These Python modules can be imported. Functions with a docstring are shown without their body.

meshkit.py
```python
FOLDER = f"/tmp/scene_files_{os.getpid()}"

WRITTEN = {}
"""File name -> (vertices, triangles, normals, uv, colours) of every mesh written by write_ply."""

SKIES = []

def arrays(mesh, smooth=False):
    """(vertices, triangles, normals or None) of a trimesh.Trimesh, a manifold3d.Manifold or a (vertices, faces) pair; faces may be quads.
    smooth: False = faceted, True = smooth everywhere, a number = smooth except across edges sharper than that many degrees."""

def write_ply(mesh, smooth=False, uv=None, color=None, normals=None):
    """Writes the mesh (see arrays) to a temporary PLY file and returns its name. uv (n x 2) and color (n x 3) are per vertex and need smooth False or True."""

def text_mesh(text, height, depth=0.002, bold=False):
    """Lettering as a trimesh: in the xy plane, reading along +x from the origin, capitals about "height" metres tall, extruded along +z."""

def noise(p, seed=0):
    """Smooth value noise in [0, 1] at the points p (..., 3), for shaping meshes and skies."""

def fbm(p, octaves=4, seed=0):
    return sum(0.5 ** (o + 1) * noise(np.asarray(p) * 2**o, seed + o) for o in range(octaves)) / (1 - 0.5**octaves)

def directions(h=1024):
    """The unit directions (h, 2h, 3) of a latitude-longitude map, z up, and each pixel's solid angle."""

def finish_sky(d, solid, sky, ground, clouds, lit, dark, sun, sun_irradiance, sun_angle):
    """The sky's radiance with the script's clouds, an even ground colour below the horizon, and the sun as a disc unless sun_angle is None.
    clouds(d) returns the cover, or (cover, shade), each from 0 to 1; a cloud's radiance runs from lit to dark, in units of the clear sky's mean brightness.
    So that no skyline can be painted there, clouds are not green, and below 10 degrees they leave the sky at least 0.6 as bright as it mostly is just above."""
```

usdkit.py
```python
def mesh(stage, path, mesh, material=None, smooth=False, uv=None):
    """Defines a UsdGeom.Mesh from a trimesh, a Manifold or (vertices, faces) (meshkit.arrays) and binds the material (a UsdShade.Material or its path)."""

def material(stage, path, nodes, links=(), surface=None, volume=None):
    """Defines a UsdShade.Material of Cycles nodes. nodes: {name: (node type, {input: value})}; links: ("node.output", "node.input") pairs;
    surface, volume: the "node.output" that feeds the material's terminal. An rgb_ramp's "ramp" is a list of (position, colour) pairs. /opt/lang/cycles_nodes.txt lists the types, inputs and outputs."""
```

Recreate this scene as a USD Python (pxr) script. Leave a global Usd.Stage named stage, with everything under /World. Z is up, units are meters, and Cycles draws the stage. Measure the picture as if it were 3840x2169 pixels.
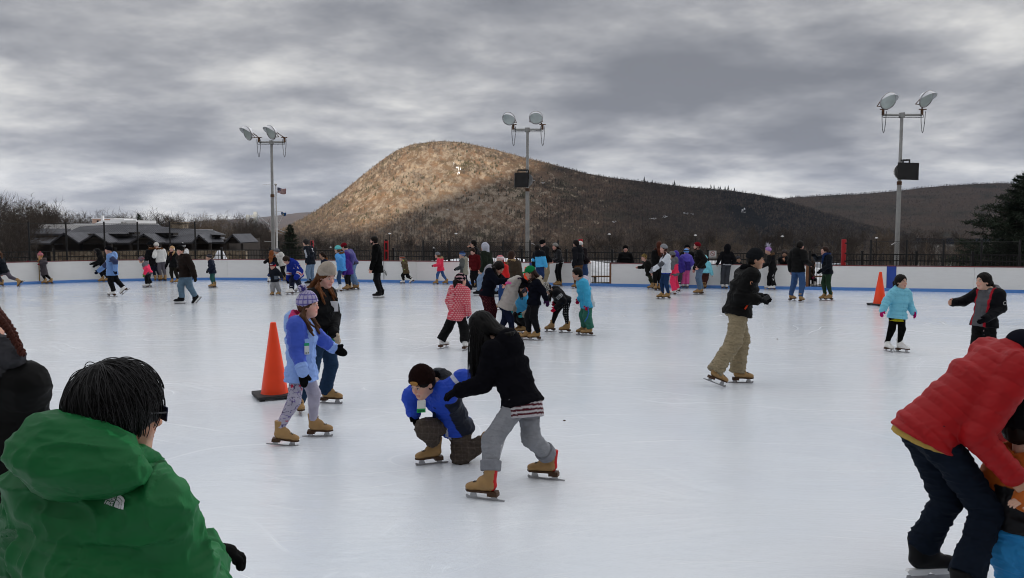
import math, random, zlib
import numpy as np, trimesh, usdkit, meshkit
from shapely.geometry import Polygon, Point, box as sbox
from pxr import Usd, UsdGeom, UsdLux, UsdShade, Gf, Sdf, Vt
stage = Usd.Stage.CreateInMemory()
UsdGeom.SetStageUpAxis(stage, UsdGeom.Tokens.z)
W = '/World'; UsdGeom.Xform.Define(stage, W)
rng = np.random.default_rng(7); random.seed(7)
# ------------------------------------------------------------------ camera, sky, sun, exposure
FP, CX, CY, EYE = 3100.0, 1920.0, 1084.5, 2.1            # focal length and centre in photograph pixels, eye height in metres
TILT = math.atan2(CY - 857.0, FP)                        # the camera looks down a little: horizon at row 857
cam = UsdGeom.Camera.Define(stage, W + '/camera')
cam.CreateHorizontalApertureAttr(36.0); cam.CreateVerticalApertureAttr(36.0 * 578 / 1024)
cam.CreateFocalLengthAttr(36.0 * FP / 3840); cam.CreateClippingRangeAttr(Gf.Vec2f(0.05, 40000))
cam.AddTranslateOp().Set(Gf.Vec3d(0, 0, EYE)); cam.AddRotateXOp().Set(90 - math.degrees(TILT))
cam.CreateExposureAttr(1.15)
SUN_AZ, SUN_EL = math.radians(198.0), math.radians(5.5)     # behind the camera to the left, low winter sun
SUN = np.array([math.sin(SUN_AZ) * math.cos(SUN_EL), math.cos(SUN_AZ) * math.cos(SUN_EL), math.sin(SUN_EL)])
sky = UsdLux.DomeLight.Define(stage, W + '/sky')
def up(n, kind, **k): return {n: (kind, k)}
skyn = {
 'tc': ('texture_coordinate', {}), 'xyz': ('separate_xyz', {}),
 'zc': ('math', {'math_type': 'maximum', 'value2': 0.0}), 'za': ('math', {'math_type': 'add', 'value2': 0.20}),
 'px': ('math', {'math_type': 'divide'}), 'py': ('math', {'math_type': 'divide'}), 'pl': ('combine_xyz', {}),
 'mp': ('mapping', {'location': (7.1, 2.35, 0), 'scale': (0.95, 1.0, 1)}),
 'n1': ('noise_texture', {'scale': 1.7, 'detail': 8.0, 'roughness': 0.57, 'distortion': 0.1}),
 'n2': ('noise_texture', {'scale': 0.7, 'detail': 3.0, 'roughness': 0.45}),
 'nm': ('math', {'math_type': 'multiply_add', 'value2': 0.58}), 'n2s': ('math', {'math_type': 'multiply', 'value2': 0.42}),
 'rp': ('rgb_ramp', {'ramp': [(0.0, (0.80, 0.84, 0.95)), (0.38, (0.92, 0.96, 1.07)), (0.435, (1.20, 1.24, 1.35)), (0.485, (1.65, 1.68, 1.77)), (0.53, (2.3, 2.31, 2.34)), (0.575, (3.1, 3.07, 3.0)), (0.62, (3.8, 3.74, 3.6)), (0.645, (3.6, 3.7, 3.8)), (0.675, (2.3, 2.7, 3.2))]}),
 'zen': ('map_range', {'from_min': 0.24, 'from_max': 0.55, 'to_min': 1.0, 'to_max': 2.0, 'clamp': True}),
 'cl': ('mix_color', {'blend_type': 'multiply', 'fac': 1.0, 'use_clamp': False}), 'zv': ('combine_xyz', {}),
 'st': ('sky_texture', {'sky_type': 'single_scattering', 'sun_disc': False, 'sun_elevation': SUN_EL, 'sun_rotation': SUN_AZ}),
 'cov': ('map_range', {'from_min': 0.68, 'from_max': 0.72, 'to_min': 1.0, 'to_max': 0.6, 'clamp': True}),
 'mx': ('mix_color', {'blend_type': 'mix', 'use_clamp': False}),
 'bg': ('background_shader', {'strength': 0.1})}
skyl = [('tc.generated', 'xyz.vector'), ('xyz.z', 'zc.value1'), ('zc.value', 'za.value1'), ('xyz.x', 'px.value1'), ('za.value', 'px.value2'),
 ('xyz.y', 'py.value1'), ('za.value', 'py.value2'), ('px.value', 'pl.x'), ('py.value', 'pl.y'), ('pl.vector', 'mp.vector'), ('mp.vector', 'n1.vector'),
 ('mp.vector', 'n2.vector'), ('n1.fac', 'nm.value1'), ('n2.fac', 'n2s.value1'), ('n2s.value', 'nm.value3'), ('nm.value', 'rp.fac'), ('xyz.z', 'zen.value'),
 ('zen.result', 'zv.x'), ('zen.result', 'zv.y'), ('zen.result', 'zv.z'), ('rp.color', 'cl.a'), ('zv.vector', 'cl.b'),
 ('nm.value', 'cov.value'), ('cov.result', 'mx.fac'), ('st.color', 'mx.a'), ('cl.result', 'mx.b'), ('mx.result', 'bg.color')]
UsdShade.MaterialBindingAPI.Apply(sky.GetPrim()).Bind(usdkit.material(stage, W + '/Looks/cloudy_sky', skyn, skyl, surface='bg.background'))
sky.GetPrim().SetCustomDataByKey('kind', 'structure')
sun = UsdLux.DistantLight.Define(stage, W + '/sun')
sun.CreateIntensityAttr(1.25); sun.CreateNormalizeAttr(True); sun.CreateAngleAttr(0.9); sun.CreateColorAttr(Gf.Vec3f(1.0, 0.86, 0.68))
_m = np.eye(4); _z = SUN; _x = np.cross([0, 0, 1], _z); _x /= np.linalg.norm(_x); _y = np.cross(_z, _x)
_m[0, :3], _m[1, :3], _m[2, :3] = _x, _y, _z
sun.AddTransformOp().Set(Gf.Matrix4d(*_m.ravel().tolist()))

# ------------------------------------------------------------------ helpers
_ct, _st = math.cos(TILT), math.sin(TILT)
FW, RT, UPV = np.array([0, _ct, -_st]), np.array([1.0, 0, 0]), np.array([0, _st, _ct])
def ray(u, v): return FW + RT * ((u - CX) / FP) - UPV * ((v - CY) / FP)
def at(u, v, Y):
    d = ray(u, v); return np.array([0, 0, EYE]) + d * (Y / d[1])
def ground(u, v, z=0.0):
    d = ray(u, v); return np.array([0, 0, EYE]) + d * ((z - EYE) / d[2])
def lin(h):
    h = h.lstrip('#'); c = np.array([int(h[i:i + 2], 16) for i in (0, 2, 4)]) / 255.0
    return np.where(c <= 0.04045, c / 12.92, ((c + 0.055) / 1.055) ** 2.4)
_used = {}
def number(parent, name):
    k = (parent, name); n = _used.get(k, 0); _used[k] = n + 1
    return f'{parent}/{name}' + (f'_{n:03d}' if n else '')
def pth(p): return p if isinstance(p, str) else str(p.GetPath())
def tag(o, label=None, cat=None, group=None, kind=None):
    p = o if isinstance(o, Usd.Prim) else o.GetPrim()
    for k, v in (('label', label), ('category', cat), ('group', group), ('kind', kind)):
        if v: p.SetCustomDataByKey(k, v)
    return p
def thing(name, label, cat, loc=(0, 0, 0), rz=0.0, group=None, kind=None):
    x = UsdGeom.Xform.Define(stage, number(W, name))
    x.AddTranslateOp().Set(Gf.Vec3d(*map(float, loc)))
    if rz: x.AddRotateZOp().Set(float(rz))
    return tag(x, label, cat, group, kind)
def obj(name, m, mat, parent=W, smooth=False, col=None, kind=None, label=None):
    parent = pth(parent); path = number(parent, name)
    g = usdkit.mesh(stage, path, m, mat, smooth=smooth)
    if col is not None:
        pv = UsdGeom.PrimvarsAPI(g).CreatePrimvar('col', Sdf.ValueTypeNames.Color3fArray, 'vertex')
        pv.Set(Vt.Vec3fArray.FromNumpy(np.asarray(col, np.float32)))
    if kind: g.GetPrim().SetCustomDataByKey('kind', kind)
    if label: g.GetPrim().SetCustomDataByKey('label', label)
    return g.GetPrim()
def copy_of(src, name, loc, rz=0.0, sc=1.0, label=None, group=None):
    x = UsdGeom.Xform.Define(stage, number(W, name))
    x.GetPrim().GetReferences().AddInternalReference(src.GetPath()); x.GetPrim().SetInstanceable(True)
    x.ClearXformOpOrder()
    m = Gf.Matrix4d().SetScale(Gf.Vec3d(sc, sc, sc)) if np.ndim(sc) == 0 else Gf.Matrix4d().SetScale(Gf.Vec3d(*sc))
    m = m * Gf.Matrix4d().SetRotate(Gf.Rotation(Gf.Vec3d(0, 0, 1), float(rz))) * Gf.Matrix4d().SetTranslate(Gf.Vec3d(*map(float, loc)))
    x.AddTransformOp(opSuffix='placed').Set(m)
    return tag(x, label, None, group)
def cat(ms): return trimesh.util.concatenate([m if isinstance(m, trimesh.Trimesh) else trimesh.Trimesh(m[0], m[1], process=False) for m in ms])
def bx(x0, x1, y0, y1, z0, z1):
    m = trimesh.creation.box([x1 - x0, y1 - y0, z1 - z0]); m.apply_translation([(x0 + x1) / 2, (y0 + y1) / 2, (z0 + z1) / 2]); return m
def frame_to(a, b):
    d = np.asarray(b, float) - a; L = np.linalg.norm(d); d = d / max(L, 1e-9)
    r = np.array([0, 0, 1.0]) if abs(d[2]) < 0.9 else np.array([1.0, 0, 0])
    u = np.cross(r, d); u /= np.linalg.norm(u); return d, u, np.cross(d, u), L
def tube(pts, r, n=8, cap=True):
    pts = np.asarray(pts, float); r = np.broadcast_to(np.asarray(r, float), len(pts)); k = len(pts)
    T = np.gradient(pts, axis=0); T /= np.maximum(np.linalg.norm(T, axis=1, keepdims=True), 1e-9)
    ref = np.array([0, 0, 1.0]) if abs(T[0][2]) < 0.9 else np.array([1.0, 0, 0])
    V = []; u = np.cross(ref, T[0]); u /= np.linalg.norm(u); a = np.arange(n) * 2 * np.pi / n
    for i in range(k):
        u = u - T[i] * (u @ T[i]); u /= max(np.linalg.norm(u), 1e-9); w = np.cross(T[i], u)
        V.append(pts[i] + r[i] * (np.cos(a)[:, None] * u + np.sin(a)[:, None] * w))
    V = np.vstack(V); F = []
    for i in range(k - 1):
        for j in range(n):
            p, q = i * n + j, i * n + (j + 1) % n; F += [[p, q, q + n], [p, q + n, p + n]]
    if cap:
        for b, s in ((0, -1), ((k - 1) * n, 1)):
            for j in range(1, n - 1): F.append([b, b + j, b + j + 1] if s > 0 else [b, b + j + 1, b + j])
    return trimesh.Trimesh(V, np.array(F), process=False)
def bar(a, b, w, h=None, roll=None):
    a, b = np.asarray(a, float), np.asarray(b, float); d, u, v, L = frame_to(a, b)
    m = trimesh.creation.box([L, w, h or w]); T = np.eye(4); T[:3, 0], T[:3, 1], T[:3, 2], T[:3, 3] = d, u, v, (a + b) / 2
    m.apply_transform(T); return m
def lathe(prof, n=24):
    m = trimesh.creation.revolve(np.asarray(prof, float), sections=n); return m
def orient(m, o, X, Y, Z):
    m = m.copy(); T = np.eye(4); T[:3, 0], T[:3, 1], T[:3, 2], T[:3, 3] = X, Y, Z, o; m.apply_transform(T); return m
def grid_mesh(P):
    n, k = P.shape[:2]; i = np.arange(n * k).reshape(n, k)
    q = np.stack([i[:-1, :-1], i[1:, :-1], i[1:, 1:], i[:-1, 1:]], -1).reshape(-1, 4)
    return (P.reshape(-1, 3), q)
nrm = lambda v: np.asarray(v, float) / max(np.linalg.norm(v), 1e-9)

# ------------------------------------------------------------------ materials
_mats = {}
def mat(name, nodes, links, surface='p.BSDF', **k):
    _mats[name] = usdkit.material(stage, f'{W}/Looks/{name}', nodes, links, surface=surface, **k); return _mats[name]
def plain(name, c, rough=0.6, metal=0.0, spec=0.5, vary=0.12, scale=6.0, bump=0.0, bscale=60.0, **extra):
    c = np.asarray(c, float)
    nodes = {'g': ('texture_coordinate', {}), 'n': ('noise_texture', {'scale': scale, 'detail': 5.0, 'roughness': 0.6}),
             'r': ('rgb_ramp', {'ramp': [(0.25, tuple(c * (1 - vary))), (0.75, tuple(np.clip(c * (1 + vary), 0, 1)))]}),
             'p': ('principled_bsdf', {'roughness': rough, 'metallic': metal, 'specular_ior_level': spec, **extra})}
    links = [('g.object', 'n.vector'), ('n.fac', 'r.fac'), ('r.color', 'p.base_color')]
    if bump:
        nodes['bn'] = ('noise_texture', {'scale': bscale, 'detail': 3.0}); nodes['b'] = ('bump', {'strength': bump, 'distance': 0.02})
        links += [('g.object', 'bn.vector'), ('bn.fac', 'b.height'), ('b.normal', 'p.normal')]
    return mat(name, nodes, links)
def vcol(name, rough=0.8, spec=0.3, bump=0.15, bscale=220.0, wear=0.10, **extra):
    """Material that takes its colour from the mesh's own colours: printed and dyed cloth."""
    nodes = {'a': ('attribute', {'attribute': 'col'}), 'g': ('texture_coordinate', {}),
             'n': ('noise_texture', {'scale': 9.0, 'detail': 5.0, 'roughness': 0.65}),
             'mr': ('map_range', {'from_min': 0.3, 'from_max': 0.7, 'to_min': 1 - wear, 'to_max': 1 + wear}),
             'cv': ('combine_xyz', {}), 'm': ('mix_color', {'blend_type': 'multiply', 'fac': 1.0, 'use_clamp': False}),
             'bn': ('noise_texture', {'scale': bscale, 'detail': 2.0}), 'b': ('bump', {'strength': bump, 'distance': 0.004}),
             'p': ('principled_bsdf', {'roughness': rough, 'specular_ior_level': spec, **extra})}
    links = [('g.object', 'n.vector'), ('n.fac', 'mr.value'), ('mr.result', 'cv.x'), ('mr.result', 'cv.y'), ('mr.result', 'cv.z'),
             ('a.color', 'm.a'), ('cv.vector', 'm.b'), ('m.result', 'p.base_color'), ('g.object', 'bn.vector'), ('bn.fac', 'b.height'), ('b.normal', 'p.normal')]
    return mat(name, nodes, links)
vcol('nylon', 0.55, 0.2, 0.10, 110.0)
vcol('nylon_dark', 0.6, 0.09, 0.08, 90.0)
vcol('knit', 0.95, 0.06, 0.5, 260.0, 0.15)
vcol('denim', 0.9, 0.1, 0.25, 300.0, 0.2)
vcol('leather', 0.45, 0.22, 0.12, 60.0, 0.14)
vcol('boot_black', 0.5, 0.07, 0.1, 60.0, 0.1)
vcol('skin', 0.5, 0.4, 0.05, 200.0, 0.05, subsurface_weight=0.15, subsurface_scale=0.01)
vcol('hair', 0.5, 0.12, 0.5, 150.0, 0.2)
plain('steel', (0.42, 0.42, 0.43), 0.35, 1.0, vary=0.2)
plain('galvanised', (0.36, 0.36, 0.35), 0.5, 0.35, vary=0.22, scale=3.0)
plain('black_paint', (0.012, 0.012, 0.013), 0.45, vary=0.3)
plain('fence_black', (0.010, 0.010, 0.011), 0.5, vary=0.3)
plain('rubber', (0.018, 0.018, 0.019), 0.7, vary=0.3, bump=0.2)
plain('cone_orange', (0.93, 0.062, 0.010), 0.42, vary=0.06, scale=4.0)
plain('board_blue', (0.10, 0.27, 0.66), 0.4, vary=0.06)
plain('board_royal', (0.025, 0.07, 0.36), 0.4, vary=0.08)
plain('cap_red', (0.16, 0.018, 0.02), 0.4, vary=0.2)
plain('pad_red', (0.42, 0.012, 0.018), 0.4, vary=0.15)
plain('board_gold', (0.30, 0.20, 0.07), 0.5, vary=0.2)
plain('wood_brown', (0.16, 0.065, 0.025), 0.6, vary=0.3, scale=9.0)
plain('wood_bench', (0.24, 0.13, 0.06), 0.6, vary=0.3, scale=9.0)
plain('sign_white', (0.75, 0.75, 0.74), 0.4, vary=0.04)
plain('sign_red', (0.35, 0.01, 0.02), 0.5)
plain('ink', (0.012, 0.012, 0.014), 0.5)
plain('white_paint', (0.78, 0.78, 0.78), 0.4, vary=0.06)
plain('glass_lamp', (0.55, 0.62, 0.60), 0.12, spec=0.8, vary=0.12, scale=5.0)
plain('alu', (0.74, 0.75, 0.78), 0.4, 0.1, vary=0.1)
plain('rust', (0.12, 0.06, 0.03), 0.8, vary=0.4, scale=14.0)
plain('wood_dark', (0.020, 0.015, 0.012), 0.8, vary=0.4, scale=2.0)
plain('wood_wall', (0.035, 0.026, 0.020), 0.85, vary=0.4, scale=3.0)
plain('snow', (0.80, 0.82, 0.86), 0.7, vary=0.06, scale=1.2, bump=0.4, bscale=8.0)
plain('dirty_snow', (0.66, 0.67, 0.69), 0.8, vary=0.25, scale=2.5, bump=0.5, bscale=6.0)
plain('pink_wall', (0.50, 0.34, 0.27), 0.8, vary=0.12)
plain('white_wall', (0.82, 0.82, 0.83), 0.7, vary=0.08)
plain('bark', (0.060, 0.046, 0.037), 0.9, vary=0.35, scale=3.0)
plain('bark_light', (0.15, 0.115, 0.085), 0.9, vary=0.35, scale=3.0)
plain('cedar', (0.040, 0.048, 0.018), 0.8, vary=0.4, scale=1.5)
plain('needle', (0.016, 0.030, 0.013), 0.8, vary=0.45, scale=1.5)
plain('bridge_grey', (0.34, 0.37, 0.40), 0.6, vary=0.1)
plain('tyre', (0.02, 0.02, 0.02), 0.8)
plain('car_glass', (0.02, 0.025, 0.03), 0.1, spec=0.8)
plain('concrete', (0.24, 0.23, 0.21), 0.85, vary=0.2, scale=2.0)
plain('laces', (0.02, 0.017, 0.015), 0.8)
for n, c in (('car_white', (.7, .7, .7)), ('car_black', (.015, .015, .018)), ('car_blue', (.06, .09, .14)), ('car_red', (.30, .012, .02)), ('car_grey', (.22, .23, .25))):
    plain(n, c, 0.25, 0.1, vary=0.03, coat_weight=0.5)
# stone of the lodge: mortar between stones
mat('stone', {'g': ('texture_coordinate', {}), 'v': ('voronoi_texture', {'scale': 3.2, 'randomness': 0.9}), 'r': ('rgb_ramp', {'ramp': [(0, (.10, .075, .05)), (.5, (.22, .17, .12)), (1, (.34, .28, .20))]}),
    's': ('separate_color', {}), 'p': ('principled_bsdf', {'roughness': 0.9})}, [('g.object', 'v.vector'), ('v.color', 's.color'), ('s.r', 'r.fac'), ('r.color', 'p.base_color')])
# shingles
mat('shingle', {'g': ('texture_coordinate', {}), 'mp': ('mapping', {'scale': (1.0, 1.0, 1.0)}), 'n': ('noise_texture', {'scale': 14.0, 'detail': 2.0}), 'n2': ('noise_texture', {'scale': 0.7, 'detail': 4.0}),
    'm': ('math', {'math_type': 'multiply_add', 'value2': 0.5}), 'm2': ('math', {'math_type': 'multiply', 'value2': 0.5}),
    'r': ('rgb_ramp', {'ramp': [(.35, (.030, .031, .037)), (.5, (.055, .056, .066)), (.65, (.090, .090, .104))]}), 'p': ('principled_bsdf', {'roughness': 0.75})},
    [('g.object', 'n.vector'), ('g.object', 'n2.vector'), ('n.fac', 'm.value1'), ('n2.fac', 'm2.value1'), ('m2.value', 'm.value3'), ('m.value', 'r.fac'), ('r.color', 'p.base_color')])
# rink boards: white plastic with scuffs and puck marks
mat('board_white', {'g': ('geometry', {}), 'mp': ('mapping', {'scale': (1.2, 1.2, 6.0)}), 'n': ('noise_texture', {'scale': 2.2, 'detail': 8.0, 'roughness': 0.7}), 'r': ('rgb_ramp', {'ramp': [(0.24, (.62, .62, .60)), (0.36, (.80, .80, .79)), (0.7, (.84, .84, .83))]}),
    'p': ('principled_bsdf', {'roughness': 0.38})}, [('g.position', 'mp.vector'), ('mp.vector', 'n.vector'), ('n.fac', 'r.fac'), ('r.color', 'p.base_color')])
# ice: pale blue white, worn by blades: streaks of scraped frost and smoother, mirror-like lanes
ice = {'g': ('geometry', {}), 'big': ('noise_texture', {'scale': 0.22, 'detail': 4.0, 'roughness': 0.55}),
    'br': ('rgb_ramp', {'ramp': [(0.3, (.68, .735, .80)), (0.5, (.77, .81, .855)), (0.7, (.84, .86, .885))]}),
    'rough': ('map_range', {'from_min': 0.35, 'from_max': 0.65, 'to_min': 0.05, 'to_max': 0.17}),
    'p': ('principled_bsdf', {'ior': 1.31, 'specular_ior_level': 0.5}), 'bp': ('bump', {'strength': 0.25, 'distance': 0.004}), 'fine': ('noise_texture', {'scale': 9.0, 'detail': 4.0})}
icel = [('g.position', 'big.vector'), ('big.fac', 'br.fac'), ('big.fac', 'rough.value')]
prev = None
for i, (rot, sx, sy, lo, hi) in enumerate([(0.12, 0.35, 16, .60, .71), (-0.35, 0.5, 26, .61, .72), (0.75, 0.4, 22, .62, .73), (1.4, 0.6, 30, .63, .74), (-0.9, 0.45, 24, .63, .74), (0.02, 0.22, 9.0, .61, .76)]):
    ice.update({f'w{i}': ('noise_texture', {'scale': 0.10 + .03 * i, 'detail': 1.0}), f'wm{i}': ('mapping', {'scale': (7 + i, 7, 0), 'location': (i * 2.1, i * 3.7, 0)}), f'wa{i}': ('vector_math', {'math_type': 'add'}), f'm{i}': ('mapping', {'rotation': (0, 0, rot), 'scale': (sx, sy, 1), 'location': (i * 3.3, i * 1.7, 0)}),
        f's{i}': ('noise_texture', {'scale': 1.0, 'detail': 5.0, 'roughness': 0.75}), f't{i}': ('map_range', {'from_min': lo, 'from_max': hi, 'to_min': 0.0, 'to_max': 1.0})})
    icel += [('g.position', f'w{i}.vector'), ('g.position', f'wa{i}.vector1'), (f'w{i}.color', f'wm{i}.vector'), (f'wm{i}.vector', f'wa{i}.vector2'), (f'wa{i}.vector', f'm{i}.vector'), (f'm{i}.vector', f's{i}.vector'), (f's{i}.fac', f't{i}.value')]
    if prev:
        ice[f'x{i}'] = ('math', {'math_type': 'maximum'}); icel += [(prev, f'x{i}.value1'), (f't{i}.result', f'x{i}.value2')]; prev = f'x{i}.value'
    else: prev = f't{i}.result'
ice.update({'mix': ('mix_color', {'b': (.86, .88, .90)}), 'mf': ('math', {'math_type': 'multiply', 'value2': 0.95}), 'ra': ('math', {'math_type': 'multiply_add', 'value2': 0.35}), 'hs': ('math', {'math_type': 'multiply_add', 'value2': 0.8})})
icel += [('br.color', 'mix.a'), (prev, 'mf.value1'), ('mf.value', 'mix.fac'), ('mix.result', 'p.base_color'), (prev, 'ra.value1'), ('rough.result', 'ra.value3'), ('ra.value', 'p.roughness'),
         ('g.position', 'fine.vector'), (prev, 'hs.value1'), ('fine.fac', 'hs.value3'), ('hs.value', 'bp.height'), ('bp.normal', 'p.normal')]
mat('ice', ice, icel)
# wooded hillside: leaf litter, grey ledges, scrub
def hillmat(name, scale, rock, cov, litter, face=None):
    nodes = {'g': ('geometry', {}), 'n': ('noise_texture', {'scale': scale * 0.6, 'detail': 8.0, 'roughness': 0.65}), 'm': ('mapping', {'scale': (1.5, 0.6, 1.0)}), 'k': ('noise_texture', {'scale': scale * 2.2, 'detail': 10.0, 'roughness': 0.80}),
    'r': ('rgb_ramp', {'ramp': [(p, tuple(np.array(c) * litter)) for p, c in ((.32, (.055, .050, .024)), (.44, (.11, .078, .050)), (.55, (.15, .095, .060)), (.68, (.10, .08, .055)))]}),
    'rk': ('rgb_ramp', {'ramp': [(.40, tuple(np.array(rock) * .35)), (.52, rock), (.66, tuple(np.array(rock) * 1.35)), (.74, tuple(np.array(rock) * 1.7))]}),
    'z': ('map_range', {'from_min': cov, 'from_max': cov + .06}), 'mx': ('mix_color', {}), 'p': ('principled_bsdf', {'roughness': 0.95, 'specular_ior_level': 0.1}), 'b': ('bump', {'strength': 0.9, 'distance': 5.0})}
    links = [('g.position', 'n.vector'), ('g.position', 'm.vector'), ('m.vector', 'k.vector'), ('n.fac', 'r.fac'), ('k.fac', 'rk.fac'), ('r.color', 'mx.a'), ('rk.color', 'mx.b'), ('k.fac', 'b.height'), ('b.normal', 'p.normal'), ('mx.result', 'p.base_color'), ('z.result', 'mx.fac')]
    if face:                                     # lit contrast painted in: paler bare rock on sunlit face, darkened woods elsewhere
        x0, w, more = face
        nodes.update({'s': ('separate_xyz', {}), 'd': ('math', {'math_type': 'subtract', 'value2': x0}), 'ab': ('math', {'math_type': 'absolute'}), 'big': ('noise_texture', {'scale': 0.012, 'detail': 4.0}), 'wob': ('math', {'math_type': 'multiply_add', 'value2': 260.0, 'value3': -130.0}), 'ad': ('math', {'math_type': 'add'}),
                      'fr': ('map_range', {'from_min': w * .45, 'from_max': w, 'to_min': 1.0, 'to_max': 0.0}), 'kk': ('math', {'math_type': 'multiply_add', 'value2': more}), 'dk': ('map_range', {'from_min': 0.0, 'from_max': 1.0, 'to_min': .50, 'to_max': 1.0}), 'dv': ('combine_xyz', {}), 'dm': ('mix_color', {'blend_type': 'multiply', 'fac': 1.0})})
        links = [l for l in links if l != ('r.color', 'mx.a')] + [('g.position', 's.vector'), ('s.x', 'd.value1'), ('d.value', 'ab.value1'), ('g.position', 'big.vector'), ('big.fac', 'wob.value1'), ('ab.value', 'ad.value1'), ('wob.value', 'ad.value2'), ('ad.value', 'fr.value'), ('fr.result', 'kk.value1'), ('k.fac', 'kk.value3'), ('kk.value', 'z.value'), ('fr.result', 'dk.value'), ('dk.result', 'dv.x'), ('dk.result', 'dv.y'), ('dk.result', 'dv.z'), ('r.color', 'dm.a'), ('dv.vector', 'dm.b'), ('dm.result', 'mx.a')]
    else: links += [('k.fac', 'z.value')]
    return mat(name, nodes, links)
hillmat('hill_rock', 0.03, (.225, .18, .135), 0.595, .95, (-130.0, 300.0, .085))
hillmat('hill_wood', 0.02, (.05, .044, .040), 0.62, .38)
hillmat('far_wood', 0.006, (.06, .06, .06), 0.62, .5)
mat('earth', {'g': ('geometry', {}), 'n': ('noise_texture', {'scale': 0.12, 'detail': 8.0, 'roughness': 0.6}), 'r': ('rgb_ramp', {'ramp': [(.3, (.035, .030, .022)), (.5, (.06, .05, .035)), (.62, (.085, .072, .05)), (.66, (.5, .5, .52)), (1, (.65, .66, .68))]}), 'p': ('principled_bsdf', {'roughness': 0.95})},
    [('g.position', 'n.vector'), ('n.fac', 'r.fac'), ('r.color', 'p.base_color')])
# ------------------------------------------------------------------ the ground, hills and the unseen mountain added behind the camera
D2F = 3840 / 2576.0
def gz(x, y):
    r = np.asarray(y, float)
    return np.interp(r, [-400, -60, -20, 38, 46, 66, 120, 300, 500, 900], [-1.0, -0.4, -0.28, -0.28, -0.7, -2.3, -3.6, -13, -24, -27])
ys = np.concatenate([np.linspace(-900, -60, 12), np.linspace(-40, 120, 50), np.linspace(130, 1100, 60), np.linspace(1200, 9000, 20)])
xs = np.concatenate([np.linspace(-7000, -700, 12), np.linspace(-600, 600, 120), np.linspace(700, 7000, 12)])
XX, YY = np.meshgrid(xs, ys, indexing='ij')
G = np.stack([XX, YY, gz(XX, YY) + (meshkit.fbm(np.stack([XX / 25, YY / 25, XX * 0], -1), 3, 5) - 0.5) * np.clip((YY - 50) / 60, 0, 1) * 1.6], -1)
tag(obj('ground', grid_mesh(G), 'earth' and f'{W}/Looks/earth', smooth=True), kind='structure')

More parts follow.
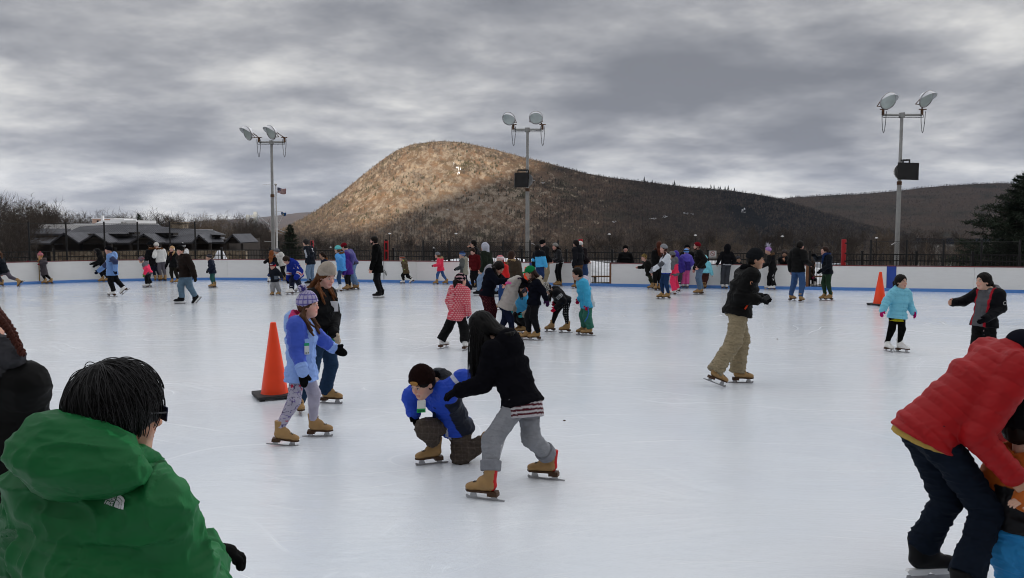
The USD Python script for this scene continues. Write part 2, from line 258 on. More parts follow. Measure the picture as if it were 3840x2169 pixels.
def hill_surface(ridge, Yb, Yr, eb, nx, ny, amp, seed, back, top_noise=0.0, power=0.9):
    """Terrain on columns that fan out from the rink: from its foot at depth Yb up to a ridge at depth Yr, then down behind it."""
    u = np.linspace(ridge[0][0], ridge[-1][0], nx); v = np.interp(u, [r[0] for r in ridge], [r[1] for r in ridge])
    k = np.ones(5) / 5; v[2:-2] = np.convolve(v, k, 'valid')
    ax = (u * D2F - CX) / FP
    er = np.array([at(a * D2F, b * D2F, 1.0)[2] - EYE for a, b in zip(u, v)])
    t = np.concatenate([np.linspace(0, 1, ny), np.linspace(1.06, 1.6, 8)])
    P = np.zeros((nx, len(t), 3))
    for j, tt in enumerate(t):
        Y = Yb + (Yr - Yb) * min(tt, 1) + back * max(tt - 1, 0)
        e = eb + (er - eb) * (min(tt, 1) ** power)
        z = EYE + Y * e if tt <= 1 else EYE + Yr * er + (-30 - EYE - Yr * er) * ((tt - 1) / 0.6) ** 1.3
        P[:, j] = np.stack([ax * Y, np.full(nx, Y), z], -1)
    q = P / np.array([42.0, 42.0, 30.0])
    n = meshkit.fbm(q, 5, seed) - 0.5; r = np.abs(meshkit.fbm(P / np.array([26.0, 60.0, 18.0]), 4, seed + 9) - 0.5)
    env = np.clip(np.minimum(t, (1 - t) * 1.4 + 0.0), 0, .35)[None, :] / .35
    P[..., 1] += (n * 1.6 - r * 2.2) * amp * env; P[..., 2] += n * amp * 0.55 * env
    P[..., 2] += ((meshkit.fbm(P / 30.0, 3, seed + 4) - 0.5) * top_noise)
    return P
RIDGE = [(640, 592), (690, 585), (720, 575), (760, 553), (800, 530), (840, 501), (880, 471), (920, 438), (960, 406), (1000, 379), (1040, 363), (1080, 357), (1115, 356), (1160, 358), (1200, 366), (1250, 378), (1300, 392), (1350, 404), (1400, 417), (1476, 437), (1550, 450), (1619, 458), (1693, 468), (1762, 474), (1848, 482), (1905, 491), (1963, 502), (2010, 518), (2060, 534), (2110, 546), (2160, 563), (2230, 580), (2300, 592)]
HILL = hill_surface(RIDGE, 1060, 1400, -0.021, 420, 110, 16.0, 3, 900, 3.0)
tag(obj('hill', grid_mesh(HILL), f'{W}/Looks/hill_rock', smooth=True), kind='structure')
HILL2 = hill_surface([(1800, 560), (1900, 512), (1980, 498), (2060, 493), (2150, 489), (2250, 481), (2330, 471), (2420, 465), (2500, 461), (2600, 462), (2800, 470), (3050, 500), (3300, 560)], 1500, 2300, -0.012, 200, 50, 22.0, 13, 1500, 4.0)
tag(obj('hill', grid_mesh(HILL2), f'{W}/Looks/hill_wood', smooth=True), kind='structure')
HILL3 = hill_surface([(100, 590), (300, 570), (480, 558), (600, 551), (660, 547), (720, 540), (770, 534), (830, 533), (900, 545), (1000, 585)], 5200, 7000, -0.004, 120, 24, 40.0, 23, 2500, 10.0)
tag(obj('hill', grid_mesh(HILL3), f'{W}/Looks/far_wood', smooth=True), kind='structure')
# unseen mountain added behind camera, ridge shaped to shade rink, valley and hill foot
SHADE_MT = [(-3600, 50), (-2200, 150), (-1500, 250), (-1150, 238), (-1014, 220), (-937, 214), (-885, 217), (-848, 226), (-811, 238), (-784, 258), (-763, 285), (-740, 313), (-715, 352), (-650, 410), (-450, 520), (-100, 570), (700, 560), (1300, 430), (2200, 180), (3200, 50)]
def shade_mountain():
    x = np.linspace(-3600, 3200, 180); h = np.interp(x, [m[0] for m in SHADE_MT], [m[1] for m in SHADE_MT])
    y = np.concatenate([np.linspace(-160, -1000, 30), np.linspace(-1060, -2300, 20)])
    X, Y = np.meshgrid(x, y, indexing='ij')
    f = np.where(Y > -1000, ((-160 - Y) / 840) ** 0.85, np.clip((Y + 2300) / 1300, 0, 1) ** 1.2)
    Z = -2 + h[:, None] * f
    Z += (meshkit.fbm(np.stack([X / 60, Y / 60, Z * 0], -1), 4, 2) - 0.5) * 22 * np.clip(f * 2, 0, 1)
    return np.stack([X, Y, Z], -1)[:, ::-1]
tag(obj('shade_mountain', grid_mesh(shade_mountain()), f'{W}/Looks/hill_wood', smooth=True), kind='structure')

# ------------------------------------------------------------------ trees
def bare_tree(seed, H, levels=5, n0=5, spread=0.5, twig=0.006, rr=0.020, gnarl=0.18):
    """Trunk and limbs that fork down to fine twigs: (trunk mesh, crown mesh)."""
    r = np.random.default_rng(seed); trunk, crown = [], []
    def grow(p, d, L, rad, lev):
        k = 4 if lev > 1 else 6; pts = [p]; q = p.copy(); dd = d.copy()
        for _ in range(k):
            dd = nrm(dd + r.normal(0, gnarl * (0.5 if lev == 0 else 1), 3) + np.array([0, 0, 0.06])); q = q + dd * L / k; pts.append(q)
        end = rad * (0.62 if lev < levels else 0.3)
        (trunk if lev == 0 else crown).append(tube(pts, np.linspace(rad, end, k + 1), 7 if lev == 0 else (5 if lev < 2 else 3), cap=False))
        if lev >= levels: return
        nb = n0 if lev == 0 else r.integers(3, 6)
        for i in range(nb):
            f = 0.45 + 0.55 * (i + r.uniform(0.2, 0.9)) / nb if lev else 0.5 + 0.5 * (i + 0.5) / nb
            j = min(int(f * k), k - 1); b = pts[j] + (pts[j + 1] - pts[j]) * (f * k - j)
            side = nrm(np.cross(dd, r.normal(0, 1, 3))); nd = nrm(dd * (1 - spread * r.uniform(.7, 1.2)) + side * spread * r.uniform(0.8, 1.5) + np.array([0, 0, .15]))
            grow(b, nd, L * r.uniform(0.55, 0.8), max(rad * (1 - 0.45 * f) * r.uniform(.45, .65), twig), lev + 1)
    grow(np.zeros(3), np.array([0, 0, 1.0]), H * 0.38, H * rr, 0)
    return cat(trunk), cat(crown)
def conifer(seed, H, Wd, nb, tuft, low=0.06, droop=0.12, irregular=0.3, size=0.16):
    r = np.random.default_rng(seed); wood = [tube([[0, 0, 0], [0.03 * H * r.normal() * .3, 0, H * .5], [0, 0, H]], [H * .022, H * .014, H * .003], 8)]
    V = []
    for i in range(nb):
        f = (i + r.uniform(0, 1)) / nb; z = H * (low + (0.97 - low) * f); a = i * 2.4 + r.normal(0, .4)
        L = Wd * (1 - f) ** 0.75 * r.uniform(1 - irregular, 1 + irregular * .6) + 0.05 * Wd
        dirv = np.array([math.cos(a), math.sin(a), r.uniform(-.05, .25) - droop * (1 - f)]); s = np.linspace(0, 1, 5)
        pts = np.array([0, 0, z]) + dirv * L * s[:, None] + np.array([0, 0, 1]) * (0.10 * L * s[:, None] ** 2)
        wood.append(tube(pts, np.linspace(H * .006, H * .0015, 5), 3, cap=False))
        m = max(int(tuft * L / Wd), 6); t = r.uniform(.12, 1.0, m); c = np.array([0, 0, z]) + dirv * L * t[:, None] + np.array([0, 0, 1]) * (0.10 * L * t[:, None] ** 2)
        c += r.normal(0, 1, (m, 3)) * np.array([.10, .10, .05]) * L * (0.4 + 0.6 * (1 - t[:, None]))
        for q in c:
            for _ in range(5):
                d = nrm(r.normal(0, 1, 3) + dirv * .9 + [0, 0, .35]) * size * r.uniform(.6, 1.3); w = nrm(np.cross(d, r.normal(0, 1, 3))) * size * .09
                V += [q - w, q + w, q + d]
    V = np.array(V); return cat(wood), (V, np.arange(len(V)).reshape(-1, 3))
def tree_thing(name, label, loc, meshes, mats, sc=1.0, rz=0, group=None):
    t = thing(name, label, 'tree', loc, rz, group)
    t.GetAttribute('xformOpOrder'); UsdGeom.Xformable(t).AddScaleOp().Set(Gf.Vec3f(sc, sc, sc))
    obj('trunk', meshes[0], f'{W}/Looks/{mats[0]}', t, smooth=True); obj('crown', meshes[1], f'{W}/Looks/{mats[1]}', t)
    return t
PROTO = [bare_tree(11 + i, 12.0, 5, 6 + i % 2, 0.42 + .06 * i, 0.015) for i in range(4)]
PH = [float(np.percentile(np.asarray(c_.vertices)[:, 2], 99.9)) for _, c_ in PROTO]; PFIRST = {}
def bare(kind, u, vtop, Y, label, group=None, light=False):
    base = at(u, 857, Y); z0 = float(gz(base[0], Y)) - 0.3; top = at(u, vtop, Y)[2]; sc = (top - z0) / PH[kind]
    loc = (base[0], Y, z0); rz = (u * 7.3) % 360; key = (kind, light)
    if key in PFIRST:
        o = copy_of(PFIRST[key], 'bare_tree', loc, rz, sc / PFIRST[key].GetCustomDataByKey('k'), label, group); tag(o, cat='tree'); return o
    c = stage.CreateClassPrim(f'{W}/kind_of_tree_{kind}_{int(light)}'); c.SetCustomDataByKey('k', 1.0); PFIRST[key] = c
    m = 'bark_light' if light else 'bark'
    obj('trunk', PROTO[kind][0], f'{W}/Looks/{m}', c, smooth=True); obj('crown', PROTO[kind][1], f'{W}/Looks/{m}', c)
    return bare(kind, u, vtop, Y, label, group, light)
LEFT = [(20, 712, 78), (95, 728, 130), (-60, 700, 70), (150, 752, 140), (215, 756, 150), (268, 768, 165), (190, 770, 145), (330, 790, 175), (40, 760, 60), (385, 786, 190), (440, 772, 200), (492, 782, 190), (535, 770, 200), (585, 776, 205), (636, 786, 200), (690, 788, 200), (742, 784, 195), (795, 782, 190), (850, 790, 185), (900, 786, 130), (945, 800, 150), (925, 830, 110), (988, 838, 120), (1055, 850, 180), (-150, 705, 75), (60, 820, 52)]
LEFT += [(u + 23 + (u * 7) % 19, v + 12 + (u * 3) % 11, Y * 1.15) for u, v, Y in LEFT[:-2]]
for i, (u, v, Y) in enumerate(LEFT):
    v += 10 if u > 130 else 4
    bare(i % 4, u, v, Y, 'leafless grey tree in the row on the skyline behind the dark lodge' if u > 130 else 'leafless dark tree in the tall clump at the left edge of the picture', 'bare trees on the left skyline' if u > 130 else 'tall bare trees at the left edge', 14 < i < 19 or i > 48)
MID = [(1180, 870, 190), (1260, 880, 230), (1345, 862, 260), (1440, 872, 210), (1530, 866, 250), (1620, 874, 230), (1720, 866, 250), (1830, 872, 220), (1900, 868, 260), (2050, 866, 240), (2140, 858, 250), (2240, 862, 220), (2330, 850, 200), (2420, 838, 170), (2480, 846, 190), (2560, 858, 210), (2660, 846, 180), (2740, 858, 220), (2810, 842, 170), (2900, 838, 160), (2960, 850, 190), (3040, 842, 170), (3110, 832, 150), (3200, 848, 180), (3290, 836, 160), (3420, 846, 190), (3520, 850, 170), (3620, 856, 200)]
for i, (u, v, Y) in enumerate(MID):
    bare((i * 3) % 4, u, v, Y, 'leafless dark tree among many in the valley between the fence and the hill', 'bare trees in the valley below the hill', i % 7 == 3)
t = conifer(5, 6.9, 4.0, 230, 85, 0.05, 0.12, 0.45, 0.27)
p = at(3850, 857, 52); tree_thing('pine_tree', 'tall dark pine with sweeping low branches at the right edge behind the fence', (p[0], 52, -1.2), t, ('bark', 'needle'), 1.0)
t = conifer(8, 4.2, 1.15, 150, 40, 0.02, -0.25, 0.25, 0.16)
p = at(1088, 857, 58); tree_thing('evergreen_tree', 'small bushy dark green conifer beside the white flagpole', (p[0], 58, -1.75), t, ('bark', 'needle'))
t = conifer(9, 6.5, 1.0, 60, 26, 0.02, -0.1, 0.25, 0.35)
p = at(521, 857, 170); tree_thing('evergreen_tree', 'slim dark green conifer among bare trees above the white roof', (p[0], 170, -3.2), t, ('bark', 'needle'), (2.1 + (857 - 800) / FP * 170 + 3.2) / 6.5)
# the woods that read as one mass
def scatter(name, protos, pos, rz, sc, ids, label, cat_):
    pi = UsdGeom.PointInstancer.Define(stage, number(W, name)); paths = []
    for k, (m, mm) in enumerate(protos):
        pr = obj('leafless_tree', m, f'{W}/Looks/{mm}', pi); paths.append(pr.GetPath())
    pi.CreatePrototypesRel().SetTargets(paths)
    pi.CreatePositionsAttr(Vt.Vec3fArray.FromNumpy(np.asarray(pos, np.float32))); pi.CreateProtoIndicesAttr(Vt.IntArray.FromNumpy(np.asarray(ids, np.int32)))
    q = np.zeros((len(pos), 4), np.float16); h = np.radians(rz) / 2
    pi.CreateOrientationsAttr([Gf.Quath(float(math.cos(a)), 0, 0, float(math.sin(a))) for a in h])
    pi.CreateScalesAttr(Vt.Vec3fArray.FromNumpy(np.repeat(np.asarray(sc, np.float32)[:, None], 3, 1)))
    tag(pi, label, cat_, None, 'stuff'); return pi
def small_tree(seed, H, n, w, blob):
    r = np.random.default_rng(seed); ms = [tube([[0, 0, 0], [0, 0, H * .55], [0.1, 0, H]], [H * .02, H * .012, H * .003], 3, cap=False)]; V = []
    for i in range(n):
        z = H * (0.25 + 0.7 * r.random()); a = r.uniform(0, 2 * np.pi); L = w * H * (1.1 - z / H) * r.uniform(.5, 1.2) + .04 * H
        d = np.array([math.cos(a), math.sin(a), r.uniform(.5, 1.6)]); d = nrm(d) * L; b = np.array([0, 0, z * .8]); s = nrm(np.cross(d, r.normal(0, 1, 3))) * H * blob
        V += [b - s, b + s, b + d]
        for _ in range(2):
            m_ = b + d * r.uniform(.3, .9); e = nrm(d + r.normal(0, .7, 3) * L) * L * r.uniform(.3, .6); s2 = nrm(np.cross(e, r.normal(0, 1, 3))) * H * blob * .6
            V += [m_ - s2, m_ + s2, m_ + e]
    V = np.array(V); return cat([ms[0], (V, np.arange(len(V)).reshape(-1, 3))])
SM = [(small_tree(40 + i, 10.0, 60, .38, .006), 'bark' if i != 2 else 'bark_light') for i in range(3)]
N = 3600; Y = 150 + 900 * rng.random(N) ** 0.75; a = rng.uniform(-.66, .66, N); Xp = a * Y
keep = (Y > 235) | (np.abs(a) > .05)
pos = np.stack([Xp, Y, gz(Xp, Y) - .3], -1)[keep]; n = len(pos)
topv = np.interp(pos[:, 0] / pos[:, 1] * FP + CX, [0, 900, 1100, 1500, 2500, 3840], [835, 850, 872, 872, 862, 868]); ht = (EYE + (857 - topv) / FP * pos[:, 1] - pos[:, 2])
sc = np.clip(rng.uniform(0.75, 1.5, n), 0, np.maximum(ht / 10.0 * rng.uniform(.75, 1.0, n), .35))
scatter('bare_woods', SM, pos, rng.uniform(0, 360, n), sc, rng.integers(0, 3, n), 'brown leafless woods covering the valley floor below the hill', 'woods')
def on_hill(P, n, seed, top=0.5):
    r = np.random.default_rng(seed); i = r.integers(0, P.shape[0] - 1, n); j = (r.random(n) * 109).astype(int); j = np.minimum(j, P.shape[1] - 10)
    return P[i, j], j / 109.0, i
pos, tt, ii = on_hill(HILL, 30000, 3)
dens = meshkit.fbm(pos / np.array([70.0, 70.0, 50.0]), 3, 77); lit_rock = np.exp(-((pos[:, 0] + 95) / 190) ** 2) * np.clip(tt * 2, 0, 1) * (tt < .93)
keep = (dens + rng.normal(0, .05, len(pos)) - .20 * lit_rock > 0.42) | (tt > .90); pos = pos[keep]
def along(P, js, n):
    f = rng.random(n) * (P.shape[0] - 1.01); i = f.astype(int); f = (f - i)[:, None]; j = rng.choice(js, n); return P[i, j] * (1 - f) + P[i + 1, j] * f
edge = along(HILL, [105, 106, 107, 108, 109], 2600)
pos = np.concatenate([pos, edge]); n = len(pos); pos = pos - np.array([0, 0, .8])
SH = [(small_tree(60 + i, 7.0, 46, .62, .007), 'bark' if i != 1 else 'bark_light') for i in range(3)]
scatter('hillside_woods', SH, pos, rng.uniform(0, 360, n), np.where(np.arange(n) > n - 2600, rng.uniform(.25, .6, n), rng.uniform(.45, .95, n)), rng.integers(0, 3, n), 'grey brown leafless woods growing up the rocky round hill', 'woods')
# evergreens among the rocks and along the skyline of the hill
def cone_tree(seed, H, w):
    r = np.random.default_rng(seed); V = []
    for i in range(150):
        f = r.random() ** .8; z = H * (.1 + .88 * f); a = r.uniform(0, 6.283); L = w * H * (1.05 - f) * r.uniform(.5, 1.15)
        b = np.array([0, 0, z]); d = np.array([math.cos(a) * L, math.sin(a) * L, r.uniform(-.2, .25) * L]); s = nrm(np.cross(d, [0, 0, 1])) * .05 * H
        V += [b + d * .3 - s, b + d * .3 + s, b + d, b + d * .4 - [0, 0, .06 * H], b + d * .4 + [0, 0, .05 * H], b + d]
    V = np.array(V); return (V, np.arange(len(V)).reshape(-1, 3))
EG = cone_tree(3, 8.0, .26)
pos, tt, ii = on_hill(HILL, 4200, 8); g = meshkit.fbm(pos / 60.0, 3, 31); keep = (g > .53) & (tt > .25); pos = pos[keep]
n = len(pos); scatter('hillside_evergreens', [(EG, 'cedar')], pos - [0, 0, .5], rng.uniform(0, 360, n), rng.uniform(.3, .7, n), np.zeros(n), 'scattered dark green cedars among the ledges of the hill', 'evergreens')
cl = stage.CreateClassPrim(f'{W}/kind_of_ridge_pine'); obj('crown', EG, f'{W}/Looks/needle', cl); obj('trunk', tube([[0, 0, -1], [0, 0, 7]], [.25, .05], 5), f'{W}/Looks/bark', cl)
for u in (1619, 1640, 1690, 1694, 1788, 1793, 1806, 1812, 1822, 1829, 1846):
    k = int((u - RIDGE[0][0]) / (RIDGE[-1][0] - RIDGE[0][0]) * 419); q = HILL[k, 108]
    tag(copy_of(cl, 'ridge_pine', q - np.array([0, 0, 1.0]), u * 3.1, (u % 5) * .12 + .9, 'small dark pine standing up from the skyline of the long ridge', 'pines on the ridge'), cat='tree')
n2 = 9000; r_ = np.random.default_rng(4); pos = along(HILL2, np.arange(4, 50), n2) + r_.normal(0, 6, (n2, 3)) * [1, 1, 0]; pos = np.concatenate([pos, along(HILL2, [48, 49], 1600)]); n2 = len(pos)
scatter('far_hill_woods', SH, pos - [0, 0, 1.0], r_.uniform(0, 360, n2), r_.uniform(.5, 1.1, n2), r_.integers(0, 3, n2), 'dark leafless woods on the farther hill at the right', 'woods')
# a frozen fall and patches of ice on the ledges
def ice_patch(u, v, wpx, hpx, seed):
    r = np.random.default_rng(seed); ax = (u * D2F - CX) / FP; k = int(np.argmin(np.abs(HILL[:, 50, 0] / HILL[:, 50, 1] - ax)))
    col = HILL[k]; pv = np.array([CY - FP * ((q - [0, 0, EYE]) @ UPV) / ((q - [0, 0, EYE]) @ FW) for q in col[:110]]) / D2F
    c = col[int(np.argmin(np.abs(pv - v)))] + np.array([0, -4.0, 1.0]); s = c[1] / 2080; ms = []
    for _ in range(9):
        x, z = r.uniform(-.5, .5) * wpx * s, r.uniform(-.5, .5) * hpx * s; m = trimesh.creation.icosphere(1, 1.0); m.vertices *= r.uniform(.6, 1.4, 3) * [.08 * wpx * s, 1.0, .13 * hpx * s]
        m.vertices += r.normal(0, .12, m.vertices.shape) * s; m.apply_translation(c + [x, 0, z]); ms.append(m)
    return cat(ms)
tag(obj('frozen_waterfall', ice_patch(1153, 434, 12, 20, 1), f'{W}/Looks/snow'), 'white frozen waterfall high on the sunlit face of the hill', 'waterfall')
for i, (u, v, a_, b_) in enumerate([(1640, 552, 20, 3), (1668, 547, 16, 6), (1868, 532, 22, 14), (1730, 540, 26, 4), (1364, 462, 9, 5), (1142, 413, 3, 8), (1545, 560, 12, 4), (1128, 530, 5, 4)]):
    tag(obj('ice_patch', ice_patch(u, v, a_, b_, 20 + i), f'{W}/Looks/snow'), 'small white patch of ice clinging to a dark ledge of the hill', 'ice', 'ice patches on the ledges')

# thin winter air: the farthest ridges fade to blue
hz = bx(-9000, 9000, -3200, 11000, -140, 700)
tag(obj('haze', hz, mat('air', {'v': ('principled_volume', {'color': (.62, .74, 1.0), 'density': 2.6e-5, 'anisotropy': 0.2})}, [], surface=None, volume='v.volume')), kind='stuff')
# ------------------------------------------------------------------ rink: ice, boards, fence
L_ = lambda n: f'{W}/Looks/{n}'
BP = np.array([(-24.5, 14), (-24.2, 19), (-23.2, 24), (-21.3, 28), (-18.6, 30.6), (-16.6, 32.2), (-14.3, 33.1), (-12.0, 33.5), (-9.85, 33.3), (-7.5, 32.7), (-5.3, 32.1), (-2.2, 31.35), (3.5, 29.85), (8.6, 28.6), (11.1, 28.0), (16.6, 26.75), (21, 25.6), (24.5, 23.8), (27, 21), (28.2, 17), (28.5, 12)])
def arc(P):
    s = np.concatenate([[0], np.cumsum(np.linalg.norm(np.diff(P, axis=0), axis=1))]); return s
from scipy.interpolate import PchipInterpolator, CubicSpline
_s = arc(BP); _cx, _cy = PchipInterpolator(_s, BP[:, 0]), PchipInterpolator(_s, BP[:, 1])
_sd = np.linspace(0, _s[-1], 3000); _pd = np.stack([_cx(_sd), _cy(_sd)], -1); _sd = arc(_pd)
def bpt(s, off=0.0):
    p = np.array([np.interp(s, _sd, _pd[:, 0]), np.interp(s, _sd, _pd[:, 1])]); e = 0.3
    q0 = np.array([np.interp(s - e, _sd, _pd[:, 0]), np.interp(s - e, _sd, _pd[:, 1])]); q1 = np.array([np.interp(s + e, _sd, _pd[:, 0]), np.interp(s + e, _sd, _pd[:, 1])])
    t = nrm(q1 - q0); return p + np.array([-t[1], t[0]]) * off, t
_az = (_pd[:, 0] / _pd[:, 1])
def s_at(u):                                   # arc length at which the boards cross photograph column u
    k = (_pd[:, 1] > 22); return float(np.interp((u - CX) / FP, _az[k], _sd[k]))
def wall_strip(s0, s1, z0, z1, o0, o1, step=0.35):
    n = max(int((s1 - s0) / step), 1) + 1; ss = np.linspace(s0, s1, n); V, F = [], []
    for s in ss:
        a, _ = bpt(s, o0); b, _ = bpt(s, o1); V += [(*a, z0), (*a, z1), (*b, z1), (*b, z0)]
    for i in range(n - 1):
        for k in range(4):
            p, q = i * 4 + k, i * 4 + (k + 1) % 4; F += [[p, q, q + 4], [p, q + 4, p + 4]]
    e = (n - 1) * 4; F += [[0, 2, 1], [0, 3, 2], [e, e + 1, e + 2], [e, e + 2, e + 3]]
    m = trimesh.Trimesh(np.array(V), np.array(F), process=False); m.invert() if m.volume < 0 else None; return m
poly = [tuple(p) for p in _pd[::20]] + [(28.5, -8), (-24.5, -8)]
pts = []
icem = trimesh.creation.extrude_polygon(Polygon(poly), 0.15, engine='earcut'); icem.apply_translation([0, 0, -0.15])
tag(obj('ice', icem, L_('ice')), kind='structure')
BH = 0.85
S0, S1 = 1.0, _sd[-1] - 1.0
cols = [-700, -380, -120, 145, 385, 618, 853, 1050, 1248, 1405, 1561, 1772, 1985, 2003, 2217, 2287, 2470, 2645, 2840, 3033, 3093, 3327, 3363, 3656, 3950, 4300]
ss = [s_at(u) for u in cols]
boards = thing('rink_boards', 'long white rink boards with pale blue kick plate and thin dark red cap', 'rink boards', (0, 0, 0))
GATES = [(2217, 2287), (3033, 3093)]
for i in range(len(ss) - 1):
    a, b = ss[i] + .004, ss[i + 1] - .004; gate = (cols[i], cols[i + 1]) in GATES; blue = (cols[i], cols[i + 1]) in [(1985, 2003), (3327, 3363)]
    if not gate:
        obj('board_panel', wall_strip(a, b, 0.105, BH - .02, 0.0, 0.045), L_('board_royal' if blue else 'board_white'), boards, label='royal blue full height board' if blue else None)
        obj('cap_rail', wall_strip(a - .002, b + .002, BH - .02, BH + .005, -0.012, 0.09), L_('cap_red'), boards)
        obj('rear_frame', wall_strip(a, b, 0.0, BH - .03, 0.05, 0.10), L_('galvanised'), boards)
    obj('kick_plate', wall_strip(a - .002, b + .002, 0.0, 0.105, -0.006, 0.045), L_('board_blue'), boards)
def board_post(u, m, w=.05, z1=BH + .004, z0=.106, off=(-.008, .10)):
    s = s_at(u); obj('post', wall_strip(s - w / 2, s + w / 2, z0, z1, *off), L_(m), boards)
board_post(145, 'board_gold', .035); board_post(617, 'pad_red', .05); board_post(2289, 'wood_brown', .07); board_post(3029, 'wood_brown', .09)
# black picket fence behind the boards
FO, FB, FT = 1.75, -0.22, 1.20
fence = thing('picket_fence', 'black metal picket fence running behind the white boards', 'fence', (0, 0, 0))
fs0, fs1 = s_at(-420), s_at(4150)
def fpt(s, z): p, t = bpt(s, FO); return np.array([p[0], p[1], z]), t
def frail(z, h, w=.035): return wall_strip(fs0, fs1, z - h / 2, z + h / 2, FO - w / 2, FO + w / 2, 0.6)
for z in (FT - .02, FT - .24, -0.06): obj('rail', frail(z, .035), L_('fence_black'), fence)
pk = []; sp = np.arange(fs0, fs1, 0.112)
def picket(s):
    p, t = fpt(s, 0); m = bx(-.010, .010, -.010, .010, FB, FT - .04); T = np.eye(4); T[:2, 0] = t; T[:2, 1] = [-t[1], t[0]]; T[:3, 3] = [p[0], p[1], 0]; m.apply_transform(T); return m
order = sorted(range(len(sp)), key=lambda i: np.linalg.norm(bpt(sp[i])[0] - np.array([2, 0])))
near = set(order[:290])
for i in range(len(sp)):
    m = picket(sp[i])
    if i in near: obj('picket', m, L_('fence_black'), fence)
    else: pk.append(m)
obj('farther_pickets', cat(pk), L_('fence_black'), fence, kind='stuff')
for s in np.arange(fs0, fs1, 1.79):
    p, t = fpt(s, 0); m = cat([bx(-.038, .038, -.038, .038, FB, FT + .07), bx(-.048, .048, -.048, .048, FT + .07, FT + .10)]); T = np.eye(4); T[:2, 0] = t; T[:2, 1] = [-t[1], t[0]]; T[:3, 3] = [p[0], p[1], 0]; m.apply_transform(T)
    obj('fence_post', m, L_('fence_black'), fence)
# taller posts with chain link between them
def chain_fence(cols, vtop, label, off=1.35):
    f = thing('chain_link_fence', label, 'fence', (0, 0, 0)); ps = []
    for u in cols:
        s = s_at(u); p, t = bpt(s, off); z = at(u, vtop, p[1])[2]; ps.append((s, z))
        obj('post', tube([(p[0], p[1], -.25), (p[0], p[1], z)], .034, 8), L_('fence_black'), f)
    a, b, zt = ps[0][0], ps[-1][0], min(z for _, z in ps) - .06; V, F = [], []; d, r = .075, .0022
    def P(s, z): q, t = bpt(s, off); return np.array([q[0], q[1], z])
    for sg in (1, -1):
        for c in np.arange(a - (zt if sg > 0 else 0), b + (0 if sg > 0 else zt), d):
            lo, hi = (max(a, c), min(b, c + zt)) if sg > 0 else (max(a, c - zt), min(b, c))
            if hi - lo < .02: continue
            z_ = (lambda s: (s - c)) if sg > 0 else (lambda s: (c - s))
            k = len(V); pa, pb = P(lo, z_(lo)), P(hi, z_(hi)); dr, u_, w_, _ = frame_to(pa, pb)
            for q in (pa, pb):
                for ang in (0, 2.094, 4.189): V.append(q + r * (math.cos(ang) * u_ + math.sin(ang) * w_))
            for j in range(3): F += [[k + j, k + (j + 1) % 3, k + 3 + (j + 1) % 3], [k + j, k + 3 + (j + 1) % 3, k + 3 + j]]
    obj('wire_mesh', (np.array(V), np.array(F)), L_('fence_black'), f, kind='stuff'); obj('top_wire', tube([P(s, zt) for s in np.linspace(a, b, 24)], .008, 5), L_('fence_black'), f)
chain_fence([13, 143, 268, 391, 505, 619, 710], 832, 'tall black chain link fence in front of the dark lodge')
chain_fence([994, 1105], 904, 'short run of black chain link fence in front of the light pole by the flagpole')
chain_fence([1543, 1644, 1743, 1851, 1955, 2065], 902, 'low black chain link fence in front of the middle light pole')
chain_fence([3296, 3437, 3582, 3730, 3880], 900, 'low black chain link fence behind the boards at the right')

# ------------------------------------------------------------------ floodlight poles
def lamp_head(parent, c, face, sz, up_=np.array([0, 0, 1.0])):
    """Round floodlight: bowl, rim, lens, visor, yoke. face: the direction it shines."""
    f = nrm(face); x = nrm(np.cross(up_, f)); y = np.cross(f, x); R = sz / 2
    bowl = lathe([(0.001, -.52 * R * 1.5), (R * .35, -.50 * R * 1.5), (R * .62, -.36 * R * 1.5), (R * .9, -.12 * R), (R, 0), (R * .97, .0), (R * .86, -.14 * R), (.001, -.2 * R)], 28)
    obj('lamp_housing', orient(bowl, c, x, y, f), L_('alu'), parent, smooth=40)
    lens = lathe([(.001, .05 * R), (R * .6, .035 * R), (R * .95, 0.01 * R), (R * .95, -.02 * R), (.001, -.02 * R)], 28)
    obj('lens', orient(lens, c, x, y, f), L_('glass_lamp'), parent, smooth=40)
    rim = trimesh.creation.torus(R, .022, 28, 6); obj('rim', orient(rim, c, x, y, f), L_('steel'), parent, smooth=True)
    a = np.linspace(math.radians(5), math.radians(175), 20); V = []
    for k in a:
        l = .80 * R * math.sin(k) ** .8
        for (rr, zz) in ((R * 1.01, 0), (R * 1.01, l), (R * .985, l), (R * .985, 0)): V.append((rr * math.cos(k), rr * math.sin(k), zz))
    F = []
    for i in range(19):
        for k in range(4): p, q = i * 4 + k, i * 4 + (k + 1) % 4; F += [[p, q, q + 4], [p, q + 4, p + 4]]
    vis = trimesh.Trimesh(np.array(V), np.array(F), process=False); obj('visor', orient(vis, c, x, y, f), L_('alu'), parent)
    return x, y, f
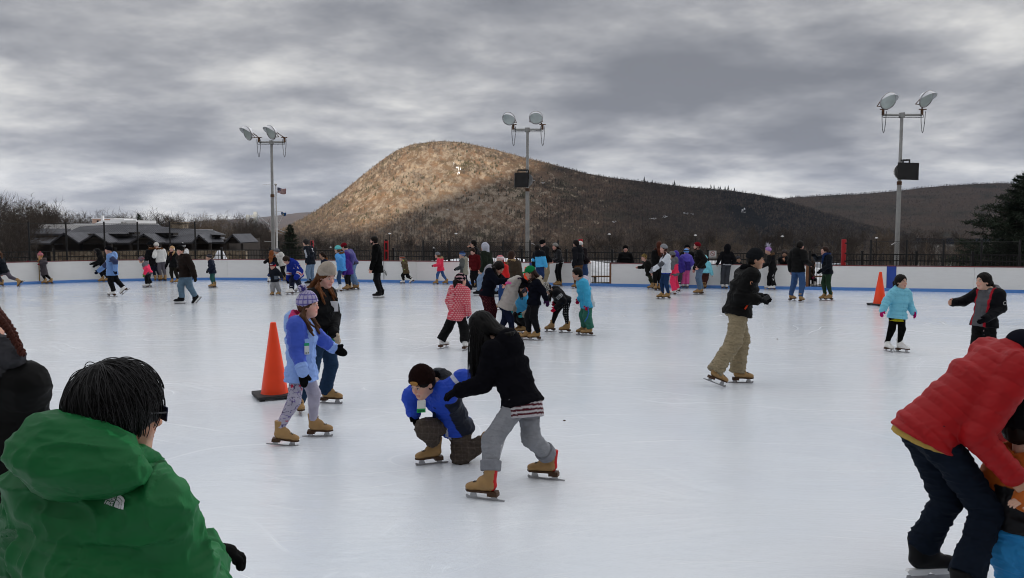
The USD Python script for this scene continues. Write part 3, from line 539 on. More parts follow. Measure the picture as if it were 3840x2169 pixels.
def flood_pole(u, vb, Y, vt, bar_u, heads, faces, sz, label, speaker=None, cables=True):
    b = at(u[0], vb, Y); top = at(u[1], vt, Y); t = thing('floodlight_pole', label, 'floodlight', (b[0], Y, -.28)); o = np.array([b[0], Y, -.28])
    zt = top[2] + .28; lean = top[0] - b[0]; P = lambda f: np.array([lean * f, 0, zt * f])
    obj('pole', tube([P(0), P(.62), P(.62), P(1)], [.085, .075, .06, .055], 14), L_('galvanised'), t, smooth=40)
    obj('collar', tube([P(.615), P(.635)], .085, 14), L_('rust'), t); obj('collar', tube([P(.985), P(1.012)], .10, 12), L_('galvanised'), t)
    a0, a1 = at(bar_u[0], vt, Y) - o, at(bar_u[1], vt, Y) - o
    obj('crossarm', tube([a0, a1], .045, 10), L_('galvanised'), t, smooth=40); dz = np.array([0, 0, -.09])
    if cables: obj('cable', tube([a0 + [-.03, -.06, 0], a0 + dz + [-.03, -.06, 0], a1 + dz + [.03, -.06, 0], a1 + [.03, -.06, 0]], .012, 6), L_('black_paint'), t)
    for k, ((hu, hv), fc, aa) in enumerate(zip(heads, faces, (a0, a1))):
        c = at(hu, hv, Y - .25) - o; x, y, f = lamp_head(t, c, fc, sz)
        seat = aa + np.array([.0, 0, .05]); obj('bracket', cat([tube([aa, aa + [0, 0, .18]], .05, 8), bar(aa + [-.13, -.05, .19], aa + [.13, -.05, .19], .05, .03), bar(aa + [0, 0, .19], c - f * sz * .33, .05, .03), bar(c + x * sz * .5, c + x * sz * .5 - y * sz * .4 - f * .1, .02), bar(c - x * sz * .5, c - x * sz * .5 - y * sz * .4 - f * .1, .02), bar(c + x * sz * .5 - y * sz * .4 - f * .1, c - x * sz * .5 - y * sz * .4 - f * .1, .025)]), L_('rust'), t)
        if cables:
            w = np.linspace(0, 1, 11); lp = np.stack([aa[0] + (-.07 + .16 * w), np.full(11, aa[1] - .07), aa[2] + .12 - .75 * np.sin(w * np.pi) ** .7], -1); obj('cable', tube(lp, .011, 5), L_('black_paint'), t)
    for f_, s_ in ((.70, 1), (.30, 1)):
        q = P(f_); obj('step_rod', bar(q, q + np.array([-.35 if speaker is None else .28 * (1 if speaker[2] > 0 else -.9), -.1, .02 if speaker is None else -.12]), .018), L_('white_paint'), t)
    if speaker:
        (u0, v0), (u1, v1), side = speaker; p0, p1 = at(u0, v0, Y - .35) - o, at(u1, v1, Y - .35) - o; c = (p0 + p1) / 2; w, h = abs(p1[0] - p0[0]), abs(p0[2] - p1[2])
        m = cat([bx(-w / 2, w / 2, -.03, .03, -h / 2, h / 2)]); X = nrm([1, .18 * side, .04 * side]); m = orient(m, c, X, np.cross([0, 0, 1.0], X), np.array([0, 0, 1.0]))
        obj('speaker_grille', m, L_('black_paint'), t)
        horn = lathe([(h * .49, .0), (h * .46, .12), (h * .36, .22), (h * .2, .28), (.001, .30)], 24); obj('speaker_shell', orient(horn, c + [side * .17, .06, 0], np.array([1.0, 0, 0]), np.array([0, 0, -1.0]), np.array([0, 1.0, 0])), L_('white_paint'), t, smooth=40)
        zb = c[2] + h / 2 + .10; obj('speaker_yoke', cat([bar([c[0] - w * .25, c[1] + .05, zb], [c[0] + w * .28 + side * .12, c[1] + .05, zb], .05), bar([c[0] - w * .25, c[1] + .05, zb], [c[0] - w * .25, c[1] + .05, zb - .3], .04), bar([c[0] + w * .28 + side * .12, c[1] + .08, zb], [c[0] + w * .28 + side * .12, c[1] + .08, zb - .35], .04), bar([c[0], c[1] + .05, zb], [P(.5)[0], 0, zb], .06)]), L_('black_paint'), t)
    return t
flood_pole((1024, 1018), 900, 35.6, 534, (971, 1067), [(928, 500), (1016, 497)], [(-.66, -.66, -.34), (-.60, -.70, -.34)], .60, 'grey light pole with two hooded floodlights turned left beside the flagpole')
flood_pole((1978, 1978), 985, 32.6, 487, (1925, 2034), [(1908, 446), (2010, 442)], [(-.30, -.85, -.45), (-.05, -.9, -.42)], .50, 'grey light pole in front of the hill carrying a square black speaker', ((1929, 648), (1982, 703), 1))
flood_pole((3361, 3382), 993, 29.6, 432, (3311, 3457), [(3331, 379), (3474, 372)], [(.22, -.85, -.42), (.42, -.8, -.45)], .60, 'tall grey light pole at the right with floodlights above a black speaker', ((3370, 611), (3441, 675), -1))

# ------------------------------------------------------------------ cones
def cone(loc, H, label, rz=0):
    t = thing('traffic_cone', label, 'traffic cone', loc, rz)
    prof = [(.001, H), (.030, H), (.036, H - .01), (.145, .05), (.150, .045), (.001, .045)]
    prof = [(.001, H), (.026, H - .001), (.034, H - .008), (.038, H - .03), (.165, .06), (.170, .05), (.001, .05)]
    obj('cone_body', lathe(prof, 40), L_('cone_orange'), t, smooth=30)
    b = trimesh.creation.extrude_polygon(sbox(-.21, -.21, .21, .21).buffer(.03), .035, engine='earcut'); b.apply_translation([0, 0, .02])
    obj('base', b, L_('rubber'), t)
    for x in (-.19, .19):
        for y in (-.19, .19): obj('foot', bx(x - .03, x + .03, y - .03, y + .03, 0, .021), L_('rubber'), t)
    return t
p = ground(1030, 1489); cone(p, (p[1]) * (1489 - 1206) / FP * 1.01, 'large orange cone on a black base beside the girl in the plaid hat', 28)
p = ground(3298, 1146); cone(p, .92, 'orange cone beside the blue board behind the girl in the pale blue puffer', 20)
p = ground(1972, 1113); cone(p, .92, 'orange cone half hidden behind the girl in the green cap', 10)

# ------------------------------------------------------------------ things along the fence
def red_tube(u, v0, v1, Y, label):
    a, b = at(u, v1, Y), at(u, v0, Y); t = thing('post_pad', label, 'post pad', (a[0], Y, a[2])); h = b[2] - a[2]
    obj('pad', lathe([(.001, 0), (.075, 0), (.082, .02), (.082, h - .04), (.075, h), (.001, h)], 18), L_('pad_red'), t, smooth=35)
    for f in (.22, .5, .86): obj('slot', bx(.0, .07, -.088, -.07, h * f - .025, h * f + .025), L_('ink'), t)
    return t
red_tube(3162, 898, 1003, 28.9, 'tall round red post pad with black slots standing behind the boards at right')
red_tube(2177, 897, 985, 31.2, 'red post pad rising behind the skater in the white hat')
red_tube(1171, 903, 985, 34.9, 'red post pad rising behind the man in the lettered navy jacket')
p = at(1449, 985, 33.6); t = thing('red_frame', 'narrow red frame with three rungs standing behind the boards beside the man in black', 'frame', p); h = at(1449, 903, 33.6)[2] - p[2]
for n_, m in (('upright', bx(-.085, -.05, -.02, .02, 0, h)), ('upright', bx(.05, .085, -.02, .02, 0, h)), ('rung', bx(-.05, .05, -.018, .018, h - .10, h - .02)), ('rung', bx(-.05, .05, -.018, .018, h * .50, h * .50 + .07)), ('rung', bar([-.05, 0, .05], [.05, 0, .14], .035))): obj(n_, m, L_('pad_red'), t)
obj('core', bx(-.05, .05, .025, .05, 0, h + .05), L_('fence_black'), t)
# no smoking sign
Ys = 30.2; a, b = at(2658, 969, Ys), at(2687, 941, Ys); w, h = b[0] - a[0], b[2] - a[2]; t = thing('sign', 'white no smoking sign with red ring hung on the fence', 'sign', (a[0], Ys, a[2]))
pl = trimesh.creation.extrude_polygon(sbox(.012, .012, w - .012, h - .012).buffer(.012), .008, engine='earcut')
up_ = lambda m: orient(m, np.zeros(3), np.array([1.0, 0, 0]), np.array([0, 0, 1.0]), np.array([0, -1.0, 0]))
obj('plate', up_(pl), L_('sign_white'), t); cx_, cy_ = w / 2, h * .61
ring = trimesh.creation.extrude_polygon(Point(cx_, cy_).buffer(w * .30).difference(Point(cx_, cy_).buffer(w * .25)).union(Polygon([(cx_ - w * .2, cy_ + w * .16), (cx_ - w * .16, cy_ + w * .2), (cx_ + w * .2, cy_ - w * .16), (cx_ + w * .16, cy_ - w * .2)])), .003, engine='earcut'); ring.apply_translation([0, 0, .010]); obj('prohibition_ring', up_(ring), L_('sign_red'), t)
cig = trimesh.creation.extrude_polygon(sbox(cx_ - w * .16, cy_ - .03 * w, cx_ + w * .12, cy_ + .03 * w), .002, engine='earcut'); cig.apply_translation([0, 0, .0085]); obj('cigarette', up_(cig), L_('ink'), t)
tx = meshkit.text_mesh('NO SMOKING', h * .12, .002, True); tx.apply_translation([0, 0, .009]); k = w * .86 / tx.extents[0]; tx.vertices[:, 0] = (tx.vertices[:, 0] - tx.bounds[0][0]) * k + w * .07; tx.vertices[:, 1] += h * .08; obj('lettering', up_(tx), L_('ink'), t)
obj('border', up_(trimesh.creation.extrude_polygon(sbox(.012, .012, w - .012, h - .012).buffer(.004).difference(sbox(.012, .012, w - .012, h - .012)), .0015, engine='earcut').apply_translation([0, 0, .0083])), L_('ink'), t)
# benches behind the two gates
for (u0, u1, Y, label) in ((2150, 2330, 33.2, 'long wooden bench behind the gap in the boards next to the spectator in black'), (2990, 3125, 31.4, 'long wooden bench behind the gap in the boards where a child sits')):
    a, b = at(u0, 1035, Y), at(u1, 1035, Y); t = thing('bench', label, 'bench', ((a[0] + b[0]) / 2, Y, -.25)); L = b[0] - a[0]; h = a[2] + .25
    obj('seat', bx(-L / 2, L / 2, -.14, -.005, h - .045, h), L_('wood_bench'), t); obj('seat', bx(-L / 2, L / 2, .005, .14, h - .045, h), L_('wood_bench'), t)
    for x in (-L * .38, -L * .05, L * .30): obj('leg', bx(x - .05, x + .05, -.10, .10, 0, h - .046), L_('concrete'), t)
    obj('brace', bar([-L * .33, 0, .06], [L * .26, 0, .14], .05, .07), L_('wood_dark'), t)
# black strap hanging on the boards
s = s_at(1440); pts = []
for w in np.linspace(0, 1, 16):
    q, _ = bpt(s + .02 + .09 * math.sin(w * np.pi) , -.03); pts.append((q[0], q[1], .50 - .32 * math.sin(w * np.pi * .5) if w < .5 else .50 - .32 * math.sin(w * np.pi * .5) + .22 * (w - .5) * 2))
q0, _ = bpt(s, -.03); tag(obj('strap', cat([tube([(q0[0], q0[1], BH), (q0[0], q0[1], .12)], .008, 5), tube(pts, .010, 5)]), L_('ink')), 'thin black strap hanging in a loop on the white boards behind the man in black', 'strap')
# snow piled outside
def snow_bank(P, hts, wid, label, name='snow_bank', m='snow'):
    n = 60; s = np.linspace(0, 1, n); px = np.interp(s, np.linspace(0, 1, len(P)), [p[0] for p in P]); py = np.interp(s, np.linspace(0, 1, len(P)), [p[1] for p in P]); hh = np.interp(s, np.linspace(0, 1, len(hts)), hts)
    w = np.linspace(-1, 1, 15); V = np.zeros((n, 15, 3))
    for j, q in enumerate(w): V[:, j] = np.stack([px, py + q * wid, np.maximum(gz(px, py + q * wid), -1.2) - .25 + (hh + .9) * np.clip(1 - q * q, 0, 1) ** .7], -1)
    k = (meshkit.fbm(V / .9, 4, 6) - .5) * .38; V[..., 2] += k * (1 - w ** 2); return tag(obj(name, grid_mesh(V), L_(m), smooth=True), label, 'snow', None, 'stuff')
a, b = at(1440, 957, 43), at(2110, 960, 41); snow_bank([(a[0] - 1, 43.5), (a[0] + 2, 43), ((a[0] + b[0]) / 2, 42.5), (b[0] - 1, 42), (b[0] + 1, 41.5)], [-.9, .25, .40, .45, -.4], 3.0, 'long white bank of ploughed snow behind the middle of the fence')
a, b = at(2150, 990, 39), at(3300, 1000, 37); snow_bank([(a[0], 39.5), ((a[0] + b[0]) / 2 - 2, 38.6), (b[0], 37.2)], [.35, .05, .15, .0, -.1], 2.6, 'lower snow bank seen through the gaps in the boards at right', m='dirty_snow')
p = at(826, 975, 40.5); snow_bank([(p[0] - .35, 40.5), (p[0], 40.5), (p[0] + .35, 40.5)], [.3, .78, .8, .3], .5, 'small rounded heap of snow behind the boards beside the boy in teal trousers')
# parking lot lamps
lamp = None
for i, (u, v) in enumerate([(1461, 876), (1710, 876), (2285, 878), (2608, 882), (2934, 886), (3287, 892), (1240, 927), (1626, 930)]):
    Y = 74.0 if i < 6 else 120.0; p = at(u, v, Y); z0 = float(gz(p[0], Y)) - .1; h = p[2] - z0
    if lamp is None:
        lamp = stage.CreateClassPrim(f'{W}/kind_of_park_lamp'); obj('pole', tube([(0, 0, -4), (0, 0, -.06)], .035, 8), L_('black_paint'), lamp); obj('lamp_hood', lathe([(.001, .05), (.08, .03), (.15, -.04), (.14, -.06), (.04, -.05), (.04, -.10), (.001, -.10)], 14), L_('white_paint'), lamp, smooth=30)
    tag(copy_of(lamp, 'park_lamp', p, 0, 1.0, 'small park lamp with a pale hood standing in the valley beyond the fence', 'park lamps beyond the fence'), cat='lamp')
# parked cars in the lot below
def car(u, v, Y, rz, m, label, sc=1.0):
    p = at(u, v, Y); z0 = min(float(gz(p[0], Y)), p[2] - 1.4 * sc); t = thing('parked_car', label, 'car', (p[0], Y, z0), rz); s = sc
    side = Polygon([(-2.2, .35), (-2.2, .78), (-1.9, .9), (-1.35, .95), (-.75, 1.42), (.75, 1.44), (1.35, .98), (2.05, .85), (2.22, .6), (2.2, .35)]).buffer(.06).buffer(-.03)
    for x in (-1.35, 1.38): side = side.difference(Point(x, .33).buffer(.37))
    b = trimesh.creation.extrude_polygon(side, 1.7, engine='earcut'); b.apply_translation([0, 0, -.85]); R = lambda m_: orient(m_, np.zeros(3), np.array([s, 0, 0]), np.array([0, 0, s]), np.array([0, -s, 0]))
    obj('body', R(b), L_(m), t)
    gl = Polygon([(-1.2, .96), (-.72, 1.36), (-.02, 1.37), (-.02, .96)]); gl2 = Polygon([(.04, .96), (.04, 1.37), (.7, 1.37), (1.15, 1.0)])
    for g_ in (gl, gl2):
        q = trimesh.creation.extrude_polygon(g_, 1.72, engine='earcut'); q.apply_translation([0, 0, -.86]); obj('window', R(q), L_('car_glass'), t)
    obj('windscreen', R(cat([orient(bx(-.7, .7, -.012, .012, 0, .62), np.array([1.36, .97, 0]), np.array([0, 0, 1.0]), nrm([.6, .8, 0]), nrm([-.8, .6, 0]))])), L_('car_glass'), t)
    for x in (-1.35, 1.38):
        for y in (-.8, .8):
            w_ = trimesh.creation.cylinder(.33, .2, sections=18); w_.apply_translation([x, .33, y]); obj('wheel', R(w_), L_('tyre'), t)
    for y in (-.6, .6): obj('headlight', R(bx(2.19, 2.25, .62, .74, y - .16, y + .16)), L_('glass_lamp'), t)
for u, v, Y, rz, m, l in [(2206, 972, 60, 100, 'car_white', 'white car parked beyond the fence behind the skater in brown trousers'), (2232, 974, 66, 95, 'car_blue', 'dark blue car parked beyond the fence seen through the gap in the boards'), (2262, 978, 58, 70, 'car_black', 'black car parked beyond the fence left of the red car'), (2288, 973, 60, 110, 'car_red', 'red car parked beyond the fence near the spectator in black'), (2320, 977, 66, 90, 'car_grey', 'grey car parked beyond the fence right of the red car'), (2690, 975, 58, 75, 'car_white', 'white car parked beyond the fence below the no smoking sign'), (3060, 990, 56, 100, 'car_grey', 'grey car parked beyond the fence by the second gap in the boards'), (2450, 978, 66, 90, 'car_white', 'pale car parked beyond the fence behind the skater in white'), (3110, 992, 60, 80, 'car_black', 'dark car parked beyond the fence behind the woman in green leggings')]: car(u, v, Y, rz, m, l)

# ------------------------------------------------------------------ lodge and buildings at left
YL = 84.0
def lp(u, v, Y=YL): return at(u, v, Y)
lodge = thing('lodge', 'long low dark timber lodge with grey shingle roof and many gables', 'building', (0, 0, 0)); zg = -3.4
def prism(pts3): return trimesh.convex.convex_hull(np.asarray(pts3, float))
def roof_slab(q, th=.18):
    q = np.asarray(q, float); n = nrm(np.cross(q[1] - q[0], q[2] - q[0])); n = n if n[2] > 0 else -n; return trimesh.convex.convex_hull(np.vstack([q, q - n * th]))
E0, E1 = lp(60, 911), lp(850, 910); R0, R1 = lp(430, 841, YL + 7), lp(598, 843, YL + 7); R2, R3 = lp(636, 862, YL + 6), lp(800, 864, YL + 6)
obj('wall', bx(lp(110, 900)[0], lp(840, 900)[0], YL + 1.5, YL + 12, zg, E0[2] + .3), L_('wood_wall'), lodge)
V_ = lambda u, v, d=0.0: at(u, v, YL + d)
def rslab(*q): obj('roof', roof_slab([V_(*k) for k in q]), L_('shingle'), lodge)
rslab((295, 911, 0), (620, 911, 0), (600, 843, 7), (440, 841, 7)); rslab((600, 911, 0), (838, 908, 0), (800, 864, 6), (636, 862, 6), (600, 850, 6.6)); rslab((265, 858, 5), (77, 857, 5), (66, 877, 2.2), (236, 877, 2.2)); rslab((72, 892, 3), (240, 884, 3), (235, 913, 0), (66, 913, 0)); rslab((236, 877, 2.0), (295, 911, .1), (440, 841, 7.05), (300, 850, 6))
rslab((838, 908, 0), (800, 864, 6), (846, 880, 9)); rslab((598, 843, 7), (445, 841, 7), (430, 862, 14), (620, 862, 14)); rslab((636, 862, 6), (800, 864, 6), (800, 880, 13), (636, 880, 13)); obj('wall', bx(lp(85, 900)[0], lp(300, 900)[0], YL + 2.4, YL + 12, zg, lp(0, 878)[2]), L_('wood_wall'), lodge)
for (ua, va, u0, u1, dp) in ((239, 872, 188, 296, 3.2), (352, 875, 296, 408, 3.2), (538, 876, 484, 592, 3.2), (745, 880, 718, 782, 2.0), (871, 878, 838, 903, 2.6)):
    a, l, r = V_(ua, va, -dp * .5), V_(u0, 910, -dp * .5), V_(u1, 910, -dp * .5); back = np.array([0, dp + 3.2, .0]); drop = np.array([0, 0, -.10])
    obj('gable_roof', roof_slab([a, l, l + back, a + back], .14), L_('shingle'), lodge); obj('gable_roof', roof_slab([a, r, r + back, a + back], .14), L_('shingle'), lodge)
    s_ = np.array([0, .35, 0]); obj('gable_wall', prism([a + s_ + [0, 0, -.25], l + s_ + [.2, 0, -.1], r + s_ + [-.2, 0, -.1], a + s_ + [0, .3, -.25], l + s_ + [.2, .3, -.1], r + s_ + [-.2, .3, -.1]]), L_('wood_dark'), lodge)
    for q in (l, r): obj('post', bx(q[0] - .12, q[0] + .12, q[1] + .3, q[1] + .54, zg, q[2] - .12), L_('wood_dark'), lodge)
    obj('truss', bar(a * .45 + l * .55 + s_ * .6, a * .45 + r * .55 + s_ * .6, .12), L_('wood_wall'), lodge)
for (u0, v0, u1, v1) in ((393, 870, 437, 882), (430, 870, 474, 882), (474, 860, 504, 876), (752, 872, 776, 886), (786, 872, 828, 886), (560, 876, 650, 879)):
    a, b = V_(u0, v1, 1.2), V_(u1, v0, 1.2); obj('dormer', cat([prism([V_(u0, v0, 3.2), V_(u1, v0 + 2, 3.2), V_(u0 + 8, v1 - 5, 1.0), V_(u1, v1 - 4, 1.0), V_(u0 + 8, v1 - 3, 1.05), V_(u1, v1 - 2, 1.05)])]), L_('shingle'), lodge); obj('dormer_window', bx(a[0] + .25, b[0] - .05, YL + 1.25, YL + 2.6, a[2] - .12, a[2] + .14), L_('wood_dark'), lodge)
c0, c1 = V_(643, 866, 6.3), V_(689, 838, 6.3); obj('chimney', bx(c0[0], c1[0], YL + 6, YL + 7.6, c0[2] - 1, c1[2]), L_('stone'), lodge); obj('chimney_cap', bx(c0[0] - .1, c1[0] + .1, YL + 5.9, YL + 7.7, c1[2], c1[2] + .12), L_('stone'), lodge)
obj('ridge_flashing', cat([bar(V_(445, 840, 7), V_(594, 842, 7), .12), bar(V_(636, 861, 6), V_(797, 863, 6), .12)]), L_('white_paint'), lodge)
x = lp(120, 900)[0]
while x < lp(835, 900)[0]:
    obj('wall_window', bx(x, x + .55, YL + 1.42, YL + 1.5, zg + 1.2, zg + 2.6), L_('car_glass'), lodge); obj('window_trim', cat([bx(x - .08, x, YL + 1.4, YL + 1.5, zg + 1.1, zg + 2.7), bx(x + .55, x + .63, YL + 1.4, YL + 1.5, zg + 1.1, zg + 2.7)]), L_('wood_wall'), lodge); x += 1.25
tag(obj('stone_wall', bx(lp(190, 950, 76)[0], lp(920, 950, 76)[0], 76, 76.6, -4, lp(0, 942, 76)[2]), L_('stone')), 'low rubble stone wall showing between the pickets below the lodge', 'wall')
YW = 112.0; wb = thing('white_building', 'white flat roofed building behind the dark lodge', 'building', (0, 0, 0)); q = lambda u, v: at(u, v, YW)
for (u0, v0, u1, v1, d0, d1, m) in ((145, 842, 446, 900, 0, 8, 'white_wall'), (232, 838, 322, 850, 3, 8, 'white_wall'), (346, 826, 478, 860, 2.5, 9, 'white_wall'), (360, 821, 413, 840, 4, 8, 'white_wall')): a, b = q(u0, v1), q(u1, v0); obj('block', bx(a[0], b[0], YW + d0, YW + d1, a[2], b[2]), L_(m), wb)
obj('sloped_roof', prism([q(322, 840) + [0, 2, 0], q(348, 827) + [0, 2.4, 0], q(348, 842) + [0, 2.4, 0], q(322, 840) + [0, 6, 0], q(348, 827) + [0, 6, 0], q(348, 842) + [0, 6, 0]]), L_('white_wall'), wb); a, b = q(337, 828), q(344, 808); obj('vent_pipe', bx(a[0], b[0], YW + 3, YW + 3.4, a[2], b[2]), L_('white_wall'), wb); a, b = q(434, 838), q(442, 832); obj('roof_unit', bx(a[0], b[0], YW + 1.5, YW + 2.4, a[2], b[2]), L_('galvanised'), wb)
pb = thing('pink_building', 'small pinkish brick block rising above the white roof', 'building', (0, 0, 0)); a, b = q(231, 845), q(318, 819); obj('wall', bx(a[0], b[0], YW + 8.2, YW + 14, a[2] - 2, b[2]), L_('pink_wall'), pb); obj('parapet', bx(a[0] - .1, b[0] + .1, YW + 8.1, YW + 14.1, b[2], b[2] + .12), L_('white_wall'), pb); c, d = q(250, 833), q(257, 825); obj('window', bx(c[0], d[0], YW + 8.14, YW + 8.2, c[2], d[2]), L_('car_glass'), pb)
# flagpole with two flags
YF = 62.0; b, t_ = at(1040, 950, YF), at(1034, 692, YF); fp = thing('flagpole', 'thin white flagpole with a ball on top and rigging lines', 'flagpole', (b[0], YF, -2.4)); o = np.array([b[0], YF, -2.4])
obj('pole', tube([(0, 0, 0), t_ - o], [.10, .045], 10), L_('white_paint'), fp, smooth=40); ball = trimesh.creation.icosphere(2, .1); ball.apply_translation(t_ - o); obj('ball', ball, L_('white_paint'), fp, smooth=True)
obj('yard', tube([at(1038, 793, YF) - o, at(1068, 796, YF) - o], .02, 6), L_('white_paint'), fp); obj('rope', tube([at(1036, 860, YF) - o, at(1066, 797, YF) - o], .012, 4), L_('white_paint'), fp)
def flag(u0, v0, u1, v1, label, kind):
    n, m = 25, 27; s = np.linspace(0, 1, n); w = np.linspace(0, 1, m); a, b = at(u0, v0, YF), at(u1, v1, YF); Wd, Hh = b[0] - a[0], a[2] - b[2]; V = np.zeros((n, m, 3)); C = np.zeros((n, m, 3))
    for i, q_ in enumerate(s):
        for j, r_ in enumerate(w):
            V[i, j] = (a[0] + Wd * q_, YF + .10 * math.sin(q_ * 9 + r_), a[2] - Hh * .22 * q_ - Hh * .78 * r_ + .03 * math.sin(q_ * 8))
            C[i, j] = ((.03, .04, .12) if (q_ < .42 and r_ < .54) else ((.30, .02, .03) if int(r_ * 12.99) % 2 == 0 else (.72, .70, .70))) if kind else ((.04, .13, .34) if not (.35 < q_ < .62 and .3 < r_ < .8) else (.45, .40, .2))
            if kind and q_ < .40 and r_ < .5 and (i + j) % 3 == 0: C[i, j] = (.35, .36, .42)
    g_ = grid_mesh(V); return tag(obj('flag', g_, L_('nylon'), smooth=True, col=C.reshape(-1, 3)), label, 'flag')
flag(1039, 704, 1073, 730, 'striped red and white flag with a navy canton flying from the flagpole', True); flag(1054, 796, 1073, 811, 'blue state flag with a pale emblem flying below the striped flag', False)
# the suspension bridge down the valley
YB = 900.0; br = thing('suspension_bridge', 'pale steel suspension bridge tower and cables seen through bare trees', 'bridge', (0, 0, 0)); q = lambda u, v, d=0: at(u, v, YB + d)
for nm, a, b, w_ in (('tower_leg', (930, 806, 0), (926, 905, 0), 3.0), ('tower_leg', (958, 795, 0), (963, 905, 0), 3.4)): obj(nm, bar(q(*a), q(*b), w_), L_('bridge_grey'), br)
for a, b in (((930, 812, 0), (958, 812, 0)), ((928, 862, 0), (961, 862, 0)), ((928, 868, 0), (961, 868, 0))): obj('cross_beam', bar(q(*a), q(*b), 1.6), L_('bridge_grey'), br)
for a, b in (((931, 815, 0), (959, 845, 0)), ((958, 815, 0), (931, 845, 0)), ((930, 870, 0), (962, 895, 0)), ((960, 870, 0), (929, 895, 0))): obj('brace', bar(q(*a), q(*b), .9), L_('bridge_grey'), br)
for a, b in (((957, 800, 0), (818, 860, 60)), ((930, 808, 0), (805, 868, 60)), ((960, 800, 0), (1076, 874, -80)), ((958, 812, 0), (1062, 880, -80))):
    A, B = q(*a), q(*b); w_ = np.linspace(0, 1, 14)[:, None]; pts = A + (B - A) * w_; pts[:, 2] -= (np.sin(w_[:, 0] * np.pi) * 3.0); obj('cable', tube(pts, .28, 6), L_('bridge_grey'), br)
# the small leaf and crumb on the ice
for (u, v, l) in ((2116, 1577, 'tiny dry leaf lying on the ice right of the girl in the striped shirt'), (2915, 1272, 'tiny dark crumb on the ice right of the man in khaki trousers')):
    p = ground(u, v, .006); m = trimesh.creation.icosphere(1, 1.0); m.vertices *= [.016, .008, .005]; m.vertices += np.random.default_rng(int(u)).normal(0, .002, m.vertices.shape); m.apply_translation(p); tag(obj('dry_leaf', m, L_('rust')), l, 'leaf')
# ------------------------------------------------------------------ people: smooth bodies and clothes from rounded solids
def surface_net(f, lo, h):
    """Quads of the zero level of the field f on a grid (naive surface nets)."""
    s = f < 0; nx, ny, nz = f.shape
    c = [(i, j, k) for i in (0, 1) for j in (0, 1) for k in (0, 1)]
    sl = lambda a, o: a[o[0]:nx - 1 + o[0], o[1]:ny - 1 + o[1], o[2]:nz - 1 + o[2]]
    cnt = sum(sl(s, o).astype(np.int8) for o in c); act = (cnt > 0) & (cnt < 8); I = np.argwhere(act); n = len(I)
    if n == 0: return np.zeros((0, 3)), np.zeros((0, 4), int)
    val = np.stack([f[I[:, 0] + o[0], I[:, 1] + o[1], I[:, 2] + o[2]] for o in c]); pos = np.zeros((n, 3)); w = np.zeros(n)
    for a in range(8):
        for b in range(a + 1, 8):
            d = np.array(c[b]) - c[a]
            if np.abs(d).sum() != 1: continue
            m = (val[a] < 0) != (val[b] < 0); t = val[a][m] / (val[a][m] - val[b][m])
            pos[m] += np.array(c[a]) + t[:, None] * d; w[m] += 1
    V = (I + pos / w[:, None]) * h + lo; idx = np.full(act.shape, -1); idx[tuple(I.T)] = np.arange(n); Q = []
    for ax in range(3):
        u, v = (ax + 1) % 3, (ax + 2) % 3; A = [slice(1, -1)] * 3; A[ax] = slice(0, -1); B = list(A); B[ax] = slice(1, None)
        sa, sb = s[tuple(A)], s[tuple(B)]; E = np.argwhere(sa != sb)
        if not len(E): continue
        fl = sa[tuple(E.T)]; off = np.ones(3, int); off[ax] = 0; E = E + off; q = []
        for du, dv in ((1, 1), (0, 1), (0, 0), (1, 0)):
            e = E.copy(); e[:, u] -= du; e[:, v] -= dv; q.append(idx[tuple(e.T)])
        q = np.stack(q, 1); q[~fl] = q[~fl][:, ::-1]; Q.append(q)
    Q = np.concatenate(Q); return V, Q[(Q >= 0).all(1)]
class RC:                                         # rounded cone
    def __init__(s, a, b, ra, rb, tag='t', k=.03):
        s.a, s.b, s.ra, s.rb, s.tag, s.k = np.asarray(a, float), np.asarray(b, float), ra, rb, tag, k; r = max(ra, rb)
        s.lo, s.hi = np.minimum(s.a, s.b) - r, np.maximum(s.a, s.b) + r
    def t(s, p): ba = s.b - s.a; return np.clip((p - s.a) @ ba / max(ba @ ba, 1e-9), 0, 1)
    def d(s, p): t = s.t(p); return np.linalg.norm(p - s.a - t[..., None] * (s.b - s.a), axis=-1) - (s.ra + t * (s.rb - s.ra))
class EL:                                         # ellipsoid; ax: rows are its axes
    def __init__(s, c, ax, r, tag='t', k=.03):
        s.c, s.ax, s.r, s.tag, s.k = np.asarray(c, float), np.asarray(ax, float), np.asarray(r, float), tag, k; e = np.abs(s.ax.T * s.r).sum(1); s.lo, s.hi = s.c - e, s.c + e
    def d(s, p): q = (p - s.c) @ s.ax.T / s.r; k0 = np.linalg.norm(q, axis=-1); k1 = np.linalg.norm(q / s.r, axis=-1); return k0 * (k0 - 1) / np.maximum(k1, 1e-6)
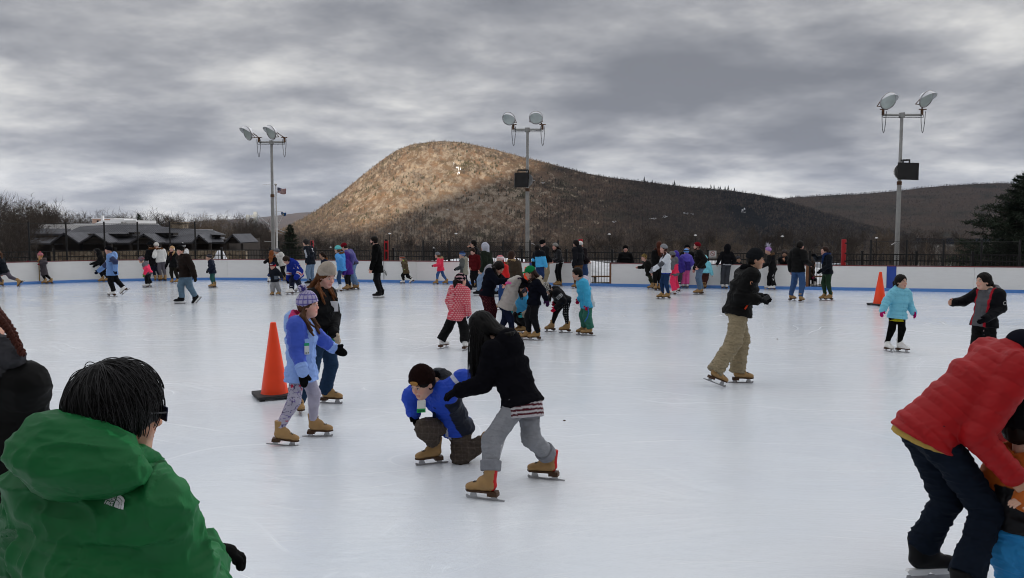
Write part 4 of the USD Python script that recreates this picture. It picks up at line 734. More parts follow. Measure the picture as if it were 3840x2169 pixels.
class EC:                                         # tapered trunk of elliptical section with flat ends; l: direction of the width
    def __init__(s, a, b, l, A, B, tag='t', k=.03):
        s.a, s.b = np.asarray(a, float), np.asarray(b, float); ax = s.b - s.a; s.L = np.linalg.norm(ax); s.z = ax / max(s.L, 1e-9); l = np.asarray(l, float); l = l - s.z * (l @ s.z); s.x = nrm(l); s.y = np.cross(s.z, s.x)
        s.A, s.B, s.tag, s.k = A, B, tag, k; r = max(*A, *B); s.lo, s.hi = np.minimum(s.a, s.b) - r, np.maximum(s.a, s.b) + r
    def loc(s, p): q = p - s.a; return q @ s.x, q @ s.y, q @ s.z
    def d(s, p):
        x, y, z = s.loc(p); t = np.clip(z / s.L, 0, 1); w = s.A[0] + t * (s.B[0] - s.A[0]); e = s.A[1] + t * (s.B[1] - s.A[1])
        k0 = np.sqrt((x / w) ** 2 + (y / e) ** 2); k1 = np.sqrt((x / w ** 2) ** 2 + (y / e ** 2) ** 2); r = np.where(k0 > 1e-4, k0 * (k0 - 1) / np.maximum(k1, 1e-6), -np.minimum(w, e)); c = np.maximum(-z, z - s.L)
        return np.sqrt(np.maximum(r, 0) ** 2 + np.maximum(c, 0) ** 2) + np.minimum(np.maximum(r, c), 0)
def solid(prims, h, cuts=(), subs=(), pad=None):
    """Smoothly joined mesh of the solids; cuts: (point, normal) keeps the side against the normal; subs: (solid, softness) taken away."""
    m = 3 * h; lo = np.min([p.lo for p in prims], 0) - m; hi = np.max([p.hi for p in prims], 0) + m
    n = np.ceil((hi - lo) / h).astype(int) + 1; ax = [lo[i] + h * np.arange(n[i]) for i in range(3)]; f = np.full(n, 9.0, np.float32)
    def win(p, e): a = np.clip(np.floor((p.lo - e - lo) / h).astype(int), 0, n - 1); b = np.clip(np.ceil((p.hi + e - lo) / h).astype(int) + 1, 1, n); return tuple(slice(x, y) for x, y in zip(a, b))
    def pts(w): return np.stack(np.meshgrid(ax[0][w[0]], ax[1][w[1]], ax[2][w[2]], indexing='ij'), -1)
    for p in prims:
        w = win(p, m + p.k); d = p.d(pts(w)).astype(np.float32); g = f[w]; k = max(p.k, 1e-4); t = np.clip(.5 + .5 * (g - d) / k, 0, 1); f[w] = np.where(g > 5, d, g + (d - g) * t - k * t * (1 - t))
    for p, k in subs:
        w = win(p, m + k); d = -p.d(pts(w)).astype(np.float32); g = f[w]; t = np.clip(.5 - .5 * (g - d) / max(k, 1e-4), 0, 1); f[w] = np.where(g > 5, g, g + (d - g) * t + k * t * (1 - t))
    if len(cuts):
        P = pts((slice(None),) * 3)
        for c, nn in cuts: f = np.maximum(f, ((P - np.asarray(c)) @ np.asarray(nn)).astype(np.float32))
    return surface_net(f, lo, h)
def which(V, prims):
    D = np.stack([p.d(V) for p in prims]); return D.argmin(0)
def vnorm(V, Q):
    return meshkit.arrays((V, Q), True)[2]
def crease(V, Q, amp, fr, seed=0, an=(1, 1, 1)):
    if amp <= 0 or not len(V): return V
    q = V * fr * np.asarray(an); n = meshkit.fbm(q, 3, seed); w = q + .55 * np.stack([meshkit.noise(q * .8, seed + 5), meshkit.noise(q * .8, seed + 6), meshkit.noise(q * .8, seed + 7)], -1)
    rd = lambda m, s: (1 - np.abs(2 * meshkit.noise(w * m + s, seed + s) - 1)) ** 4
    return V + vnorm(V, Q) * (amp * ((n - .5) * .9 + rd(1.2, 3) * .8 + rd(2.9, 11) * .38 - .25))[:, None]
def ik(a, c, l1, l2, pole):
    """Middle joint of a two-bone limb from a to c, bending towards pole."""
    d = c - a; L = np.linalg.norm(d); s = max(L / (l1 + l2) * 1.005, 1.0); l1, l2 = l1 * s, l2 * s; u = d / max(L, 1e-6)
    x = (l1 * l1 - l2 * l2 + L * L) / (2 * max(L, 1e-6)); x = np.clip(x, -l1, l1); hgt = math.sqrt(max(l1 * l1 - x * x, 0)); p = pole - u * (pole @ u); return a + u * x + nrm(p) * hgt
def seen(h, k=1.0, mx=.80):
    """Cloth colour from the tone it has in the photograph's soft light."""
    c = lin(h) * k; m = c.max(); return np.maximum(c * min(1, mx / max(m, 1e-6)), .004)
SKIN = {'light': (.58, .36, .27), 'tan': (.46, .27, .18), 'pink': (.62, .36, .29)}
# ---- skates, built once; toe along +x, blade on z = 0
def plate(poly, th, y=0):
    m = trimesh.creation.extrude_polygon(poly, th, engine='earcut'); return orient(m, np.array([0, y + th / 2, 0]), np.array([1.0, 0, 0]), np.array([0, 0, 1.0]), np.array([0, -1.0, 0]))
def skate_parts(kind, h):
    X3 = np.eye(3); P = []
    if kind == 'hockey':
        boot = [RC((-.07, 0, .115), (.095, 0, .098), .046, .040, k=.02), EL((.125, 0, .095), X3, (.045, .043, .036), k=.02), EC((-.055, 0, .12), (-.075, 0, .255), (0, 1, 0), (.046, .058), (.050, .062), k=.03), EL((.0, 0, .155), X3, (.06, .04, .045), k=.03)]
        P.append(('boot', solid(boot, h, cuts=[((0, 0, .068), (0, 0, -1))]), 'boot_black', (.010, .010, .011)))
        hold = Polygon([(-.13, .066), (.155, .066), (.15, .055), (.11, .030), (.03, .030), (.0, .045), (-.02, .030), (-.115, .030), (-.14, .055)]); P.append(('blade_holder', plate(hold, .026), 'white_paint', None))
        P.append(('blade', plate(Polygon([(-.135, .031), (.135, .031), (.16, .018), (.15, .004), (.12, 0), (-.12, 0), (-.14, .006)]), .005), 'steel', None))
    else:
        boot = [RC((-.062, 0, .115), (.085, 0, .100), .043, .038, k=.02), EL((.108, 0, .095), X3, (.050, .044, .034), k=.02), EC((-.052, 0, .12), (-.062, 0, .265), (0, 1, 0), (.043, .050), (.048, .058), k=.03), EL((-.005, 0, .150), X3, (.06, .036, .045), k=.03)]
        c = (.34, .205, .085) if kind == 'tan' else (.78, .77, .75); V, Q = solid(boot, h, cuts=[((0, 0, .072), (0, 0, -1))]); col = np.tile(c, (len(V), 1)).astype(float)
        if kind == 'redback': c = (.34, .205, .085); col[:] = c; col[(V[:, 0] < -.078) & (np.abs(V[:, 1]) < .03)] = (.50, .012, .015)
        P.append(('boot', (V, Q), 'leather', col))
        sole = Polygon([(-.115, -.030), (-.118, .030), (-.06, .036), (.0, .030), (.08, .042), (.13, .036), (.155, .0), (.13, -.036), (.08, -.042), (0, -.030), (-.06, -.036)]).buffer(.004); m = trimesh.creation.extrude_polygon(sole, .016, engine='earcut'); m.apply_translation([0, 0, .062])
        heel = trimesh.creation.extrude_polygon(sbox(-.118, -.030, -.045, .030).buffer(.006), .026, engine='earcut'); heel.apply_translation([0, 0, .038]); P.append(('sole', cat([m, heel]), 'leather', (.060, .030, .015) if kind != 'white' else (.07, .035, .02)))
        bl = Polygon([(-.175, .0), (-.185, .012), (-.12, .016), (-.105, .040), (-.065, .040), (-.062, .018), (-.03, .015), (.055, .016), (.07, .062), (.11, .062), (.12, .02), (.150, .03), (.155, .022), (.152, .006), (.14, 0)]); P.append(('blade', plate(bl, .006), 'steel', None))
    lc = []; n = 7
    for i in range(n):
        f = i / (n - 1); x, z = (.085 - .085 * f, .137 + .02 * f) if f < .55 else (.040 - .08 * (f - .2), .120 + .17 * f)
        if f >= .55: x, z = (.010 - .02 * (f - .55) / .45, .165 + .085 * (f - .55) / .45)
        lc.append(bar([x, -.020, z], [x - .004, .020, z + .004], .008, .007))
    P.append(('laces', cat(lc), 'laces' if kind != 'white' else 'white_paint', None)); return P
_sk = {}
def skates(kind, h):
    key = (kind, h)
    if key not in _sk: _sk[key] = skate_parts(kind, h)
    return _sk[key]
def put(m, o, X, Y, Z, s):
    v, f, _ = meshkit.arrays(m); return (v * s) @ np.stack([X, Y, Z]) + o, f
def on_ice(u, v, z):
    g = ground(u, v, z=z); yb = float(np.interp((u - CX) / FP, _az[_pd[:, 1] > 22], _pd[_pd[:, 1] > 22][:, 1])) - .26
    return np.array([(u - CX) / FP * yb, yb, z]) if z == 0 and g[1] > yb else g
def person(label, head, neck, hip, lf=None, rf=None, yaw=0, lh=None, rh=None, R=None, H=1.7, Y=None, res=.02, skin='light', top=None, bot=None, hat=None, hair=None, gl=None, mitt=False, sk=('tan', 'tan'), dz=(0, 0, 0), hy=None, hp=0, hr=0, fy=(0, 0), fp=(0, 0), le=None, re_=None, lk=None, rk=None, fat=1.0, tw=0, scarf=None, eyes=None, under=None, extra=None, hs=None, hdirs=(None, None), curl=.5, handres=None, footz=0.0, group=None, cat_='person', leg=1.0):
    u0, v0, s = R if R else (0, 0, 1.0); px = lambda p: (u0 + p[0] / s, v0 + p[1] / s); k = H / 1.72
    gf = [on_ice(*px(p), footz) for p in (lf, rf) if p is not None and len(p) == 2]
    Y0 = Y if Y is not None else float(np.mean([g[1] for g in gf])); A = lambda p, dy=0: at(*px(p), Y0 + dy + (p[2] if len(p) > 2 else 0))
    P, N, Hd = A(hip, dz[0]), A(neck, dz[1]), A(head, dz[2]); ya = math.radians(yaw); f = np.array([math.sin(ya), -math.cos(ya), 0]); l = np.array([math.cos(ya), math.sin(ya), 0])
    yb = math.radians(yaw + tw); lt = np.array([math.cos(yb), math.sin(yb), 0]); sp = nrm(N - P); lt = nrm(lt - sp * (lt @ sp)); ft = np.cross(lt, sp); ft = -ft if ft @ f < 0 and abs(sp[2]) > .3 else ft
    b = top.get('b', .02) if top else 0; tint = 1 + (fat - 1)
    SL, SR = N - sp * .065 * k + lt * .165 * k * fat ** .5, N - sp * .065 * k - lt * .165 * k * fat ** .5; HL, HR = P + l * .085 * k, P - l * .085 * k
    # feet and legs
    feet = []
    for side, q, yo, pi_, hj in ((0, lf, fy[0], fp[0], HL), (1, rf, fy[1], fp[1], HR)):
        sg = 1 if side == 0 else -1
        if q is None: o = np.array([hj[0], hj[1], footz])
        elif len(q) == 2: o = on_ice(*px(q), footz)
        else: o = A(q)
        a = math.radians(yaw + yo - sg * 8 * (0 if yo else 1)); p = math.radians(pi_); F = np.array([math.sin(a) * math.cos(p), -math.cos(a) * math.cos(p), -math.sin(p)]); Lr = np.array([math.cos(a), math.sin(a), 0]); U = np.cross(F, Lr); U = U if U[2] > -.2 else -U
        feet.append((o, F, np.cross(U, F), U))
    fs = (.26 * k) ** .5 * .26 ** .5 / .26; ankles = [o + U * .19 * fs - F * .058 * fs for o, F, Lr, U in feet]
    def legs(a, c): D = np.linalg.norm(a - c); tot = .80 * k * leg; tot = np.clip(D * 1.018, tot * .70, tot * 1.1); return tot * .51, tot * .49
    knees = []
    for j, (hj, an, kk) in enumerate(((HL, ankles[0], lk), (HR, ankles[1], rk))):
        sg = 1 if j == 0 else -1; knees.append(A(kk) if kk is not None else ik(hj, an, *legs(hj, an), f + l * sg * .12 + np.array([0, 0, .05])))
    # arms
    wr, el = [], []
    for j, (sj, hnd, ee) in enumerate(((SL, lh, le), (SR, rh, re_))):
        sg = 1 if j == 0 else -1
        if hnd is None: w = sj + np.array([0, 0, -.50 * k]) + lt * sg * (.07 + b) * 1 + f * .06
        else: w = A(hnd, (sj[1] - Y0) + f[1] * .12 * k + (lt[1] * sg * (.05 + b) if len(hnd) == 2 else 0))
        wr.append(w); el.append(A(ee, sj[1] - Y0) if ee is not None else ik(sj, w, .275 * k, .255 * k, -f * .9 + l * sg * .45 + np.array([0, 0, -.5])))
    base = np.array([P[0], P[1], footz]) if not gf else np.array([np.mean([g[0] for g in gf]), np.mean([g[1] for g in gf]), footz])
    T = thing('person', label, cat_, base, 0, group); rel = lambda V: np.asarray(V) - base
    rnd = zlib.crc32(label.encode()) % 1000
    def part(name, VQ, m, col, parent=None, lab=None, smooth=True):
        V, Q = VQ; V = np.asarray(V)
        if not len(V): return None
        col = np.broadcast_to(np.asarray(col, float), (len(V), 3)) if col is not None else None
        if m == 'nylon' and col is not None and np.median(col.max(1)) < .03: m = 'nylon_dark'
        return obj(name, (rel(V), Q), L_(m), parent or T, smooth=smooth, col=col, label=lab)
    # head
    hy_ = math.radians(yaw if hy is None else hy); hpz = math.radians(hp); F = np.array([math.sin(hy_) * math.cos(hpz), -math.cos(hy_) * math.cos(hpz), -math.sin(hpz)]); Lh = np.array([math.cos(hy_), math.sin(hy_), 0]); U = np.cross(F, Lh); U = -U if U[2] < -.3 else U
    if hr: c_, s_ = math.cos(math.radians(hr)), math.sin(math.radians(hr)); Lh, U = Lh * c_ + U * s_, U * c_ - Lh * s_
    hs = hs or (1.0 if H > 1.5 else .92 if H > 1.25 else .88); ax = np.stack([F, Lh, U]); G = lambda x, y, z: Hd + (F * x + Lh * y + U * z) * hs; r3 = lambda *r: np.array(r) * hs
    hres = min(res, .014) if res > .012 else min(res, .0075)
    hd_ = [EL(G(-.012, 0, .035), ax, r3(.097, .077, .093), 'h', .02), EL(G(.028, 0, -.035), ax, r3(.062, .062, .083), 'h', .03), EL(G(.052, 0, -.088), ax, r3(.036, .036, .028), 'h', .03), RC(G(.082, 0, .022), G(.103, 0, -.020), .008 * hs, .0135 * hs, 'n', .012), EL(G(.088, 0, -.022), ax, r3(.014, .019, .009), 'n', .010),
        RC(G(.080, .028, .030), G(.080, -.028, .030), .010 * hs, .010 * hs, 'h', .02), EL(G(.055, .036, -.028), ax, r3(.032, .028, .030), 'h', .02), EL(G(.055, -.036, -.028), ax, r3(.032, .028, .030), 'h', .02),
        RC(G(.084, .016, -.055), G(.084, -.016, -.055), .0075 * hs, .0075 * hs, 'lip', .006), RC(G(.081, .013, -.067), G(.081, -.013, -.067), .008 * hs, .008 * hs, 'lip', .006),
        EL(G(-.008, .078, -.008), ax, r3(.020, .010, .031), 'ear', .010), EL(G(-.008, -.078, -.008), ax, r3(.020, .010, .031), 'ear', .010), RC(G(-.02, 0, -.07), N - sp * .02, .054 * k ** .5, .06 * k ** .5, 'h', .03)]
    V, Q = solid(hd_, hres, subs=[(EL(G(.098, .032, .010), ax, r3(.016, .018, .012)), .012), (EL(G(.098, -.032, .010), ax, r3(.016, .018, .012)), .012)])
    sc = np.array(SKIN[skin]); col = np.tile(sc, (len(V), 1)); w = which(V, hd_); tg = np.array([p.tag for p in hd_])[w]; q = (V - Hd) @ ax.T / hs
    col[tg == 'lip'] = sc * np.array([.82, .55, .58]); ck = np.exp(-(((q[:, 2] + .03) / .022) ** 2 + ((np.abs(q[:, 1]) - .042) / .022) ** 2)) * (q[:, 0] > .03); col *= 1 - ck[:, None] * np.array([.0, .22, .22]); col[(tg == 'ear')] *= np.array([1, .88, .86]); col[tg == 'n'] *= np.array([1, .93, .92])
    meshes, cols = [(V, Q)], [col]
    core = [EC(P - sp * .06, P + sp * .10, lt, (.145 * k, .105 * k), (.13 * k, .095 * k)), EC(P + sp * .08, N - sp * .10, lt, (.13 * k, .095 * k), (.15 * k, .105 * k), k=.06), RC(SL, SR, .055 * k, .055 * k, k=.06), RC(N - sp * .12, N + sp * .01, .07 * k, .055 * k, k=.05)]
    for sj, e, w_ in ((SL, el[0], wr[0]), (SR, el[1], wr[1])): core += [RC(sj, e, .046 * k, .036 * k), RC(e, w_, .038 * k, .027 * k, k=.02)]
    for hj, kn, an in ((HL, knees[0], ankles[0]), (HR, knees[1], ankles[1])): core += [RC(hj, kn, .075 * k, .05 * k), RC(kn, an, .052 * k, .036 * k, k=.02)]
    V, Q = solid(core, max(res, .016)); meshes.append((V, Q)); cols.append(np.tile(sc, (len(V), 1)))
    # hands
    hsz = k ** .8; hh = handres or (.0055 if res <= .012 else .010)
    glc = None if gl is None else (gl if isinstance(gl, tuple) else (gl, gl))
    for j in (0, 1):
        sg = 1 if j == 0 else -1; w_ = wr[j]; xd = nrm(hdirs[j]) if hdirs[j] is not None else nrm(w_ - el[j]); th = f - xd * (f @ xd); th = nrm(th) if np.linalg.norm(th) > .2 else nrm(np.array([0, 0, 1.0]) - xd * xd[2]); zz = nrm(np.cross(xd, th)); inn = -lt * sg; zz = zz if zz @ inn > 0 else -zz
        g = .004 if glc is not None and glc[j] is not None else 0; g2 = .002 if res > .012 else 0; o = w_; HP = lambda x, y, z: o + (xd * x + th * y + zz * z) * hsz; a3 = np.stack([xd, th, zz])
        pr = [RC(w_ - xd * .03, HP(.02, 0, 0), (.030 if g else .026) * hsz, (.030 if g else .027) * hsz, k=.015), EL(HP(.055, .0, .002), a3, np.array([.055, .043 + g, .019 + g]) * hsz, k=.02)]
        if mitt: pr += [EL(HP(.105, -.002, .012), a3, np.array([.075, .048, .028]) * hsz, k=.03), RC(HP(.035, .035, .006), HP(.085, .068, .016), .021 * hsz, .019 * hsz, k=.012)]
        else:
            for y_, x_, L1 in ((.030, .092, .040), (.010, .098, .045), (-.011, .095, .042), (-.030, .084, .034)):
                c_ = curl; a1 = HP(x_ - .012, y_, .002); m1 = HP(x_ + L1 * (1 - .35 * c_), y_ * 1.12, .004 + L1 * .8 * c_); e1 = HP(x_ + L1 * (1 - .35 * c_) + L1 * .75 * (1 - 1.1 * c_), y_ * 1.15, .004 + L1 * .8 * c_ + L1 * .8 * min(c_ * 1.1, .95))
                pr += [RC(a1, m1, (.0098 + g * .8 + g2) * hsz, (.0092 + g * .8 + g2) * hsz, k=.005), RC(m1, e1, (.0092 + g * .8 + g2) * hsz, (.008 + g * .8 + g2) * hsz, k=.003)]
            pr += [RC(HP(.022, .028, .006), HP(.055, .058, .014), (.015 + g) * hsz, (.0115 + g) * hsz, k=.01), RC(HP(.055, .058, .014), HP(.082, .066, .026), (.0115 + g) * hsz, (.0095 + g) * hsz, k=.004)]
        V, Q = solid(pr, hh)
        if g: part('mitten' if mitt else 'glove', (crease(V, Q, .002 if res < .012 else 0, 40, rnd), Q), 'knit', seen(glc[j]) if isinstance(glc[j], str) else glc[j])
        else: meshes.append((V, Q)); cols.append(np.tile(sc * [.97, .92, .9], (len(V), 1)))
    vv, qq, n_ = [], [], 0
    for V, Q in meshes: vv.append(V); qq.append(Q + n_); n_ += len(V)
    part('body', (np.vstack(vv), np.vstack(qq)), 'skin', np.vstack(cols))
    fine = res <= .012
    if eyes is not False and res <= .021:
        for sg in (1, -1):
            c = G(.0865, sg * .032, .011); e_ = trimesh.creation.icosphere(2, 1.0); V = e_.vertices * np.array([.009, .0135, .0062 if not (eyes == 'narrow') else .0042]) * hs; D_ = np.hypot(V[:, 1], V[:, 2]); cc = np.where((D_ < .0068 * hs)[:, None], (.02, .012, .01), (.60, .57, .54)); V = V @ ax + c
            part('eye', (V, e_.faces), 'leather', cc)
            if fine: part('eyebrow', solid([RC(G(.088, sg * .015, .032), G(.086, sg * .034, .038), .0042 * hs, .0042 * hs, k=.004), RC(G(.086, sg * .034, .038), G(.076, sg * .050, .032), .0042 * hs, .0028 * hs, k=.004)], .003), 'hair', (.03, .02, .015) if hair is None or hair.get('c') is None else seen(hair['c'], .9))
    # trousers
    if bot is not None:
        c = bot.get('c'); bb = bot.get('b', .015); fl = bot.get('fl', .0); th_, kn_, an_ = .088 * k * fat + bb * .6, .058 * k + bb, .046 * k + bb
        pr = [EC(P - sp * .09 * k, P + sp * .13 * k, l, (.155 * k * fat + bb * .5, .115 * k * fat + bb * .5), (.145 * k * fat + bb * .4, .105 * k * fat + bb * .4), 'p', .05)]
        rise = bot.get('rise', .0)
        for hj, kn, an, sd in ((HL, knees[0], ankles[0], 'l'), (HR, knees[1], ankles[1], 'r')):
            if hair is None: pass
            low = an + (kn - an) * rise - (np.zeros(3) if rise else nrm(kn - an) * bot.get('long', .02)); pr += [RC(hj, kn, th_, kn_ + .012 * k, sd + 't', .05), RC(kn, kn + (low - kn) * .35, kn_ + .010 * k, kn_ + fl * .2, sd + 's', .03), EC(kn + (low - kn) * .2, low, l, (kn_ + .002, kn_ + .002), (an_ + fl, an_ + fl), sd + 's', .02)]
        V, Q = solid(pr, min(res * .9, .02)); V = crease(V, Q, bot.get('cr', .008 if bb > .008 else .003), 10, rnd, (1, 1, 2.2)); w = which(V, pr); q = dict(V=V, tag=np.array([p.tag for p in pr])[w], P=P, l=l, f=f, sp=sp, knees=knees, ankles=ankles, k=k)
        part('trousers', (V, Q), bot.get('m', 'nylon'), c(q) if callable(c) else seen(c) if isinstance(c, str) else c)
        if bot.get('cuff'):
            for kn, an in ((knees[0], ankles[0]), (knees[1], ankles[1])):
                low = an + (kn - an) * rise; u_ = nrm(kn - an); Vc, Qc = solid([EC(low - u_ * .01, low + u_ * .075 * k, l, (an_ + fl + .014,) * 2, (an_ + fl + .018,) * 2)], .008); part('cuff', (crease(Vc, Qc, .003, 20, 3), Qc), bot.get('m', 'nylon'), seen(bot['cuff']))
    tg_mid = (knees[0] + knees[1]) / 2; hang = nrm(nrm(tg_mid - P) * .5 - sp * .8)
    if under is not None:                       # a shirt hem that shows below the jacket
        L0 = under.get('len', .16) * k; e = under.get('b', .012); hm = (top.get('hem', .12) * k if top else 0); pr = [EC(P + hang * L0, P + hang * (hm - .035), lt, (.165 * k * fat + e, .125 * k * fat + e), (.160 * k * fat + e, .120 * k * fat + e), 'u', .03)]; V, Q = solid(pr, min(res, .012)); V = crease(V, Q, .004, 12, rnd); x, y, z = pr[0].loc(V); cc = under['c']; part('shirt', (V, Q), 'knit', cc(z) if callable(cc) else seen(cc))
    if top is not None:
        hem, fl = top.get('hem', .12) * k, top.get('fl', .01); sb = top.get('sb', b); W_ = lambda w, d: (w * k * fat + b, d * k * fat + b)
        h0 = P + hang * hem; ch = P + (N - P) * .62; sh = N - sp * .05 * k
        pr = [EC(h0, P + sp * .02, lt, W_(.160 + fl, .120 + fl), W_(.158, .118), 'hem', .02), EC(P - sp * .03, P + sp * .20 * k, lt, W_(.158, .118), W_(.140, .105), 'body', .05), EC(P + sp * .16 * k, ch, lt, W_(.140, .105), W_(.155, .118), 'body', .05), EC(ch - sp * .02, N - sp * .085 * k, lt, W_(.155, .118), W_(.140, .090), 'chest', .06), RC(SL - lt * .03, SR + lt * .03, .062 * k + b, .062 * k + b, 'chest', .05), RC(N - sp * .10 * k, N - sp * .005, .085 * k + b * .5, .066 * k + b * .5, 'collar', .04)]
        for j, (sj, e, w_, n_) in enumerate(((SL, el[0], wr[0], 'l'), (SR, el[1], wr[1], 'r'))):
            end = w_ - nrm(w_ - e) * top.get('cuffgap', .0); pr += [RC(sj, e, .058 * k + sb, .046 * k + sb, n_ + 'u', .045), RC(e, end, .046 * k + sb, .037 * k + sb * .9, n_ + 'f', .02)]
        hc = top.get('hood')
        hq = top.get('hq', 1.0)
        if hc == 'down': pr += [EL(N - ft * .085 * k + sp * .005, np.stack([ft, lt, sp]), np.array([.065, .115 * hq, .075 * hq]) * k ** .5 + b * .4, 'hood', .03), EL(N - ft * (.12 + .02 * (hq - 1)) * k - sp * .07 * k * hq, np.stack([ft, lt, sp]), np.array([.05, .10 * hq, .085 * hq]) * k ** .5 + b * .4, 'hood', .04), RC(N + lt * .075 * k - ft * .02, N + lt * .055 * k + ft * .07 * k - sp * .03, .032, .024, 'hood', .02), RC(N - lt * .075 * k - ft * .02, N - lt * .055 * k + ft * .07 * k - sp * .03, .032, .024, 'hood', .02)]
        if top.get('collar'): pr += [EC(N - sp * .06 * k, N + sp * top['collar'] * k, lt, (.088 * k ** .5, .08 * k ** .5), (.078 * k ** .5, .076 * k ** .5), 'collar', .02)]
        subs = [(EC(N + sp * .0, N + sp * .14, lt, (.062, .060), (.066, .064)), .012)] if (top.get('collar') or hc == 'down') else []
        V, Q = solid(pr, res, subs=subs); nn = vnorm(V, Q); puff = top.get('puff')
        w = which(V, pr); tg = np.array([p.tag for p in pr])[w]; sl = pr[-4:] if hc != 'down' and not top.get('collar') else [p for p in pr if p.tag in ('lu', 'lf', 'ru', 'rf')]
        arm = np.isin(tg, ['lu', 'lf', 'ru', 'rf']); along = np.zeros(len(V)); z = (V - P) @ sp
        for p in [p for p in pr if p.tag in ('lu', 'lf', 'ru', 'rf')]:
            m_ = tg == p.tag; along[m_] = (p.t(V[m_]) + (1 if p.tag[1] == 'f' else 0)) * .26 * k
        if puff: ph = np.where(arm, along, z) / puff; V = V + nn * ((np.abs(np.sin(np.pi * ph)) ** .4 - .7) * top.get('pa', .011))[:, None]
        V = crease(V, Q, top.get('cr', .008), top.get('crf', 9), rnd, (1, 1, 1.3))
        if res <= .012 and top.get('seams', True):
            Ln = np.linalg.norm(N - P); gr = lambda t, w: np.exp(-(t / w) ** 2); xx = (V - P) @ lt; yy = (V - P) @ ft; g_ = np.where(arm, gr(along - .045, .006) * .8, 0) + np.where(~arm & (yy < 0), gr(z - Ln * .74, .006), 0) + np.where(~arm & (yy > 0), gr(xx, .007), 0) + np.where(arm & (np.abs(along - .50 * k) < .03), gr(along - .49 * k, .006), 0); V = V - vnorm(V, Q) * (g_ * .0055)[:, None]
        q = dict(V=V, tag=tg, arm=arm, along=along, z=z, x=(V - P) @ lt, y=(V - P) @ ft, N=N, P=P, k=k, n=nn, L=np.linalg.norm(N - P)); c = top['c']
        tm = part('jacket', (V, Q), top.get('m', 'nylon'), c(q) if callable(c) else seen(c) if isinstance(c, str) else c); top['_VQ'] = (V, Q)
        if top.get('fur'):
            a = np.linspace(-2.5, 2.5, 11); ctr = N - ft * .045 * k + sp * .03; pr2 = [RC(ctr + lt * .105 * math.sin(x) * k ** .5 + ft * .085 * math.cos(x) * k ** .5 * (-1) - sp * (.0 if abs(x) < 1.5 else .05), ctr + lt * .105 * math.sin(y) * k ** .5 + ft * .085 * math.cos(y) * k ** .5 * (-1) - sp * (.0 if abs(y) < 1.5 else .05), .036, .036) for x, y in zip(a[:-1], a[1:])]
            V, Q = solid(pr2, min(res, .014)); V = V + vnorm(V, Q) * ((meshkit.noise(V * 75, 4) - .4) * .030)[:, None]; part('fur_trim', (V, Q), 'knit', seen(top['fur']) * (.6 + .8 * meshkit.noise(V * 60, 9))[:, None])
        if hc == 'up':
            e = .018; pr2 = [EL(G(-.022, 0, .045), ax, r3(.118, .102, .118), k=.03), EC(G(-.03, 0, .04), N - sp * .05, Lh, (.105 * hs, .115 * hs), (.105, .10), 'h', .05)]; V, Q = solid(pr2, min(res, .014), subs=[(EL(G(.105, 0, -.01), ax, r3(.095, .068, .095)), .02)]); V = crease(V, Q, .006, 16, rnd); hcol = top.get('hc', c); part('hood', (V, Q), top.get('m', 'nylon'), seen(hcol) if isinstance(hcol, str) else (.05, .05, .05))
            if top.get('hfur'):
                a = np.linspace(0, 2 * np.pi, 15); rr = [G(.055, .085 * math.sin(x), .015 + .10 * math.cos(x)) for x in a]; V, Q = solid([RC(p_, q_, .026, .026) for p_, q_ in zip(rr[:-1], rr[1:])], .012); V = V + vnorm(V, Q) * ((meshkit.noise(V * 75, 4) - .4) * .03)[:, None]; part('fur_trim', (V, Q), 'knit', seen(top['hfur']) * (.6 + .8 * meshkit.noise(V * 60, 9))[:, None])
    if scarf is not None:
        a = np.linspace(0, 2 * np.pi, 13); rr = [N + sp * .025 + lt * .085 * math.sin(x) + ft * .085 * math.cos(x) + sp * .012 * math.sin(2 * x) for x in a]; V, Q = solid([RC(p_, q_, .036, .036) for p_, q_ in zip(rr[:-1], rr[1:])] + [RC(N + ft * .10 + lt * .02, N + ft * .15 * 1 - sp * .22, .034, .03)], min(res, .014)); part('scarf', (crease(V, Q, .008, 22, rnd), Q), 'knit', seen(scarf))
    # hair
    if hair is not None and hair['k'] != 'none':
        c = seen(hair['c'], 1.0); kd = hair['k']; under_hat = hat is not None; e = .010 if not under_hat else .002; pr = [EL(G(-.016, 0, .038), ax, r3(.103 + e, .086 + e, .100 + e), k=.02), EL(G(-.045, 0, -.015), ax, r3(.068 + e, .078 + e, .070), k=.03)]
        subs = [(EL(G(.098, 0, -.034), ax, r3(.080, .072, .106)), .012), (EL(G(.030, .085, -.052), ax, r3(.042, .03, .05)), .01), (EL(G(.030, -.085, -.052), ax, r3(.042, .03, .05)), .01)]
        if hair.get('fringe'): subs[0] = (EL(G(.098, 0, -.058), ax, r3(.078, .079, .088)), .010)
        ln = hair.get('len', .3); dn = nrm(np.array([0, 0, -1.0]) * .7 - sp * .3); bk = -ft
        if kd in ('long', 'sides'):
            if kd == 'long': m0 = G(-.055, 0, .0); m1 = N + bk * (.085 + b) + U * .0; m2 = m1 + dn * ln + bk * .02; pr += [EC(m0, m1, Lh, (.085 * hs, .05), (.085, .045), k=.04), EC(m1 - dn * .03, m2, Lh, (.085, .042), (.055, .026), k=.04)]
            for sg in (1, -1): s0 = G(.0, sg * .076, -.02); s1 = N + lt * sg * .088 + ft * .045 + sp * .03; s2 = s1 + dn * ln * .9 + ft * (.075 + b) ; pr += [RC(s0, s1, .022, .026, k=.03), RC(s1, s2, .026, .010, k=.03), RC(s0 + F * .012, s1 + lt * sg * .022 + ft * .02, .016, .018, k=.02), RC(s1 + lt * sg * .022 + ft * .02, s2 + lt * sg * .02 - dn * .05, .018, .008, k=.02), RC(s1 - lt * sg * .02, s2 - lt * sg * .025 - dn * .08, .020, .008, k=.02)]
